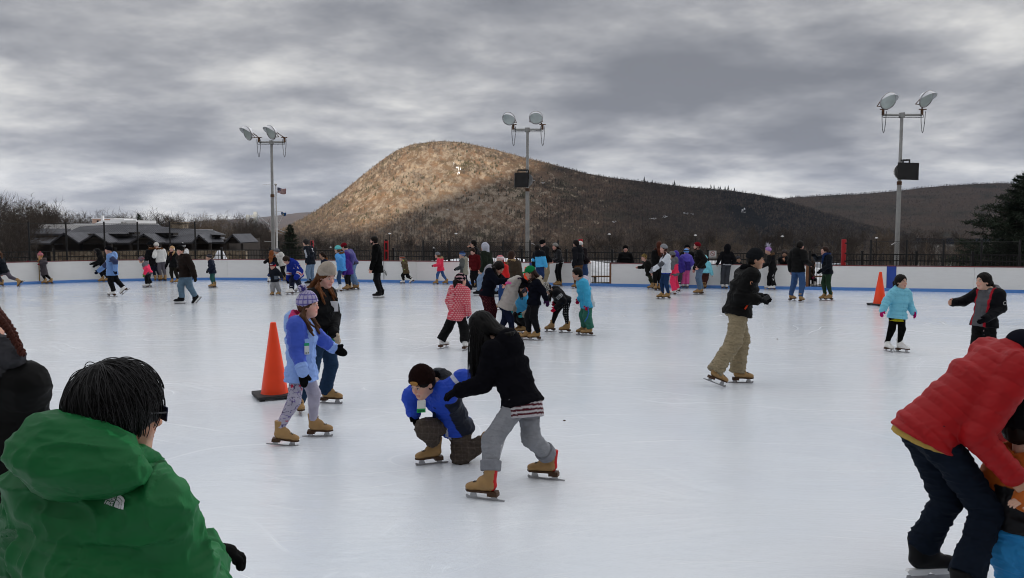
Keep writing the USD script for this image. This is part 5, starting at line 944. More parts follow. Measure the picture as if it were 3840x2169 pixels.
        if kd == 'pony': m0 = G(-.10, 0, .03); m1 = m0 + bk * .05 + dn * .05; m2 = m1 + dn * ln; pr += [RC(m0, m1, .03, .034, k=.02), RC(m1, m2, .034, .012, k=.03)]
        V, Q = solid(pr, min(res, .012) if not fine else min(res, .008), subs=subs); n_ = meshkit.noise(V @ ax.T * np.array([90, 90, 9]) if True else V, rnd); V = V + vnorm(V, Q) * ((n_ - .5) * (.010 if kd != 'short' else .007))[:, None]; part('hair', (V, Q), 'hair', c * (.65 + .7 * n_)[:, None])
        if kd == 'beard' or hair.get('beard'): V, Q = solid([EL(G(.045, 0, -.085), ax, r3(.052, .052, .038), k=.02), RC(G(.01, .068, -.03), G(.05, .045, -.08), .016, .02), RC(G(.01, -.068, -.03), G(.05, -.045, -.08), .016, .02)], .010, subs=[(EL(G(.10, 0, -.05), ax, r3(.04, .03, .025)), .01)]); part('beard', (V, Q), 'hair', c)
    if hat is not None:
        kd, c = hat.get('k', 'beanie'), hat['c']; hz = hat.get('hz', .0); cm = hat.get('m', 'knit')
        if kd in ('beanie', 'pom', 'cap', 'ear'):
            tall = hat.get('tall', .0); pr = [EL(G(-.012, 0, .045 + hz), ax, r3(.113, .096, .104 + tall), 'h', .02)]
            if kd != 'cap': pr += [EC(G(-.020, 0, .010 + hz), G(-.012, 0, .070 + hz), Lh, (.101 * hs, .116 * hs), (.100 * hs, .115 * hs), 'band', .012)]
            if kd == 'ear': pr += [RC(G(-.005, .09, .02), G(.005, .085, -.07), .035, .022, 'h', .02), RC(G(-.005, -.09, .02), G(.005, -.085, -.07), .035, .022, 'h', .02)]
            tilt_n = nrm(-U * 1.0 + F * hat.get('tilt', .42)); V, Q = solid(pr, min(res, .012) if not fine else min(res, .0065), cuts=[(G(.075, 0, .040 + hz), tilt_n)] if kd != 'ear' else [], subs=[(EL(G(.125, 0, -.05), ax, r3(.09, .075, .085)), .01)] if kd == 'ear' else [])
            if kd != 'cap': nb = meshkit.noise(V @ ax.T * np.array([120, 120, 20]), 5); V = V + vnorm(V, Q) * ((nb - .5) * .005)[:, None]
            w = which(V, pr); tg = np.array([p.tag for p in pr])[w]; q3 = (V - Hd) @ ax.T / hs; col = c(q3, tg) if callable(c) else np.where((tg == 'band')[:, None], seen(hat.get('c2', c)), seen(c)); ho = part('hat', (V, Q), cm, col)
            if kd == 'cap': pr = [EL(G(.105, 0, .052), ax, r3(.065, .070, .010), k=.01)]; V, Q = solid(pr, .006); V = V - U * (((V - G(.1, 0, 0)) @ Lh) ** 2 * 3)[:, None]; part('visor', (V, Q), cm, seen(hat.get('c2', c)))
            if hat.get('pom'):
                V, Q = solid([EL(G(-.015 + hat.get('px', 0), 0, .165 + tall + hz), ax, r3(.042, .042, .042) * hat.get('ps', 1), k=.01)], .007 if fine else .010); n_ = meshkit.noise(V * 90, 3); V = V + vnorm(V, Q) * ((n_ - .45) * .035)[:, None]; pc = hat['pom']; part('pompom', (V, Q), 'knit', np.where((n_ > .5)[:, None], seen(pc[0]), seen(pc[1])) if isinstance(pc, tuple) else seen(pc))
    # skates or shoes
    for j in (0, 1):
        kd = sk[j] if sk else None
        if kd is None: continue
        o, F_, L2, U_ = feet[j]; first = None
        for (nm, m, mt, c) in skates(kd, .0075 if fine else .013):
            V, Q = put(m, o, F_, L2, U_, fs); v_ = part('skate' if nm == 'boot' else nm, (V, Q), mt, c if c is not None else None, first, smooth=(nm == 'boot'))
            if nm == 'boot': first = v_
    if extra: extra(dict(T=T, part=part, G=G, N=N, P=P, f=f, l=l, lt=lt, ft=ft, sp=sp, wr=wr, el=el, k=k, Hd=Hd, ax=ax, top=top, A=A, knees=knees, ankles=ankles, feet=feet, base=base))
    return T
def stick_on(VQ, tm, o, right, upv, nn, off=.003):
    """Lays a flat mesh (in xy, thickness z) on the cloth around the point o."""
    from scipy.spatial import cKDTree
    v, f_, _ = meshkit.arrays(tm); V, Q = VQ; vn = vnorm(V, Q); p = o + v[:, :1] * right + v[:, 1:2] * upv; tree = cKDTree(V); pp = p.copy()
    for _ in range(2): d, i = tree.query(pp, k=5); hgt = (((V[i] - pp[:, None]) @ nn)).mean(1); pp = pp + hgt[:, None] * nn
    return pp + nn * (off + v[:, 2:3]), f_
RG = {'A': (0, 880, 4.025), 'B': (600, 840, 4.025), 'C': (1200, 840, 4.025), 'D': (1640, 880, 3.464), 'E': (2200, 860, 4.025), 'Q': (2560, 880, 4.025), 'S': (3100, 880, 3.163), 'K': (2600, 900, 2.51), 'G': (900, 940, 1.914), 'H': (1450, 1140, 1.8186), 'L': (0, 1150, 1.4278), 'M': (3280, 1220, 1.534)}
# ------------------------------------------------------------------ the skaters, far to near
BLK = '#101012'
def T_(c, **k): return dict(c=c, **k)
def stripes(*bands):                               # bands over the height of a hat: (upper limit in metres above the head's centre, colour)
    def f(q, tg):
        o = np.zeros((len(q), 3)); o[:] = seen(bands[-1][1])
        for lim, c in reversed(bands[:-1]): o[q[:, 2] < lim] = seen(c)
        return o
    return f
def P(label, r, head, neck, hip, lf, rf, yaw, **k):
    u0, v0, s = RG[r]; return person(label, head, neck, hip, lf, rf, yaw, R=RG[r], **k)
FAR = dict(res=.020)
def blocks(*rules):
    """rules: (test, colour) from the last that holds; a garment sewn from panels of several colours."""
    def f(q):
        o = np.zeros((len(q['V']), 3))
        for t, c in rules: m = t(q) if callable(t) else np.ones(len(o), bool); o[m] = seen(c) if isinstance(c, str) else c
        return o
    return f
ALL = None
P('person in dark jacket and grey leggings pushing off at the far left edge', 'A', (-45, 290), (-12, 360), (70, 560), (15, 786), (330, 752, -.25), -90, H=1.62, top=T_('#0e141b', b=.02, hem=.10), bot=T_('#4a4550', b=.004), hair=dict(k='pony', c='#5a4030'), fp=(0, 55), sk=('tan', 'tan'), **FAR)
P('girl in pink bobble hat and long grey coat holding the boards', 'A', (602, 322), (640, 385), (660, 540), (655, 748), (742, 746), -80, H=1.16, rh=(445, 415), lh=(615, 440), top=T_('#3b363b', b=.025, hem=.28, fl=.03, hood='down', fur='#5a5050', puff=.07, pa=.006), bot=T_(BLK, b=.004), hat=dict(k='pom', c='#b0707a', pom='#a84a50', ps=.75), hair=dict(k='sides', c='#a87c50', len=.12), gl='#7a1430', **FAR)
P('person in black with a grey fur hood leaning over with arms hanging by the boards', 'A', (1468, 265), (1510, 320), (1565, 500), (1595, 718), (1522, 718), -60, H=1.36, lh=(1400, 440), rh=(1445, 465), hp=35, top=T_(BLK, b=.025, hem=.05, hood='up', hc='#0e0e10', hfur='#4a4440'), bot=T_('#0c0c10', b=.004), gl=BLK, hair=dict(k='short', c='#20180f'), **FAR)
P('woman in pale blue and navy jacket gliding left in white skates', 'A', (1638, 238), (1680, 300), (1690, 555), (1690, 934), (1895, 870, .1), -82, H=1.64, lh=(1742, 530), rh=(1495, 545), hp=5, top=T_(blocks((ALL, '#6a8cc0'), (lambda q: q['arm'] & (q['along'] > .10) & (q['along'] < .34), '#2c3558'), (lambda q: (q['tag'] == 'chest') & (q['y'] < .02) & (np.abs(q['x']) > .10), '#2c3558'), (lambda q: q['tag'] == 'hood', '#7696c8')), b=.035, hem=.13, fl=.03, hood='down'), bot=T_('#0d0d10', b=.012, fl=.015), hat=dict(c='#0e0e12'), gl='#161a2c', sk=('white', 'white'), fp=(0, 42), skin='pink', **FAR)
P('child in grey and hot pink jacket crouching forward in white skates', 'A', (2132, 385), (2178, 440), (2250, 575), (2205, 802), (2245, 798), -75, H=1.2, lh=(2185, 590), rh=(2190, 600), hp=10, top=T_(blocks((ALL, '#e8305c'), (lambda q: (q['tag'] != 'hem') & (q['z'] > q['L'] * .72), '#5d5d64'), (lambda q: q['arm'] & (q['along'] < .1), '#5d5d64'), (lambda q: q['tag'] == 'hem', '#4b4b52')), b=.03, hem=.09, hood='down'), bot=T_(BLK, b=.02, fl=.025), hat=dict(k='ear', c='#6a6068', c2='#7d5058'), gl='#5a7a3a', sk=('white', 'white'), **FAR)
P('person in long black coat with brown fur collar seen from behind at the boards', 'A', (2266, 160), (2292, 228), (2322, 430), (2335, 704), (2392, 700), -150, H=1.58, top=T_(BLK, b=.03, hem=.12, fl=.02, fur='#5a3a22', hood='down'), bot=T_('#171c2a', b=.004), hat=dict(c='#0d0f12'), hair=dict(k='short', c='#20180f'), **FAR)
P('person in white jacket and grey leggings bending towards the one in black', 'A', (2358, 172), (2402, 232), (2425, 395), (2420, 694), (2478, 702), -140, H=1.6, lh=(2330, 330), top=T_('#d2d2cf', b=.035, hem=.06, fur='#5f4028', hood='down'), bot=T_('#55525a', b=.004), hat=dict(c='#c9c5c0'), **FAR)
P('blonde woman in black coat and dark scarf with white earmuffs', 'B', (182, 385), (186, 452), (202, 635), (255, 900), (180, 902), -8, H=1.46, rh=(90, 640), lh=(278, 650), top=T_(BLK, b=.022, hem=.06), bot=T_('#1a1914', b=.006), hair=dict(k='sides', c='#b8946a', len=.1), scarf='#241419', gl='#111015', skin='pink', extra=lambda c: [c['part']('earmuff', solid([EL(c['G'](0, s * .09, .0), c['ax'], (.04, .024, .045))], .010), 'knit', seen('#c8c4c0')) for s in (1, -1)], **FAR)
P('person in white jacket and bobble hat half hidden behind the man in brown', 'B', (338, 352), (362, 410), (385, 590), (398, 942), (352, 940), -60, H=1.5, top=T_('#c9c9c9', b=.03, hem=.08, hood='down'), bot=T_(BLK, b=.005), hat=dict(k='pom', c='#16161a', c2='#8a8a8a', pom='#c8c8c8', ps=.6), sk=('white', 'white'), gl='#c0c0c0', **FAR)
P('man in dark brown jacket and faded jeans skating towards the camera', 'B', (305, 408), (342, 475), (385, 765), (582, 1165, .30), (303, 1208), -32, H=1.78, lh=(523, 790), rh=(270, 690), hy=-15, hp=8, fp=(48, 0), fy=(-25, -50), top=T_('#1a110d', b=.035, hem=.07, collar=.02), bot=T_('#5c7284', b=.018, m='denim', fl=.01), hat=dict(c=stripes((.03, '#14120f'), (.07, '#1d1d1c'), (1, '#0e0e0e'))), gl='#23201a', sk=('hockey', 'hockey'), skin='pink', hair=dict(k='short', c='#3a2a1c'), **FAR)
P('boy in navy jacket and teal trousers gliding left beside the boards', 'B', (738, 508), (768, 555), (795, 728), (782, 970), (808, 964), -85, H=1.22, lh=(735, 695), rh=(738, 705), top=T_('#151c2c', b=.03, hem=.07), bot=T_('#1d4d49', b=.008), hat=dict(c=stripes((.03, '#4a484a'), (.06, '#26262a'), (.09, '#55535a'), (1, '#302f33')), c2='#333'), gl='#3a3a3c', **FAR)
P('girl with long auburn hair and red mittens seen from behind', 'B', (1685, 450), (1692, 515), (1702, 680), (1652, 888), (1738, 884), 172, H=1.26, lh=(1590, 582), rh=(1775, 618), top=T_(BLK, b=.025, hem=.06), bot=T_('#121216', b=.006), hair=dict(k='long', c='#7a4626', len=.20), gl='#7c1228', mitt=True, sk=('white', 'white'), **FAR)
P('person in white jacket and grey beanie stooping by the light pole', 'B', (1762, 420), (1802, 460), (1850, 615), (1890, 872), (1845, 870), -118, H=1.42, top=T_('#c4c2bd', b=.028, hem=.06, hood='down'), bot=T_(BLK, b=.006), hat=dict(c='#6c6e74'), **FAR)
P('small child in red, white and navy hat and grey trousers', 'B', (1703, 645), (1716, 690), (1735, 850), (1790, 1086), (1694, 1090), -18, H=1.06, lh=(1838, 815), rh=(1648, 770), hp=15, top=T_(blocks((ALL, '#12161f'), (lambda q: (q['x'] > .05) & (q['y'] > 0) & (q['tag'] == 'body') & (q['z'] < .12), '#5b6470')), b=.03, hem=.09), bot=T_('#8b8b8e', b=.025, fl=.015), hat=dict(c=stripes((.062, '#b01a24'), (.10, '#141a30'), (1, '#141a30')), c2='#b01a24', tall=.015), gl='#2a3a66', mitt=True, skin='pink', extra=lambda c: c['part']('lettering', stick_on((c['T_hat'] if 'T_hat' in c else solid([EL(c['G'](-.012, 0, .045), c['ax'], (.104, .088, .096))], .01)), meshkit.text_mesh('RAN', .032, .002, True).apply_translation([-.04, 0, 0]), c['G'](.09, .0, .085), -np.cross(c['ax'][0], c['ax'][2]) * 0 + c['ax'][1] * 1.0, c['ax'][2], c['ax'][0], .012), 'knit', seen('#d0d0d0')), **FAR)
def jersey(q):
    o = np.tile(seen('#1e2f86'), (len(q['V']), 1)); z = q['z']; b = ~q['arm']
    for lo, hi, c in ((-.06, -.03, '#c8c8d0'), (-.03, .0, '#b01c2c'), (.0, .03, '#c8c8d0')): o[b & (z > lo) & (z < hi)] = seen(c)
    a = q['along']
    for lo, hi, c in ((.33, .36, '#c8c8d0'), (.36, .39, '#b01c2c'), (.39, .42, '#c8c8d0')): o[q['arm'] & (a > lo) & (a < hi)] = seen(c)
    return o
def num(txt, h, o, r, u, n, col, name='number'):
    def f(c): m = meshkit.text_mesh(txt, h, .002, True); m.apply_translation([-m.extents[0] / 2 - m.bounds[0][0], -h / 2, 0]); O, R_, U_, N_ = o(c), r(c), u(c), n(c); c['part'](name, stick_on(c['top']['_VQ'], m, O, R_, U_, N_, .004), 'knit', seen(col))
    return f
P('man in blue hockey jersey numbered thirty bending down to a small child', 'B', (1908, 552), (1985, 560), (2075, 745), (2095, 1035), (1965, 1072), -52, H=1.78, lh=(2052, 815), rh=(1938, 830), hp=40, hy=-60, dz=(0, -.25, -.3), top=T_(jersey, b=.045, hem=.10, fl=.02, m='knit'), bot=T_('#10152a', b=.02, fl=.01), hair=dict(k='short', c='#2c2018'), gl='#14182c', sk=('white', 'white'), skin='pink', extra=num('30', .15, lambda c: (c['el'][0] * .35 + (c['N'] - c['sp'] * .06 + c['lt'] * .2) * .65), lambda c: nrm(np.array([1.0, 0, 0])), lambda c: np.array([0, 0, 1.0]), lambda c: nrm(np.array([.1, -1.0, .1])), '#d6c8cc'), **FAR)
P('man in dark navy varsity jacket and pale jeans standing by the boards', 'B', (2196, 285), (2238, 345), (2275, 585), (2236, 930), (2292, 925), -112, H=1.74, lh=(2215, 575), top=T_(blocks((ALL, '#141922'), (lambda q: q['arm'] & (np.abs(q['along'] - .20) < .14) & (q['n'] @ np.array([-.6, -.8, 0]) > .82), '#a8acb4')), b=.03, hem=.07, collar=.02), bot=T_('#6b8098', b=.014, m='denim'), hair=dict(k='short', c='#2e2b2a'), sk=('hockey', 'hockey'), extra=num('E', .13, lambda c: c['N'] - c['sp'] * .14 - c['ft'] * .15 - c['lt'] * .06, lambda c: -c['lt'] * -1.0 if c['lt'][0] > 0 else -c['lt'], lambda c: c['sp'], lambda c: -c['ft'], '#c8c8cc', 'letter'), **FAR)
P('child with brown fur hood and dark hair beyond the woman in the beige hat', 'B', (2444, 475), (2472, 545), (2485, 700), (2470, 912), (2505, 910), -62, H=1.26, top=T_('#141a2e', b=.028, hem=.08, hood='down', fur='#6b4526'), bot=T_(BLK, b=.008), hair=dict(k='pony', c='#241a14'), skin='tan', **FAR)
P('man in slate purple jacket and dark red cap skating away in pale jeans', 'C', (366, 350), (420, 410), (500, 590), (545, 996), (478, 992), -102, H=1.76, lh=(470, 590), hp=25, top=T_(blocks((ALL, '#4c4986'), (lambda q: q['tag'] == 'hem', '#3a3a48')), b=.045, hem=.07, collar=.03, cr=.012), bot=T_('#6d86a8', b=.016, m='denim'), hat=dict(k='cap', c='#6e1220'), hair=dict(k='short', c='#2a2018'), skin='pink', **FAR)
P('child in deep purple coat between the blue parka and the slate jacket', 'C', (388, 480), (408, 545), (440, 715), (388, 1012), (432, 1002), -95, H=1.36, top=T_('#42207a', b=.035, hem=.14, fl=.03, hood='up', hc='#42207a'), bot=T_(BLK, b=.006), **FAR)
P('girl in sky blue parka with a brown fur hood and teal beanie', 'C', (266, 390), (298, 460), (330, 680), (292, 1030), (462, 1000), -112, H=1.56, lh=(328, 625), top=T_('#4a98dc', b=.035, hem=.08, hood='down', fur='#6b4a2e', puff=.10, pa=.006), bot=T_('#29405f', b=.003, m='denim'), hat=dict(c='#66bcbc'), hair=dict(k='short', c='#6a4a30'), gl='#101014', sk=('white', 'white'), fp=(0, 14), **FAR)
P('tall bearded man in long black coat standing in black hockey skates', 'C', (812, 258), (850, 325), (868, 650), (872, 1122), (905, 1114), -90, H=1.80, lh=(775, 672), top=T_('#0a0a0c', b=.028, hem=.17, fl=.02, collar=.02, m='knit'), bot=T_('#0d0d11', b=.010), hair=dict(k='short', c='#17120e', beard=True), sk=('hockey', 'hockey'), skin='pink', **FAR)
P('child in olive jacket with lime hood lining leaning at the boards', 'C', (1232, 520), (1266, 570), (1300, 720), (1250, 908), (1398, 886, -.05), -110, H=1.12, lh=(1278, 672), fp=(0, 35), top=T_(blocks((ALL, '#4d4029'), (lambda q: (q['tag'] == 'hood') & (q['y'] > -.06), '#8ad838')), b=.03, hem=.12, fl=.02, hood='down'), bot=T_(BLK, b=.018), hat=dict(c=stripes((.03, '#5d5a58'), (.06, '#b04a28'), (.085, '#6a6866'), (1, '#3a3230'))), gl='#a8d878', sk=('white', 'white'), **FAR)
P('girl in bright pink coat and grey beanie walking along the boards', 'C', (1770, 475), (1802, 530), (1822, 680), (1750, 920), (1896, 918), -102, H=1.24, lh=(1725, 632), top=T_('#dc3050', b=.03, hem=.10, fl=.03, hood='down', fur='#a08a68', puff=.08, pa=.005), bot=T_('#3c5c8c', b=.004, m='denim'), hat=dict(c='#76787c'), hair=dict(k='short', c='#5a4028'), gl='#6a1a30', **FAR)
P('boy in grey and beige jacket and blue striped beanie in black skates', 'C', (2142, 475), (2164, 530), (2174, 735), (2250, 1032), (2205, 1026), -108, H=1.36, lh=(2068, 680), top=T_(blocks((ALL, '#4f5250'), (lambda q: (q['y'] < -.02) & ~q['arm'], '#8d8a7c'), (lambda q: q['arm'] & (q['along'] > .22), '#33363a')), b=.032, hem=.10, hood='down'), bot=T_('#12182a', b=.014), hat=dict(c=stripes((.03, '#5878a8'), (.055, '#9a9aa0'), (.085, '#3f6096'), (1, '#26324e'))), gl='#101014', sk=('hockey', 'hockey'), **FAR)
P('woman in dark red sweater looking down and smiling', 'C', (2305, 420), (2328, 475), (2335, 680), (2360, 990), (2300, 992), -24, H=1.5, rh=(2268, 660), hp=25, top=T_('#521518', b=.016, hem=.06, m='knit'), bot=T_('#100f11', b=.012), hair=dict(k='pony', c='#2c1a12'), sk=('hockey', 'hockey'), skin='pink', **FAR)
P('dark haired person in black holding a grey phone up behind the red sweater', 'C', (2314, 305), (2346, 362), (2372, 610), (2378, 968), (2350, 968), -92, H=1.7, rh=(2272, 345), top=T_('#0e0e10', b=.022, hem=.07), bot=T_('#20304c', b=.008, m='denim'), hair=dict(k='short', c='#15110e'), extra=lambda c: c['part']('cap_brim', solid([EL(c['G'](.11, 0, .04), c['ax'], (.05, .06, .012))], .008), 'knit', seen('#6a7078')), **FAR)
P('man in dark green jacket with a pale grey hood up in loose pale jeans', 'C', (2482, 355), (2510, 425), (2505, 690), (2378, 1092), (2652, 1098), -115, H=1.78, lh=(2440, 700), top=T_('#20261f', b=.04, hem=.06, hood='up', hc='#b2b4c0', m='knit'), bot=T_('#7d92ac', b=.022, m='denim'), sk=('hockey', 'hockey'), **FAR)
NEAR = dict(res=.014)
P('girl in red jacket with a pink and white knitted hat behind the girl in navy', 'D', (812, 335), (842, 400), (860, 590), (795, 978), (850, 975), -60, H=1.42, top=T_('#c01818', b=.03, hem=.07, hood='down', fur='#6a5038'), bot=T_('#26406e', b=.008, m='denim'), hat=dict(c=stripes((.03, '#c88088'), (.05, '#d8d0d0'), (.07, '#c88890'), (.10, '#d8d0d0'), (1, '#c87880')), c2='#c87880'), **FAR)
P('woman in brown parka with cream fur hood and long dark hair', 'D', (968, 275), (988, 350), (1005, 590), (985, 905), (1035, 902), 142, H=1.62, top=T_('#352a1d', b=.038, hem=.16, fl=.02, hood='down', fur='#a8906c', puff=.11, pa=.006), bot=T_('#15161c', b=.006), hair=dict(k='long', c='#33221a', len=.14), **FAR)
P('boy in black and light blue jacket seen from behind beside the boards', 'D', (1302, 180), (1318, 225), (1330, 390), (1315, 722), (1350, 720), 150, H=1.5, top=T_(blocks((ALL, '#11131a'), (lambda q: (q['z'] < q['L'] * .62) & (q['x'] < .10), '#4aa8dc'), (lambda q: q['arm'] & (q['along'] > .16) & (q['tag'] != 'lf'), '#4aa8dc')), b=.032, hem=.09, hood='down'), bot=T_('#23345a', b=.014, m='denim'), hair=dict(k='short', c='#14100e'), **FAR)
P('man in black jacket and beanie with khaki trousers by the light pole', 'D', (1370, 118), (1388, 165), (1396, 345), (1375, 694), (1415, 692), 122, H=1.72, rh=(1475, 340), top=T_('#0f0f11', b=.032, hem=.06), bot=T_('#94866c', b=.016), hat=dict(c='#0c0c0e'), skin='pink', **FAR)
P('smiling woman in grey beanie, black jacket and black leggings leaning on the boards', 'D', (1530, 160), (1552, 208), (1592, 350), (1582, 678), (1548, 672), -70, H=1.62, rh=(1478, 358), lh=(1500, 352), hy=-50, top=T_('#141519', b=.022, hem=.0, m='leather'), under=dict(c='#c8c8c8', len=.07), bot=T_('#0b0b0e', b=.002), hat=dict(c='#8a8884'), hair=dict(k='long', c='#1c1412', len=.10), skin='pink', **FAR)
P('skater in white knitted hat with one hand on the boards', 'D', (1858, 138), (1882, 185), (1896, 365), (1890, 692), (1922, 690), 122, H=1.66, rh=(1962, 345), top=T_('#1a1316', b=.026, hem=.06), bot=T_('#31466c', b=.010, m='denim'), hat=dict(c='#d2d0ce'), **FAR)
P('man in charcoal jacket and brown trousers facing the boards', 'D', (1797, 120), (1818, 170), (1836, 378), (1785, 706), (1852, 704), -132, H=1.74, lh=(1772, 392), top=T_('#15161b', b=.034, hem=.04, hood='down'), bot=T_('#5c3c1e', b=.012), hair=dict(k='short', c='#1a1412'), gl='#15151a', **FAR)
P('spectator in black coat with a beige fur collar outside the boards', 'E', (586, 305), (586, 360), (586, 560), None, None, -3, Y=31.0, H=1.72, footz=-.25, top=T_('#0d0d0f', b=.035, hem=.10, hood='down', fur='#8a7048'), bot=T_(BLK, b=.01), hair=dict(k='short', c='#17120f'), hat=dict(c='#0d0c0c', hz=.01), sk=None, skin='pink', **FAR)
P('spectator in black with a black hat outside the boards behind the purple jacket', 'E', (1518, 292), (1518, 350), (1518, 560), None, None, -8, Y=30.1, H=1.74, footz=-.25, top=T_('#0c0c0e', b=.035, hem=.10), bot=T_(BLK, b=.01), hat=dict(c='#0b0b0d'), sk=None, **FAR)
P('spectator in grey beanie peering over the boards beside the man in khaki', 'E', (2287, 462), (2275, 512), (2270, 650), None, None, 18, Y=29.4, H=1.36, footz=-.25, top=T_('#0d0d10', b=.035, hem=.10), bot=T_(BLK, b=.01), hat=dict(c='#3a3a3e'), sk=None, skin='tan', **FAR)
P('child in leopard print hat leaning with one arm stretched to the left', 'E', (864, 432), (902, 488), (945, 680), (968, 908), (1022, 892), -75, H=1.24, rh=(780, 580), lh=(985, 650), top=T_('#14120f', b=.025, hem=.05), bot=T_('#1e2013', b=.006), hat=dict(c=lambda q, tg: np.where((meshkit.noise(q * 55, 3) > .52)[:, None], seen('#9a8450'), seen('#352818')), tall=.01), hair=dict(k='short', c='#8a6a40'), skin='pink', **FAR)
P('woman in black with long reddish brown hair seen from behind', 'E', (1090, 248), (1086, 325), (1072, 600), (1035, 930), (1082, 928), -170, H=1.7, lh=(1005, 560), top=T_('#0d0c0d', b=.022, hem=.06), bot=T_('#0b0b0d', b=.006), hair=dict(k='long', c='#4a2416', len=.16), **FAR)
P('girl in white jacket and grey beanie holding her hands out in front', 'E', (1158, 296), (1192, 385), (1202, 640), (1205, 1056), (1118, 1054), -76, H=1.6, rh=(1020, 590), lh=(1015, 615), top=T_(blocks((ALL, '#cdd2da'), (lambda q: q['arm'] & (q['along'] > .18) & (q['along'] < .34), '#4a4d54'), (lambda q: (q['tag'] == 'chest') & (q['z'] > q['L'] * .86), '#55585f')), b=.022, hem=.02), under=dict(c='#2a3ca8', len=.07), bot=T_('#1e3456', b=.004, m='denim'), hat=dict(c='#85878b'), hair=dict(k='sides', c='#3a2018', len=.16), gl='#8a8c92', skin='pink', **FAR)
P('girl in hot pink ski trousers and grey and pink jacket', 'E', (1285, 395), (1306, 455), (1326, 655), (1300, 994), (1378, 962, .2), -118, H=1.4, fp=(0, 28), top=T_(blocks((ALL, '#5c5c62'), (lambda q: (q['z'] > -.02) & (q['z'] < q['L'] * .62) & ~q['arm'], '#f0345c'), (lambda q: q['arm'] & (q['along'] > .26), '#f0345c')), b=.032, hem=.12, hood='down'), bot=T_('#f23565', b=.028, fl=.02), hat=dict(c='#6a6a6c'), hair=dict(k='short', c='#3a2a20'), sk=('white', 'white'), **FAR)
P('child with a violet hood up leaning on the boards', 'E', (1347, 385), (1362, 440), (1386, 625), (1345, 900), (1395, 898), 172, H=1.4, top=T_('#35277e', b=.032, hem=.10, hood='up', hc='#40309a'), bot=T_('#3a3a40', b=.016), sk=('white', 'white'), **FAR)
P('girl in lavender and purple jacket, pink trousers and blue banded hat', 'E', (1502, 348), (1502, 400), (1496, 580), (1455, 892), (1515, 892), -172, H=1.4, lh=(1425, 560), rh=(1555, 560), top=T_(blocks((ALL, '#31206e'), (lambda q: q['z'] > q['L'] * .52, '#5c50b6'), (lambda q: q['arm'], '#5448a8'), (lambda q: q['tag'] == 'hood', '#5c50b6')), b=.036, hem=.11, fl=.02, hood='down'), bot=T_('#cc5490', b=.022, fl=.015), hat=dict(c=stripes((.05, '#6c9cd8'), (.085, '#12141c'), (1, '#6c9cd8')), c2='#6c9cd8'), sk=('white', 'white'), **FAR)
P('child in aqua jacket squeezed between the man in the red hat and the boards', 'E', (1782, 452), (1790, 500), (1792, 635), (1772, 898), (1800, 897), 150, H=1.26, top=T_('#7cccdc', b=.032, hem=.08, hood='up', hc='#86d4e0'), bot=T_('#3c1812', b=.014), **FAR)
P('man in black jacket and dark red hat with a white badge in faded jeans', 'E', (1664, 262), (1690, 325), (1716, 565), (1678, 990), (1706, 982), -92, H=1.74, lh=(1700, 560), hy=-82, top=T_('#0f0f10', b=.04, hem=.05, collar=.02, cr=.012), under=dict(c='#a8a090', len=.07), bot=T_('#5a7088', b=.02, m='denim'), hat=dict(c='#6c101c', c2='#6c101c'), hair=dict(k='short', c='#3a2a20', beard=True), skin='pink', extra=lambda c: c['part']('badge', solid([EL(c['G'](.094, .03, .055), c['ax'], (.012, .030, .020))], .006), 'knit', seen('#c8c8c8')), **FAR)
P('woman with black hood up and flared grey trousers leaning on the boards', 'E', (2125, 290), (2118, 345), (2110, 515), (2058, 898), (2112, 896), 176, H=1.64, lh=(1972, 522), rh=(2195, 515), top=T_('#151518', b=.018, hem=-.01, hood='up', hc='#131316', m='knit'), under=dict(c='#a2a2a8', len=.06), bot=T_('#3c3e43', b=.006, fl=.035, m='knit'), sk=('white', 'white'), **FAR)
def spikes(c):
    r = np.random.default_rng(4); V = []; o = c['G'](-.01, 0, .17)
    for i in range(70):
        d = nrm(r.normal(0, 1, 3) + np.array([0, 0, .7])) * r.uniform(.10, .19); s = nrm(np.cross(d, r.normal(0, 1, 3))) * .006; V += [o - s, o + s, o + d]
    V = np.array(V); c['part']('pompom', (V, np.arange(len(V)).reshape(-1, 3)), 'knit', seen('#c8c4d4'), smooth=False)
def leg_text(txt, h, side, col, rot=True):
    def f(c):
        j = side; kn, an = c['knees'][j], c['ankles'][j]; hipj = c['P']; ax = nrm(an - hipj * .3 - kn * .7); n_ = nrm(np.array([0, -1.0, 0]) - ax * (-ax[1])); rr = np.cross(n_, ax)
        m = meshkit.text_mesh(txt, h, .002, True); L = m.extents[0]; m.apply_translation([-L / 2 - m.bounds[0][0], -h / 2, 0]); tr = c['tr']; c['part']('lettering', stick_on(tr, m, kn * .75 + hipj * .25, ax, rr if np.cross(ax, rr) @ n_ > 0 else -rr, n_, .004), 'knit', seen(col))
    return f
P('girl in fuzzy lilac hat and black flared trousers with white letters down the leg', 'Q', (1287, 245), (1322, 315), (1362, 525), (1285, 834), (1352, 842), -128, H=1.46, lh=(1200, 488), top=T_('#121214', b=.028, hem=.05, hood='down', fur='#5c4634'), bot=T_('#0e0e11', b=.012, fl=.03), hat=dict(c=lambda q, tg: seen('#a884bc') * (.7 + .6 * meshkit.noise(q * 70, 2))[:, None], tall=.0), sk=('white', 'white'), extra=lambda c: (spikes(c), leg_text('ROPOSTALE', .085, 1, '#c8c8c8')(dict(c, tr=solid([RC(c['P'] + (c['knees'][1] - c['P']) * .0 - c['l'] * .07, c['knees'][1], .10, .075), RC(c['knees'][1], c['ankles'][1], .075, .085)], .012)))), **FAR)
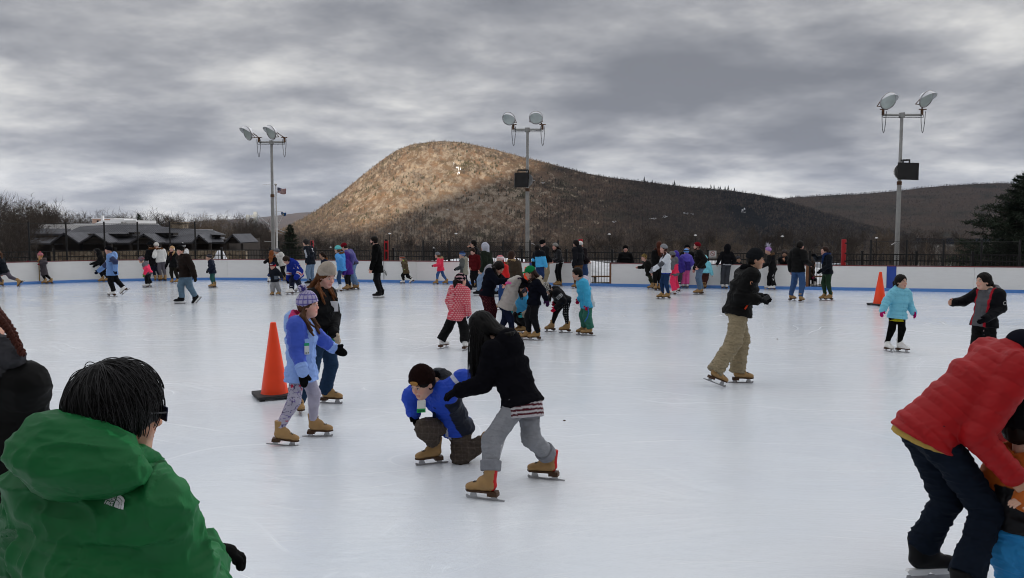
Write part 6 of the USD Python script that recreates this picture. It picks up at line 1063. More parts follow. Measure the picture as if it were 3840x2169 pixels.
P('spectator with cropped hair and dark jacket outside the boards looking at his hands', 'Q', (1537, 292), (1545, 345), (1548, 520), None, None, -20, Y=29.0, H=1.58, footz=-.25, hp=25, rh=(1515, 395), lh=(1540, 400), top=T_('#0f1014', b=.03, hem=.1), bot=T_(BLK, b=.01), hair=dict(k='short', c='#3a3230'), sk=None, skin='tan', **FAR)
P('man in black jacket and blue jeans reaching towards the gap in the boards', 'Q', (1778, 172), (1744, 240), (1742, 535), (1652, 1004), (1792, 1026), 128, H=1.76, rh=(1925, 452), hy=120, top=T_('#101010', b=.032, hem=.06, hood='down'), bot=T_('#38527a', b=.016, m='denim'), hair=dict(k='short', c='#14100d'), gl=None, skin='pink', **FAR)
P('child in brown jacket with pink gloves sitting on the bench behind the gap', 'Q', (1968, 452), (1958, 500), (1935, 655), (2010, 800, -.1), (1985, 800, .1), 70, Y=31.2, H=1.2, footz=-.25, lk=(2000, 690, 0), rk=(1985, 680, 0), rh=(1950, 630), lh=(1965, 620), top=T_('#30231b', b=.03, hem=.05, hood='up', hc='#2c2019'), bot=T_('#14141c', b=.012), gl='#c02060', sk=('white', 'white'), **FAR)
P('woman in navy jacket and dark green leggings raising one arm to the left', 'Q', (2142, 252), (2172, 312), (2186, 565), (2205, 1000), (2122, 996), -80, H=1.62, rh=(1985, 318), lh=(2098, 545), top=T_('#0f141d', b=.024, hem=.06), bot=T_('#17331f', b=.003), hair=dict(k='pony', c='#30201a'), scarf='#23345c', gl='#0c0c0f', skin='pink', **FAR)
# ---- the knot of children in the middle
P('girl in navy hooded top and dotted maroon trousers bending over her friends', 'D', (795, 440), (728, 455), (640, 760), (735, 1318), (685, 1330), 62, H=1.62, lh=(1000, 590), rh=(940, 600), hp=38, hy=60, top=T_(blocks((ALL, '#0f121c'), (lambda q: q['tag'] == 'hood', '#9a98a0')), b=.018, hem=.05, hood='down', m='knit'), bot=T_(lambda q: np.where(((np.sin(q['V'][:, 2] * 105) * np.sin((q['V'][:, 0] + q['V'][:, 1]) * 105)) > .72)[:, None], seen('#6a4040'), seen('#35131a')), b=.010, m='knit'), hair=dict(k='long', c='#15100f', len=.22), sk=('tan', 'tan'), res=.012)
P('child in light blue jacket stooping behind the cream puffer', 'D', (1110, 745), (1118, 795), (1085, 960), (1118, 1285), (1062, 1278), -55, H=1.24, lh=(1128, 1040), hp=50, dz=(0, -.2, -.25), top=T_(blocks((ALL, '#3e9fd2'), (lambda q: q['arm'] & (q['along'] > .18), '#a39c90')), b=.035, hem=.05, hood='down'), bot=T_(BLK, b=.022), gl='#3aa0a8', hair=dict(k='short', c='#14100f'), hat=dict(c='#3a3a48'), **NEAR)
P('girl in cream puffer jacket doubled over with pink mittens at her head', 'D', (1068, 668), (1010, 668), (878, 935), (860, 1338), (1008, 1350), 78, H=1.36, rh=(958, 612), lh=(1065, 620), re_=(1040, 590), hp=65, top=T_('#aaa49e', b=.045, hem=.03, puff=.085, pa=.012, hood='down'), bot=T_('#141b30', b=.010, m='denim'), hair=dict(k='long', c='#161010', len=.24), gl='#c45a90', mitt=True, sk=('redback', 'redback'), res=.012)
P('girl in bright green peaked beanie and navy hooded top with purple gloves', 'D', (1206, 498), (1272, 585), (1256, 880), (1268, 1376), (1152, 1370), -80, H=1.42, lh=(1412, 845), rh=(1100, 590), le=(1370, 730), hp=18, top=T_(blocks((ALL, '#0c0f18'), (lambda q: q['tag'] == 'hood', '#b2a898')), b=.02, hem=.05, hood='down', m='knit'), bot=T_('#0e0f13', b=.014), hat=dict(k='cap', c='#137040', c2='#137040'), hair=dict(k='long', c='#2a1a14', len=.10), gl='#2c1434', res=.012, extra=lambda c: num('RYE NECK', .05, lambda c: c['N'] - c['sp'] * .12 + c['ft'] * .15 + c['lt'] * .03, lambda c: c['lt'], lambda c: c['sp'], lambda c: c['ft'], '#b0b0b8', 'lettering')(c) if False else None)
def studs(q):
    c = np.tile(seen('#0e0e11'), (len(q['V']), 1)); V = q['V']; s = (np.sin(V[:, 2] * 130) > .45) & (np.sin((V[:, 0] - V[:, 1] * .4) * 150) > .5) & np.isin(q['tag'], ['lt', 'ls']); c[s] = seen('#9a9a9a'); return c
P('girl in black jacket and tall patterned knit hat bending forward with red gloves', 'D', (1420, 705), (1505, 745), (1668, 870), (1662, 1276), (1468, 1262), -70, H=1.34, lh=(1545, 950), rh=(1535, 880), hp=60, hy=-75, top=T_(blocks((ALL, '#101014'), (lambda q: (q['tag'] == 'lu') & (np.abs(q['along'] - .10) < .035) & (np.sin(q['along'] * 260) > 0) & (q['n'][:, 1] < -.5), '#b0b0b0')), b=.03, hem=.02, hood='down'), under=dict(c='#a03468', len=.05), bot=T_(studs, b=.003), hat=dict(k='ear', c=lambda q, tg: np.where(((np.abs(np.sin(q[:, 2] * 62 + np.abs(np.sin(q[:, 1] * 48 + q[:, 0] * 48)) * 2.2))) > .62)[:, None], seen('#4a4846'), seen('#b4b0a8')), tall=.03), hair=dict(k='sides', c='#14100e', len=.14), gl='#b01838', res=.012)
P('girl in turquoise jacket and green snow trousers with red gloves watching the group', 'D', (1815, 515), (1872, 600), (1950, 895), (1950, 1316), (1885, 1302), -80, H=1.34, lh=(1945, 900), rh=(1850, 835), hp=14, top=T_(blocks((ALL, '#3aa2ca'), (lambda q: (q['tag'] != 'hood') & ~q['arm'] & (q['z'] < q['L'] * .50) & (q['y'] < -.05), '#a8b2b8'), (lambda q: q['tag'] == 'hood', '#b8b4c4')), b=.038, hem=.10, fl=.02, hood='down'), bot=T_('#2c6858', b=.03, fl=.01), hair=dict(k='short', c='#120f0e'), gl='#b01a3c', sk=('tan', 'tan'), res=.012, extra=lambda c: c['part']('mitten_clip', tube([c['wr'][0] + [0, -.02, -.02], c['wr'][0] + [.03, -.05, -.16], c['wr'][0] + [.0, -.06, -.26], c['wr'][0] + [-.05, -.06, -.34]], .010, 6) and ((lambda m: (np.array(m.vertices), np.array(m.faces)))(tube([c['wr'][0] + np.array([0, -.02, -.02]), c['wr'][0] + np.array([.03, -.05, -.16]), c['wr'][0] + np.array([.0, -.06, -.26]), c['wr'][0] + np.array([-.05, -.06, -.34])], .010, 6))), 'nylon', seen('#2a62b0')))
def dots(q):
    V = q['V']; h = 30.0; a = V[:, 0] * .8 + V[:, 1] * .6; b = V[:, 2]; r = np.floor(b * h); x = a * h + (r % 2) * .5; d = np.hypot(x - np.floor(x) - .5, b * h - r - .5); t = meshkit.noise(np.stack([np.floor(x), r, r * 0], -1) + .5, 3)[:, None]
    w = np.clip((.47 - d) / .25, 0, 1)[:, None] * .70; return (seen('#d8b8b8') * (.75 + .5 * t)) * w + seen('#c02c44') * (1 - w)
P('girl in red jacket printed with pale dots and a black patterned hat seen from behind', 'D', (307, 600), (292, 690), (252, 1050), (80, 1478), (372, 1500), 152, H=1.36, rh=(402, 1020), lh=(190, 980), hy=130, top=T_(dots, b=.032, hem=.10, fl=.015, hood='down', cr=.006), bot=T_('#0c0c0f', b=.026, fl=.02), hat=dict(c=lambda q, tg: np.where(((np.sin(q[:, 2] * 95) + np.sin((q[:, 1] * 1.0 + q[:, 0] * .8) * 85)) > .35)[:, None], seen('#a8868c'), seen('#121014')), c2='#121014'), hair=dict(k='pony', c='#16100e', len=.22), gl='#2c3c58', sk=('white', 'white'), res=.009)
# ---- the right hand group
def puffer_girl(c):
    pass
P('little girl in pale blue puffer jacket and white skates facing the camera', 'S', (885, 565), (882, 655), (838, 955), (893, 1396), (735, 1388), 8, H=1.30, lh=(1030, 925), rh=(665, 900), hy=22, fy=(28, -2), top=T_('#78c0d6', b=.030, hem=.07, fl=.02, puff=.068, pa=.013, hood='down', cr=.006), under=dict(c='#a49a1c', len=.14, b=.006), bot=T_('#0b0b0d', b=.004, m='knit', long=.03), hair=dict(k='pony', c='#17120f'), gl='#a8155e', sk=('white', 'white'), scarf=None, skin='light', eyes='narrow', res=.0085)
def openjack(q):
    o = np.tile(seen('#0d0e13'), (len(q['V']), 1)); fr = (q['y'] > .0) & ~q['arm'] & (q['tag'] != 'hood'); o[fr & (np.abs(q['x'] + .02) < .115)] = seen('#a01828'); o[fr & (np.abs(q['x'] + .02) < .085)] = seen('#55565a'); o[(q['tag'] == 'hood')] = seen('#6a6b70'); o[q['tag'] == 'collar'] = seen('#55565a'); return o
P('girl in open black jacket over a grey hooded top stretching one arm to the left', 'S', (1858, 560), (1935, 655), (1872, 1020), (1950, 1690), (1790, 1675), -58, H=1.46, rh=(1500, 805), lh=(1890, 1000), le=(2075, 870), hy=-80, top=T_(openjack, b=.030, hem=.10, fl=.03, hood='down'), bot=T_('#0c0c0f', b=.016), hair=dict(k='pony', c='#120e0c'), gl=('#0e0e12', None), skin='light', res=.0095, extra=lambda c: (leg_text('RCE', .11, 0, '#c0a8ac')(dict(c, tr=solid([RC(c['P'] + c['l'] * .08, c['knees'][0], .10, .075)], .012))), c['part']('sleeve_badge', stick_on(c['top']['_VQ'], trimesh.creation.annulus(.022, .028, .002, sections=24), c['el'][0] * .5 + (c['N'] - c['sp'] * .09 + c['lt'] * .17) * .5, np.array([1.0, 0, 0]), np.array([0, 0, 1.0]), nrm([.3, -1, 0]), .004), 'knit', seen('#b8b8b8'))))
# ---- man in khaki
def khaki_x(c):
    m = meshkit.text_mesh('Q', .04, .002, True); m.apply_translation([-.018, -.02, 0]); sh = c['N'] - c['sp'] * .09 - c['lt'] * .18; c['part']('logo', stick_on(c['top']['_VQ'], m, sh * .78 + c['el'][1] * .22, np.array([1.0, 0, 0]), np.array([0, 0, 1.0]), np.array([0, -1.0, 0]), .003), 'knit', seen('#c89070'))
    m = trimesh.creation.box([.045, .018, .002]); c['part']('logo', stick_on(c['top']['_VQ'], m, c['N'] - c['sp'] * .13 - c['lt'] * .13 - c['ft'] * .09, np.array([.9, 0, -.35]), np.array([.35, 0, .9]), np.array([-.3, -1.0, 0]), .003), 'knit', seen('#55585c'))
    p = c['P'] + c['sp'] * .10 + c['ft'] * .02 - c['lt'] * .20; c['part']('zip_pull', (lambda t: (np.array(t.vertices), np.array(t.faces)))(tube([p + [.03, -.02, .05], p + [.01, -.035, .0], p + [-.02, -.035, -.05]], [.006, .012, .012], 6)), 'nylon', seen('#c83a14'))
P('man in black jacket, dark beanie and khaki trousers gliding right', 'K', (588, 190), (522, 292), (415, 665), (455, 1347), (205, 1352, -.30), 93, H=1.78, rh=(590, 562), re_=(445, 545), lh=(622, 548), fp=(0, 22), hy=76, hp=4, top=T_('#0b0b0d', b=.055, sb=.04, hem=.06, fl=.01, collar=.04, cr=.012, crf=8), bot=T_('#8d8066', b=.034, fl=.022, cr=.016, long=.05), hat=dict(c='#1a1c1f', tall=.012, hz=.006), hair=dict(k='short', c='#14100e'), scarf='#0d0d10', gl='#131416', skin='tan', eyes='narrow', res=.0095, extra=khaki_x)
p0 = at(2600 + 688 / 2.51, 900 + 548 / 2.51, 11.1); ph = thing('compact_camera', 'small silver and black camera in the gloved hand of the man in khaki', 'camera', p0 - np.array([0, 0, .03])); obj('case', orient(bx(-.05, .05, -.012, .012, -.03, .03), np.array([0, 0, .03]), nrm([.85, 0, .5]), np.array([0, 1.0, 0]), nrm([-.5, 0, .85])), L_('rubber'), ph); obj('end_plate', orient(bx(.05, .056, -.013, .013, -.031, .031), np.array([0, 0, .03]), nrm([.85, 0, .5]), np.array([0, 1.0, 0]), nrm([-.5, 0, .85])), L_('alu'), ph)
# ---- woman in beige hat
def tagbadge(c, o, w, h, nn, colors, text=None):
    R_ = np.array([1.0, 0, 0]); R_ = nrm(R_ - nn * (R_ @ nn)); U_ = np.cross(nn, R_); n_ = 2
    for (y0, y1, cc) in colors: c['part']('lift_ticket', ((lambda m: ((np.asarray(m.vertices)[:, :1] * R_ + np.asarray(m.vertices)[:, 1:2] * U_ + np.asarray(m.vertices)[:, 2:3] * nn) + o, np.array(m.faces)))(bx(-w / 2, w / 2, y0 * h, y1 * h, 0, .003))), 'nylon', seen(cc))
    if text: m = meshkit.text_mesh(text, h * .14, .001, True); k = w * .8 / m.extents[0]; V = np.array(m.vertices) * [k, 1, 1] - [w * .4, -h * .06, -.0035]; c['part']('lettering', (V[:, :1] * R_ + V[:, 1:2] * U_ + V[:, 2:3] * nn + o, np.array(m.faces)), 'nylon', seen('#123a20'))
P('woman in black jacket and beige beanie with long brown hair', 'G', (622, 190), (572, 285), (592, 640), (650, 1098), (432, 1172), 62, H=1.68, lh=(668, 592, -.24), le=(676, 470), rh=(545, 600), hp=20, hy=52, fy=(18, -42), top=T_('#0d0d0f', b=.030, hem=.03, collar=.03, cr=.010), bot=T_('#22364f', b=.012, fl=.028, m='denim', long=.05, cr=.006), hat=dict(c='#a0968a', c2='#aaa094', tall=.025, hz=.012), hair=dict(k='long', c='#5c381f', len=.20), gl='#bfb09c', skin='pink', res=.0085, hdirs=(np.array([.55, -.1, -.7]), None), extra=lambda c: (tagbadge(c, c['P'] + c['ft'] * .19 - c['lt'] * .07 - c['sp'] * .01, .09, .12, nrm([.3, -1, 0]), ((0, 1, '#2e8a6a'),)), c['part']('paper', ((lambda m: (np.asarray(m.vertices) + c['N'] + c['ft'] * .16 - c['sp'] * .18 + c['lt'] * .05, np.array(m.faces)))(bx(-.045, .045, -.003, .003, -.07, .05))), 'nylon', seen('#d0d0d4'))))
# ---- girl in plaid hat
def plaid(q, tg):
    a = np.arctan2(q[:, 1], q[:, 0]) * .10; b = q[:, 2]; o = np.tile(seen('#a8a2bc'), (len(q), 1)); w = lambda x, p, t: np.abs(((x / p) % 1) - .5) < t
    o[w(a, .052, .16)] = seen('#8f88b4'); o[w(b, .050, .16)] = seen('#8f88b4'); o[w(a, .052, .055)] = seen('#4b4488'); o[w(b, .050, .055)] = seen('#4b4488'); return o
def parka(q):
    o = np.tile(seen('#86a4de'), (len(q['V']), 1)); a = q['along']; o[q['arm'] & (a < .36)] = seen('#3c55b6'); o[(q['tag'] == 'chest') & (q['z'] > q['L'] * .60) & (np.abs(q['x']) > .10)] = seen('#3c55b6'); o[(q['tag'] == 'hood')] = seen('#8caae0'); o[(q['tag'] == 'hood') & (q['y'] > -.075) & (q['z'] > q['L'] - .02)] = seen('#c02468'); return o
def leggings(q):
    V = q['V']; o = np.tile(seen('#a8a4b4'), (len(V), 1)); s = np.isin(q['tag'], ['rt', 'rs']); n = meshkit.fbm(V * 16, 2, 4); m = meshkit.noise(V * 24, 8); o[s & (np.abs(n - .5) < .022)] = seen('#4a4060'); o[s & (m > .80)] = seen('#b03048'); o[s & (np.abs(m - .3) < .03)] = seen('#6a5a90'); return o
def parka_x(c):
    tagbadge(c, c['P'] + c['sp'] * .17 + c['ft'] * .115 - c['lt'] * .155, .045, .11, nrm([.35, -1, 0]), ((0, .75, '#c8ccd0'), (.75, 1, '#2a9a70')), '27')
    p = c['P'] + c['ft'] * .08 - c['lt'] * .20 + c['sp'] * .05; c['part']('pocket_flap', stick_on(c['top']['_VQ'], trimesh.creation.box([.13, .035, .008]), p, nrm([.97, 0, -.05]), np.array([0, 0, 1.0]), nrm([.2, -1, 0]), .004), 'nylon', seen('#7e9cd8')); c['part']('snap', stick_on(c['top']['_VQ'], trimesh.creation.cylinder(.008, .004, sections=12), p + [0, 0, -.005], np.array([1.0, 0, 0]), np.array([0, 0, 1.0]), nrm([.2, -1, 0]), .013), 'nylon', seen('#303848'))
P('girl in purple plaid bobble hat and blue parka with black mittens', 'G', (492, 398), (436, 492), (440, 850), (566, 1336), (312, 1402), 84, H=1.44, rh=(452, 872), re_=(408, 720), lh=(672, 702), le=(590, 640), fp=(0, 7), fy=(8, 10), top=T_(parka, b=.038, sb=.026, hem=.13, fl=.03, hood='down', cr=.010), bot=T_(leggings, b=.004, m='knit', long=.0), hat=dict(k='pom', c=plaid, pom=('#b4b0c4', '#4b4488'), tall=.02, ps=1.0, px=-.05), hair=dict(k='sides', c='#4a3222', len=.20), gl='#0e0e10', mitt=True, skin='pink', hdirs=(np.array([.9, -.15, -.35]), np.array([.05, 0, -1.0])), res=.0075, extra=parka_x)
# ---- kneeling boy
def boyjack(q):
    V, P_, N_ = q['V'], q['P'], q['N']; o = np.tile(seen('#2348b8'), (len(V), 1)); z, x, y, L = q['z'], q['x'], q['y'], q['L']; side = (x > .06) & (y < .085) & ~q['arm'] & (z < L * .78); o[side] = seen('#121828'); edge = (x > .035) & (x < .068) & (y > .0) & (z < L * .40) & ~q['arm']; o[edge & (z < .12)] = seen('#c0c4d0')
    a = q['along']; la = np.isin(q['tag'], ['lu', 'lf']); o[la & (a > .13) & (a < .175)] = seen('#b8bccc'); o[la & (a > .20) & (a < .255) & (V[:, 2] < (q['N'][2] - .02))] = seen('#a01420'); o[(q['tag'] == 'collar')] = seen('#33383f'); o[(q['tag'] == 'hood')] = seen('#10141e'); o[(q['tag'] == 'lu') & (a < .10) & (V[:, 2] < N_[2] - .17)] = seen('#121828'); return o
def check(q):
    V = q['V']; o = np.tile(seen('#4c443e'), (len(V), 1)); g = lambda t, p, w: np.abs((t * p) % 1 - .5) < w; o *= (.8 + .4 * meshkit.noise(V * 60, 2))[:, None]; o[g(V[:, 0] + V[:, 1] * .4, 17, .06)] *= 1.35; o[g(V[:, 2] + V[:, 1] * .3, 17, .06)] *= 1.3; return o
def boy_x(c):
    c['part']('hat_patch', solid([EL(c['G'](.092, .012, .062), c['ax'], (.014, .046, .022))], .004), 'knit', seen('#a87c48')); tagbadge(c, c['A']((236, 742), -.30), .085, .105, nrm([-.5, -1, .35]), ((.32, 1, '#c8ccc8'), (0, .32, '#1c9a50')), 'SENIOR')
    z = c['P'] + c['sp'] * .30 + c['ft'] * .16 + c['lt'] * .02; c['part']('pocket_zip', stick_on(c['top']['_VQ'], trimesh.creation.box([.03, .12, .006]), z, nrm([.9, -.2, -.3]), nrm([.25, 0, .95]), nrm([-.3, -1, .2]), .004), 'nylon', seen('#10203f'))
P('boy in blue and navy jacket kneeling on the ice on one knee', 'H', (243, 545), (335, 540), (470, 830), (790, 985, .12), (300, 1094), -48, H=1.42, rh=(185, 735), re_=(165, 630), lh=(655, 520), le=(520, 505), lk=(505, 1038, .05), rk=(262, 850, -.15), dz=(.15, -.10, -.20), hp=24, hy=-38, fp=(70, 0), fy=(0, -20), top=T_(boyjack, b=.040, hem=.05, fl=.02, hood='down', collar=.03, cr=.011), bot=T_(check, b=.026, cr=.012, m='knit', long=-.06), hat=dict(c='#1c0f0d', c2='#1c0f0d', tall=.015, hz=.004), hair=dict(k='short', c='#14100e', fringe=True), gl='#0d0d0f', skin='light', eyes='narrow', res=.0072, hs=1.06, extra=boy_x)
# ---- girl in black hooded top pulling him up
def shirt(z): b = np.floor((z + .02) / .017).astype(int) % 2; return np.where((b == 0)[:, None], seen('#4a1a24'), seen('#b4b0b4'))
def long_hair(c):
    """Straight black hair falling forward past the shoulder."""
    r = np.random.default_rng(9); pts, cnt = [], []
    for i in range(900):
        a = r.uniform(-1.25, 1.25); b = r.uniform(0, 1); s = c['G'](-.085 * math.cos(a) + .035 * (1 - b), .095 * math.sin(a) , .12 - .15 * b) ; w = c['ft'] * .06 + c['lt'] * r.uniform(-.01, .03); L = r.uniform(.36, .52)
        e = s + np.array([0, 0, -L]) + w * .3 + r.normal(0, .012, 3); m = s * .55 + e * .45 + (c['lt'] * .02 + np.array([-.02, -.03, 0])); t = np.linspace(0, 1, 7)[:, None]; pts.append((1 - t) ** 2 * s + 2 * t * (1 - t) * m + t * t * e); cnt.append(7)
    g = UsdGeom.BasisCurves.Define(stage, number(pth(c['T']), 'hair_strands')); g.CreateTypeAttr('linear'); P_ = np.vstack(pts) - c['base']; g.CreatePointsAttr(Vt.Vec3fArray.FromNumpy(P_.astype(np.float32))); g.CreateCurveVertexCountsAttr(cnt); g.CreateWidthsAttr(Vt.FloatArray([.0032] * len(P_))); g.SetWidthsInterpolation('vertex'); UsdShade.MaterialBindingAPI.Apply(g.GetPrim()).Bind(_mats['black_hair'])
mat('black_hair', {'p': ('principled_bsdf', {'base_color': (.006, .0055, .006), 'roughness': .42, 'specular_ior_level': .25})}, [])
P('girl in black hooded top and grey sweatpants pulling up the kneeling boy', 'H', (655, 170), (775, 262), (925, 668), (662, 1334), (1078, 1196), -122, H=1.62, lh=(505, 592), le=(660, 545), rh=(668, 520), re_=(800, 500), lk=(715, 935, -.18), rk=(985, 915, .02), hp=35, hy=-112, fy=(12, 14), dz=(0, .12, .16), top=T_('#0b0c12', b=.030, hem=.015, fl=.022, hood='down', m='knit', cr=.009), under=dict(c=shirt, len=.135, b=.034), bot=T_('#84868b', b=.010, m='knit', rise=.20, cuff='#7c7e84', cr=.007, fl=.012), gl='#0b0c12', hair=dict(k='long', c='#0e0c0d', len=.04), sk=('redback', 'redback'), skin='light', res=.0075, extra=long_hair)
# ---- the two people close to the camera at left
def braid(c):
    a, b = c['A']((-20, 40), -.12), c['A']((124, 262), -.14); ms = []; d_, u_, w_, L = frame_to(a, b); t = np.linspace(0, 1, 60)
    for ph in (0, 2.09, 4.19): ms.append(tube(a + (b - a) * t[:, None] + [0, 0, .02] * np.sin(t * 3.14)[:, None] + (u_ * np.sin(t * 26 + ph)[:, None] * .016 + w_ * np.sin(t * 52 + 2 * ph)[:, None] * .007) * (1 - .45 * t)[:, None], .015 * (1 - .5 * t), 8))
    m = cat(ms); V = np.array(m.vertices); V += (meshkit.noise(V * 160, 2) - .5)[:, None] * .006; c['part']('braid', (V, np.array(m.faces)), 'hair', seen('#3a1a12', 1.0)); V, Q = solid([EL(c['A']((0, 245), -.05), np.eye(3), (.085, .08, .075)), EL(c['A']((60, 275), -.10), np.eye(3), (.05, .05, .05))], .008); c['part']('hood', (crease(V, Q, .012, 18, 4), Q), 'knit', seen('#3c3c40'))
P('person in black coat with grey hood and auburn braid at the left edge', 'L', (-120, 110), (22, 315), (5, 1300), None, None, 152, Y=3.5, H=1.68, rh=(215, 1250, .25), top=T_(blocks((ALL, '#0c0b0d'), (lambda q: q['tag'] == 'hood', '#37373b')), b=.030, hem=.12, hood='down', m='nylon', cr=.008), bot=T_('#101014', b=.01), hair=dict(k='short', c='#3a1812'), sk=('tan', 'tan'), res=.009, extra=braid)
def nf(c):
    VQ = c['top']['_VQ']; nn = nrm(-c['ft']); R_ = nrm(np.array([.93, 0, -.16]) - nn * (np.array([.93, 0, -.16]) @ nn)); U_ = np.cross(nn, R_); o = at(394, 1899, c['N'][1] - .16)
    for i, (t, w) in enumerate((('THE', .017), ('NORTH', .026), ('FACE', .026))):
        m = meshkit.text_mesh(t, .0082, .0012, True); V = np.array(m.vertices); V[:, 0] = (V[:, 0] - V[:, 0].min()) / np.ptp(V[:, 0]) * w - w - .002; V[:, 1] += .0105 - i * .0105; m2 = trimesh.Trimesh(V, m.faces, process=False); c['part']('lettering', stick_on(VQ, m2, o, R_, U_, nn, .003), 'knit', (.62, .62, .64))
    for r0, r1 in ((.024, .030), (.0165, .022), (.0, .0145)):
        a = np.linspace(0, np.pi / 2, 14); pg = Polygon([(r1 * math.cos(x), r1 * math.sin(x)) for x in a] + ([(r0 * math.cos(x), r0 * math.sin(x)) for x in a[::-1]] if r0 else [(0, 0)])); m = trimesh.creation.extrude_polygon(pg, .0012, engine='earcut'); m.apply_translation([.002, -.0105, 0]); m = m.subdivide(); c['part']('logo_arc', stick_on(VQ, m, o, R_, U_, nn, .003), 'knit', (.62, .62, .64))
    G, ax = c['G'], c['ax']; A = c['A']; X3 = np.eye(3); ro = lambda d: np.array([[math.cos(math.radians(d)), 0, -math.sin(math.radians(d))], [0, 1, 0], [math.sin(math.radians(d)), 0, math.cos(math.radians(d))]])
    hp_ = [EL(A((430, 842), -.10), ro(8), (.176, .085, .090), k=.03), EL(A((350, 770), -.06), ro(14), (.135, .09, .095), k=.05), RC(A((255, 690), .0), A((420, 690), -.05), .042, .046, k=.04), RC(A((420, 690), -.05), A((640, 775), -.05), .046, .040, k=.03), RC(A((640, 775), -.05), A((800, 850), .06), .040, .030, k=.03), RC(A((250, 700), .0), A((330, 760), .12), .045, .04, k=.04)]
    V, Q = solid(hp_, .0065); V = V + vnorm(V, Q) * ((np.sin((V[:, 2] + (V[:, 0] + .9) * .16 + (meshkit.fbm(V * 7, 3, 2) - .5) * .10) * 62) * .5) * .012 * np.clip(meshkit.noise(V * 6, 8) * 1.8 - .3, 0, 1))[:, None]; V = crease(V, Q, .010, 9, 5, (1, 1, 1.8)); c['part']('hood', (V, Q), 'nylon', seen('#11592d'))
    for s in (1, -1):
        m = trimesh.creation.extrude_polygon(sbox(-.026, -.015, .026, .015).buffer(.005), .003, engine='earcut'); c['part']('lens', (lambda m_: (np.array(m_.vertices), np.array(m_.faces)))(orient(m, G(.104, s * .034, .010), ax[1], ax[2], ax[0])), 'leather', (.03, .035, .07), smooth=False)
        c['part']('temple', (lambda m_: (np.array(m_.vertices), np.array(m_.faces)))(tube([G(.102, s * .066, .016), G(.03, s * .082, .018), G(-.02, s * .083, .005)], .0025, 6)), 'leather', (.05, .05, .055), smooth=False)
    # loose strands over the whole crown
    r = np.random.default_rng(3); pts, cnt = [], []; RR = np.array([.110, .094, .112]); C0 = np.array([-.012, 0, .034]); wh = nrm(np.array([-.42, .05, .90]))
    for i in range(9000):
        u = r.random() ** .8 * 1.75; a = r.uniform(0, 2 * np.pi); t1 = nrm(np.cross(wh, [0, 1, 0])); t2 = np.cross(wh, t1); q = wh * math.cos(u) + (t1 * math.cos(a) + t2 * math.sin(a)) * math.sin(u)
        if q[0] > .55 and q[2] < .35: continue
        if abs(q[1]) > .60 and q[2] < -.05 and q[0] > -.15: continue
        L = r.uniform(.07, .15); st = L / 9; lift = r.uniform(.0, .05) if r.random() > .05 else r.uniform(.06, .20); jit = r.normal(0, .16, 3); cur = []
        for k_ in range(10):
            cur.append(C0 + q * RR * (1 + lift * math.sin(min(k_ / 6, 1) * 1.57) * .9)); d = q - wh; d = d - q * (d @ q); d = nrm(d) * .75 + np.array([.10, 0, -.45]) + jit; d = d - q * (d @ q); q = nrm(q + nrm(d) * st / .10)
        if cur[-1][0] > .085 and cur[-1][2] < .035: cur = cur[:6]
        pts.append(c['Hd'] + np.array(cur) @ ax * 1.05); cnt.append(len(cur))
    g = UsdGeom.BasisCurves.Define(stage, number(pth(c['T']), 'hair_strands')); g.CreateTypeAttr('linear'); P_ = np.vstack(pts) - c['base']; g.CreatePointsAttr(Vt.Vec3fArray.FromNumpy(P_.astype(np.float32))); g.CreateCurveVertexCountsAttr(cnt); g.CreateWidthsAttr(Vt.FloatArray([.0024] * len(P_))); g.SetWidthsInterpolation('vertex'); UsdShade.MaterialBindingAPI.Apply(g.GetPrim()).Bind(_mats['black_hair'])
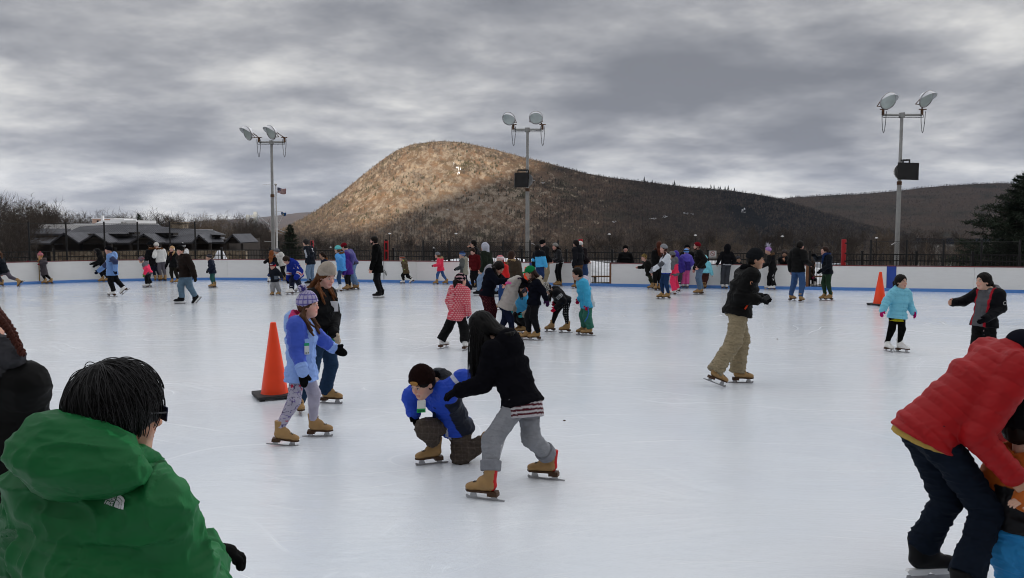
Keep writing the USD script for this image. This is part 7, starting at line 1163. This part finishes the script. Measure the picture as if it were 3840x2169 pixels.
P('man in green hooded jacket and sunglasses near the camera', 'L', (630, 586), (522, 890), (470, 1980), None, None, 168, Y=2.2, H=1.76, rh=(1085, 1330, .33), re_=(1070, 1600, .08), lh=(140, 1500, .35), hy=130, hp=6, dz=(.0, 0, .05), top=T_('#11592d', b=.034, hem=.10, collar=.085, cr=.024, crf=6), bot=T_('#1a1c22', b=.02), hair=dict(k='short', c='#0c0b0c'), gl='#0b0b0d', curl=.85, skin='tan', hdirs=(None, np.array([.75, .6, -.05])), sk=('tan', 'tan'), res=.0075, hs=1.05, eyes=False, extra=nf)
# ---- the man in red and the child he helps, at the right edge
def chevron(q):
    c = seen('#a01219'); s = q['z'] + np.abs(q['x']) * .5; return np.tile(c, (len(q['V']), 1))
def kid_vest(q):
    o = np.tile(seen('#a8561c'), (len(q['V']), 1)); o[~q['arm'] & (q['z'] < q['L'] * .55) & (q['x'] > -.10)] = seen('#101014'); return o
P('small child in orange jacket and blue snow trousers held by the man in red', 'M', (862, 590), (848, 750), (812, 1120), (905, 1618), (765, 1602), -62, H=1.06, lh=(870, 1010), rh=(690, 1010), re_=(655, 920), top=T_(kid_vest, b=.045, hem=.06, hood='down', cr=.010), bot=T_('#2a86c0', b=.05, cr=.014), hat=dict(k='ear', c='#0d0d10', tall=.03), hair=dict(k='short', c='#1a1410'), hy=110, hs=1.05, sk=('white', 'white'), res=.008)
P('man in red quilted jacket and dark jeans stooping at the right edge', 'M', (1120, 150), (795, 155), (296, 602), (312, 1462), (560, 1668), 92, H=1.9, fat=.95, rh=(790, 858), re_=(590, 640), lh=(840, 880, .25), le=(720, 640, .3), rk=(650, 1075, -.10), lk=(420, 1000, .10), hp=45, dz=(0, -.05, -.05), fy=(5, 10), top=T_('#960f14', b=.026, sb=.024, hem=.05, fl=.02, puff=.062, pa=.008, cr=.005, seams=False), under=dict(c='#a88c4a', len=.065, b=.028), bot=T_('#101824', b=.004, m='denim', fl=.035, cr=.012, rise=.06), hair=dict(k='short', c='#14100e'), skin='tan', sk=('hockey', 'hockey'), res=.0085, extra=lambda c: c['part']('scarf', solid([EL(c['A']((850, 95), -.06), np.eye(3), (.085, .08, .07)), EL(c['A']((880, 150), -.10), np.eye(3), (.06, .06, .06))], .009), 'knit', seen('#14161f')))
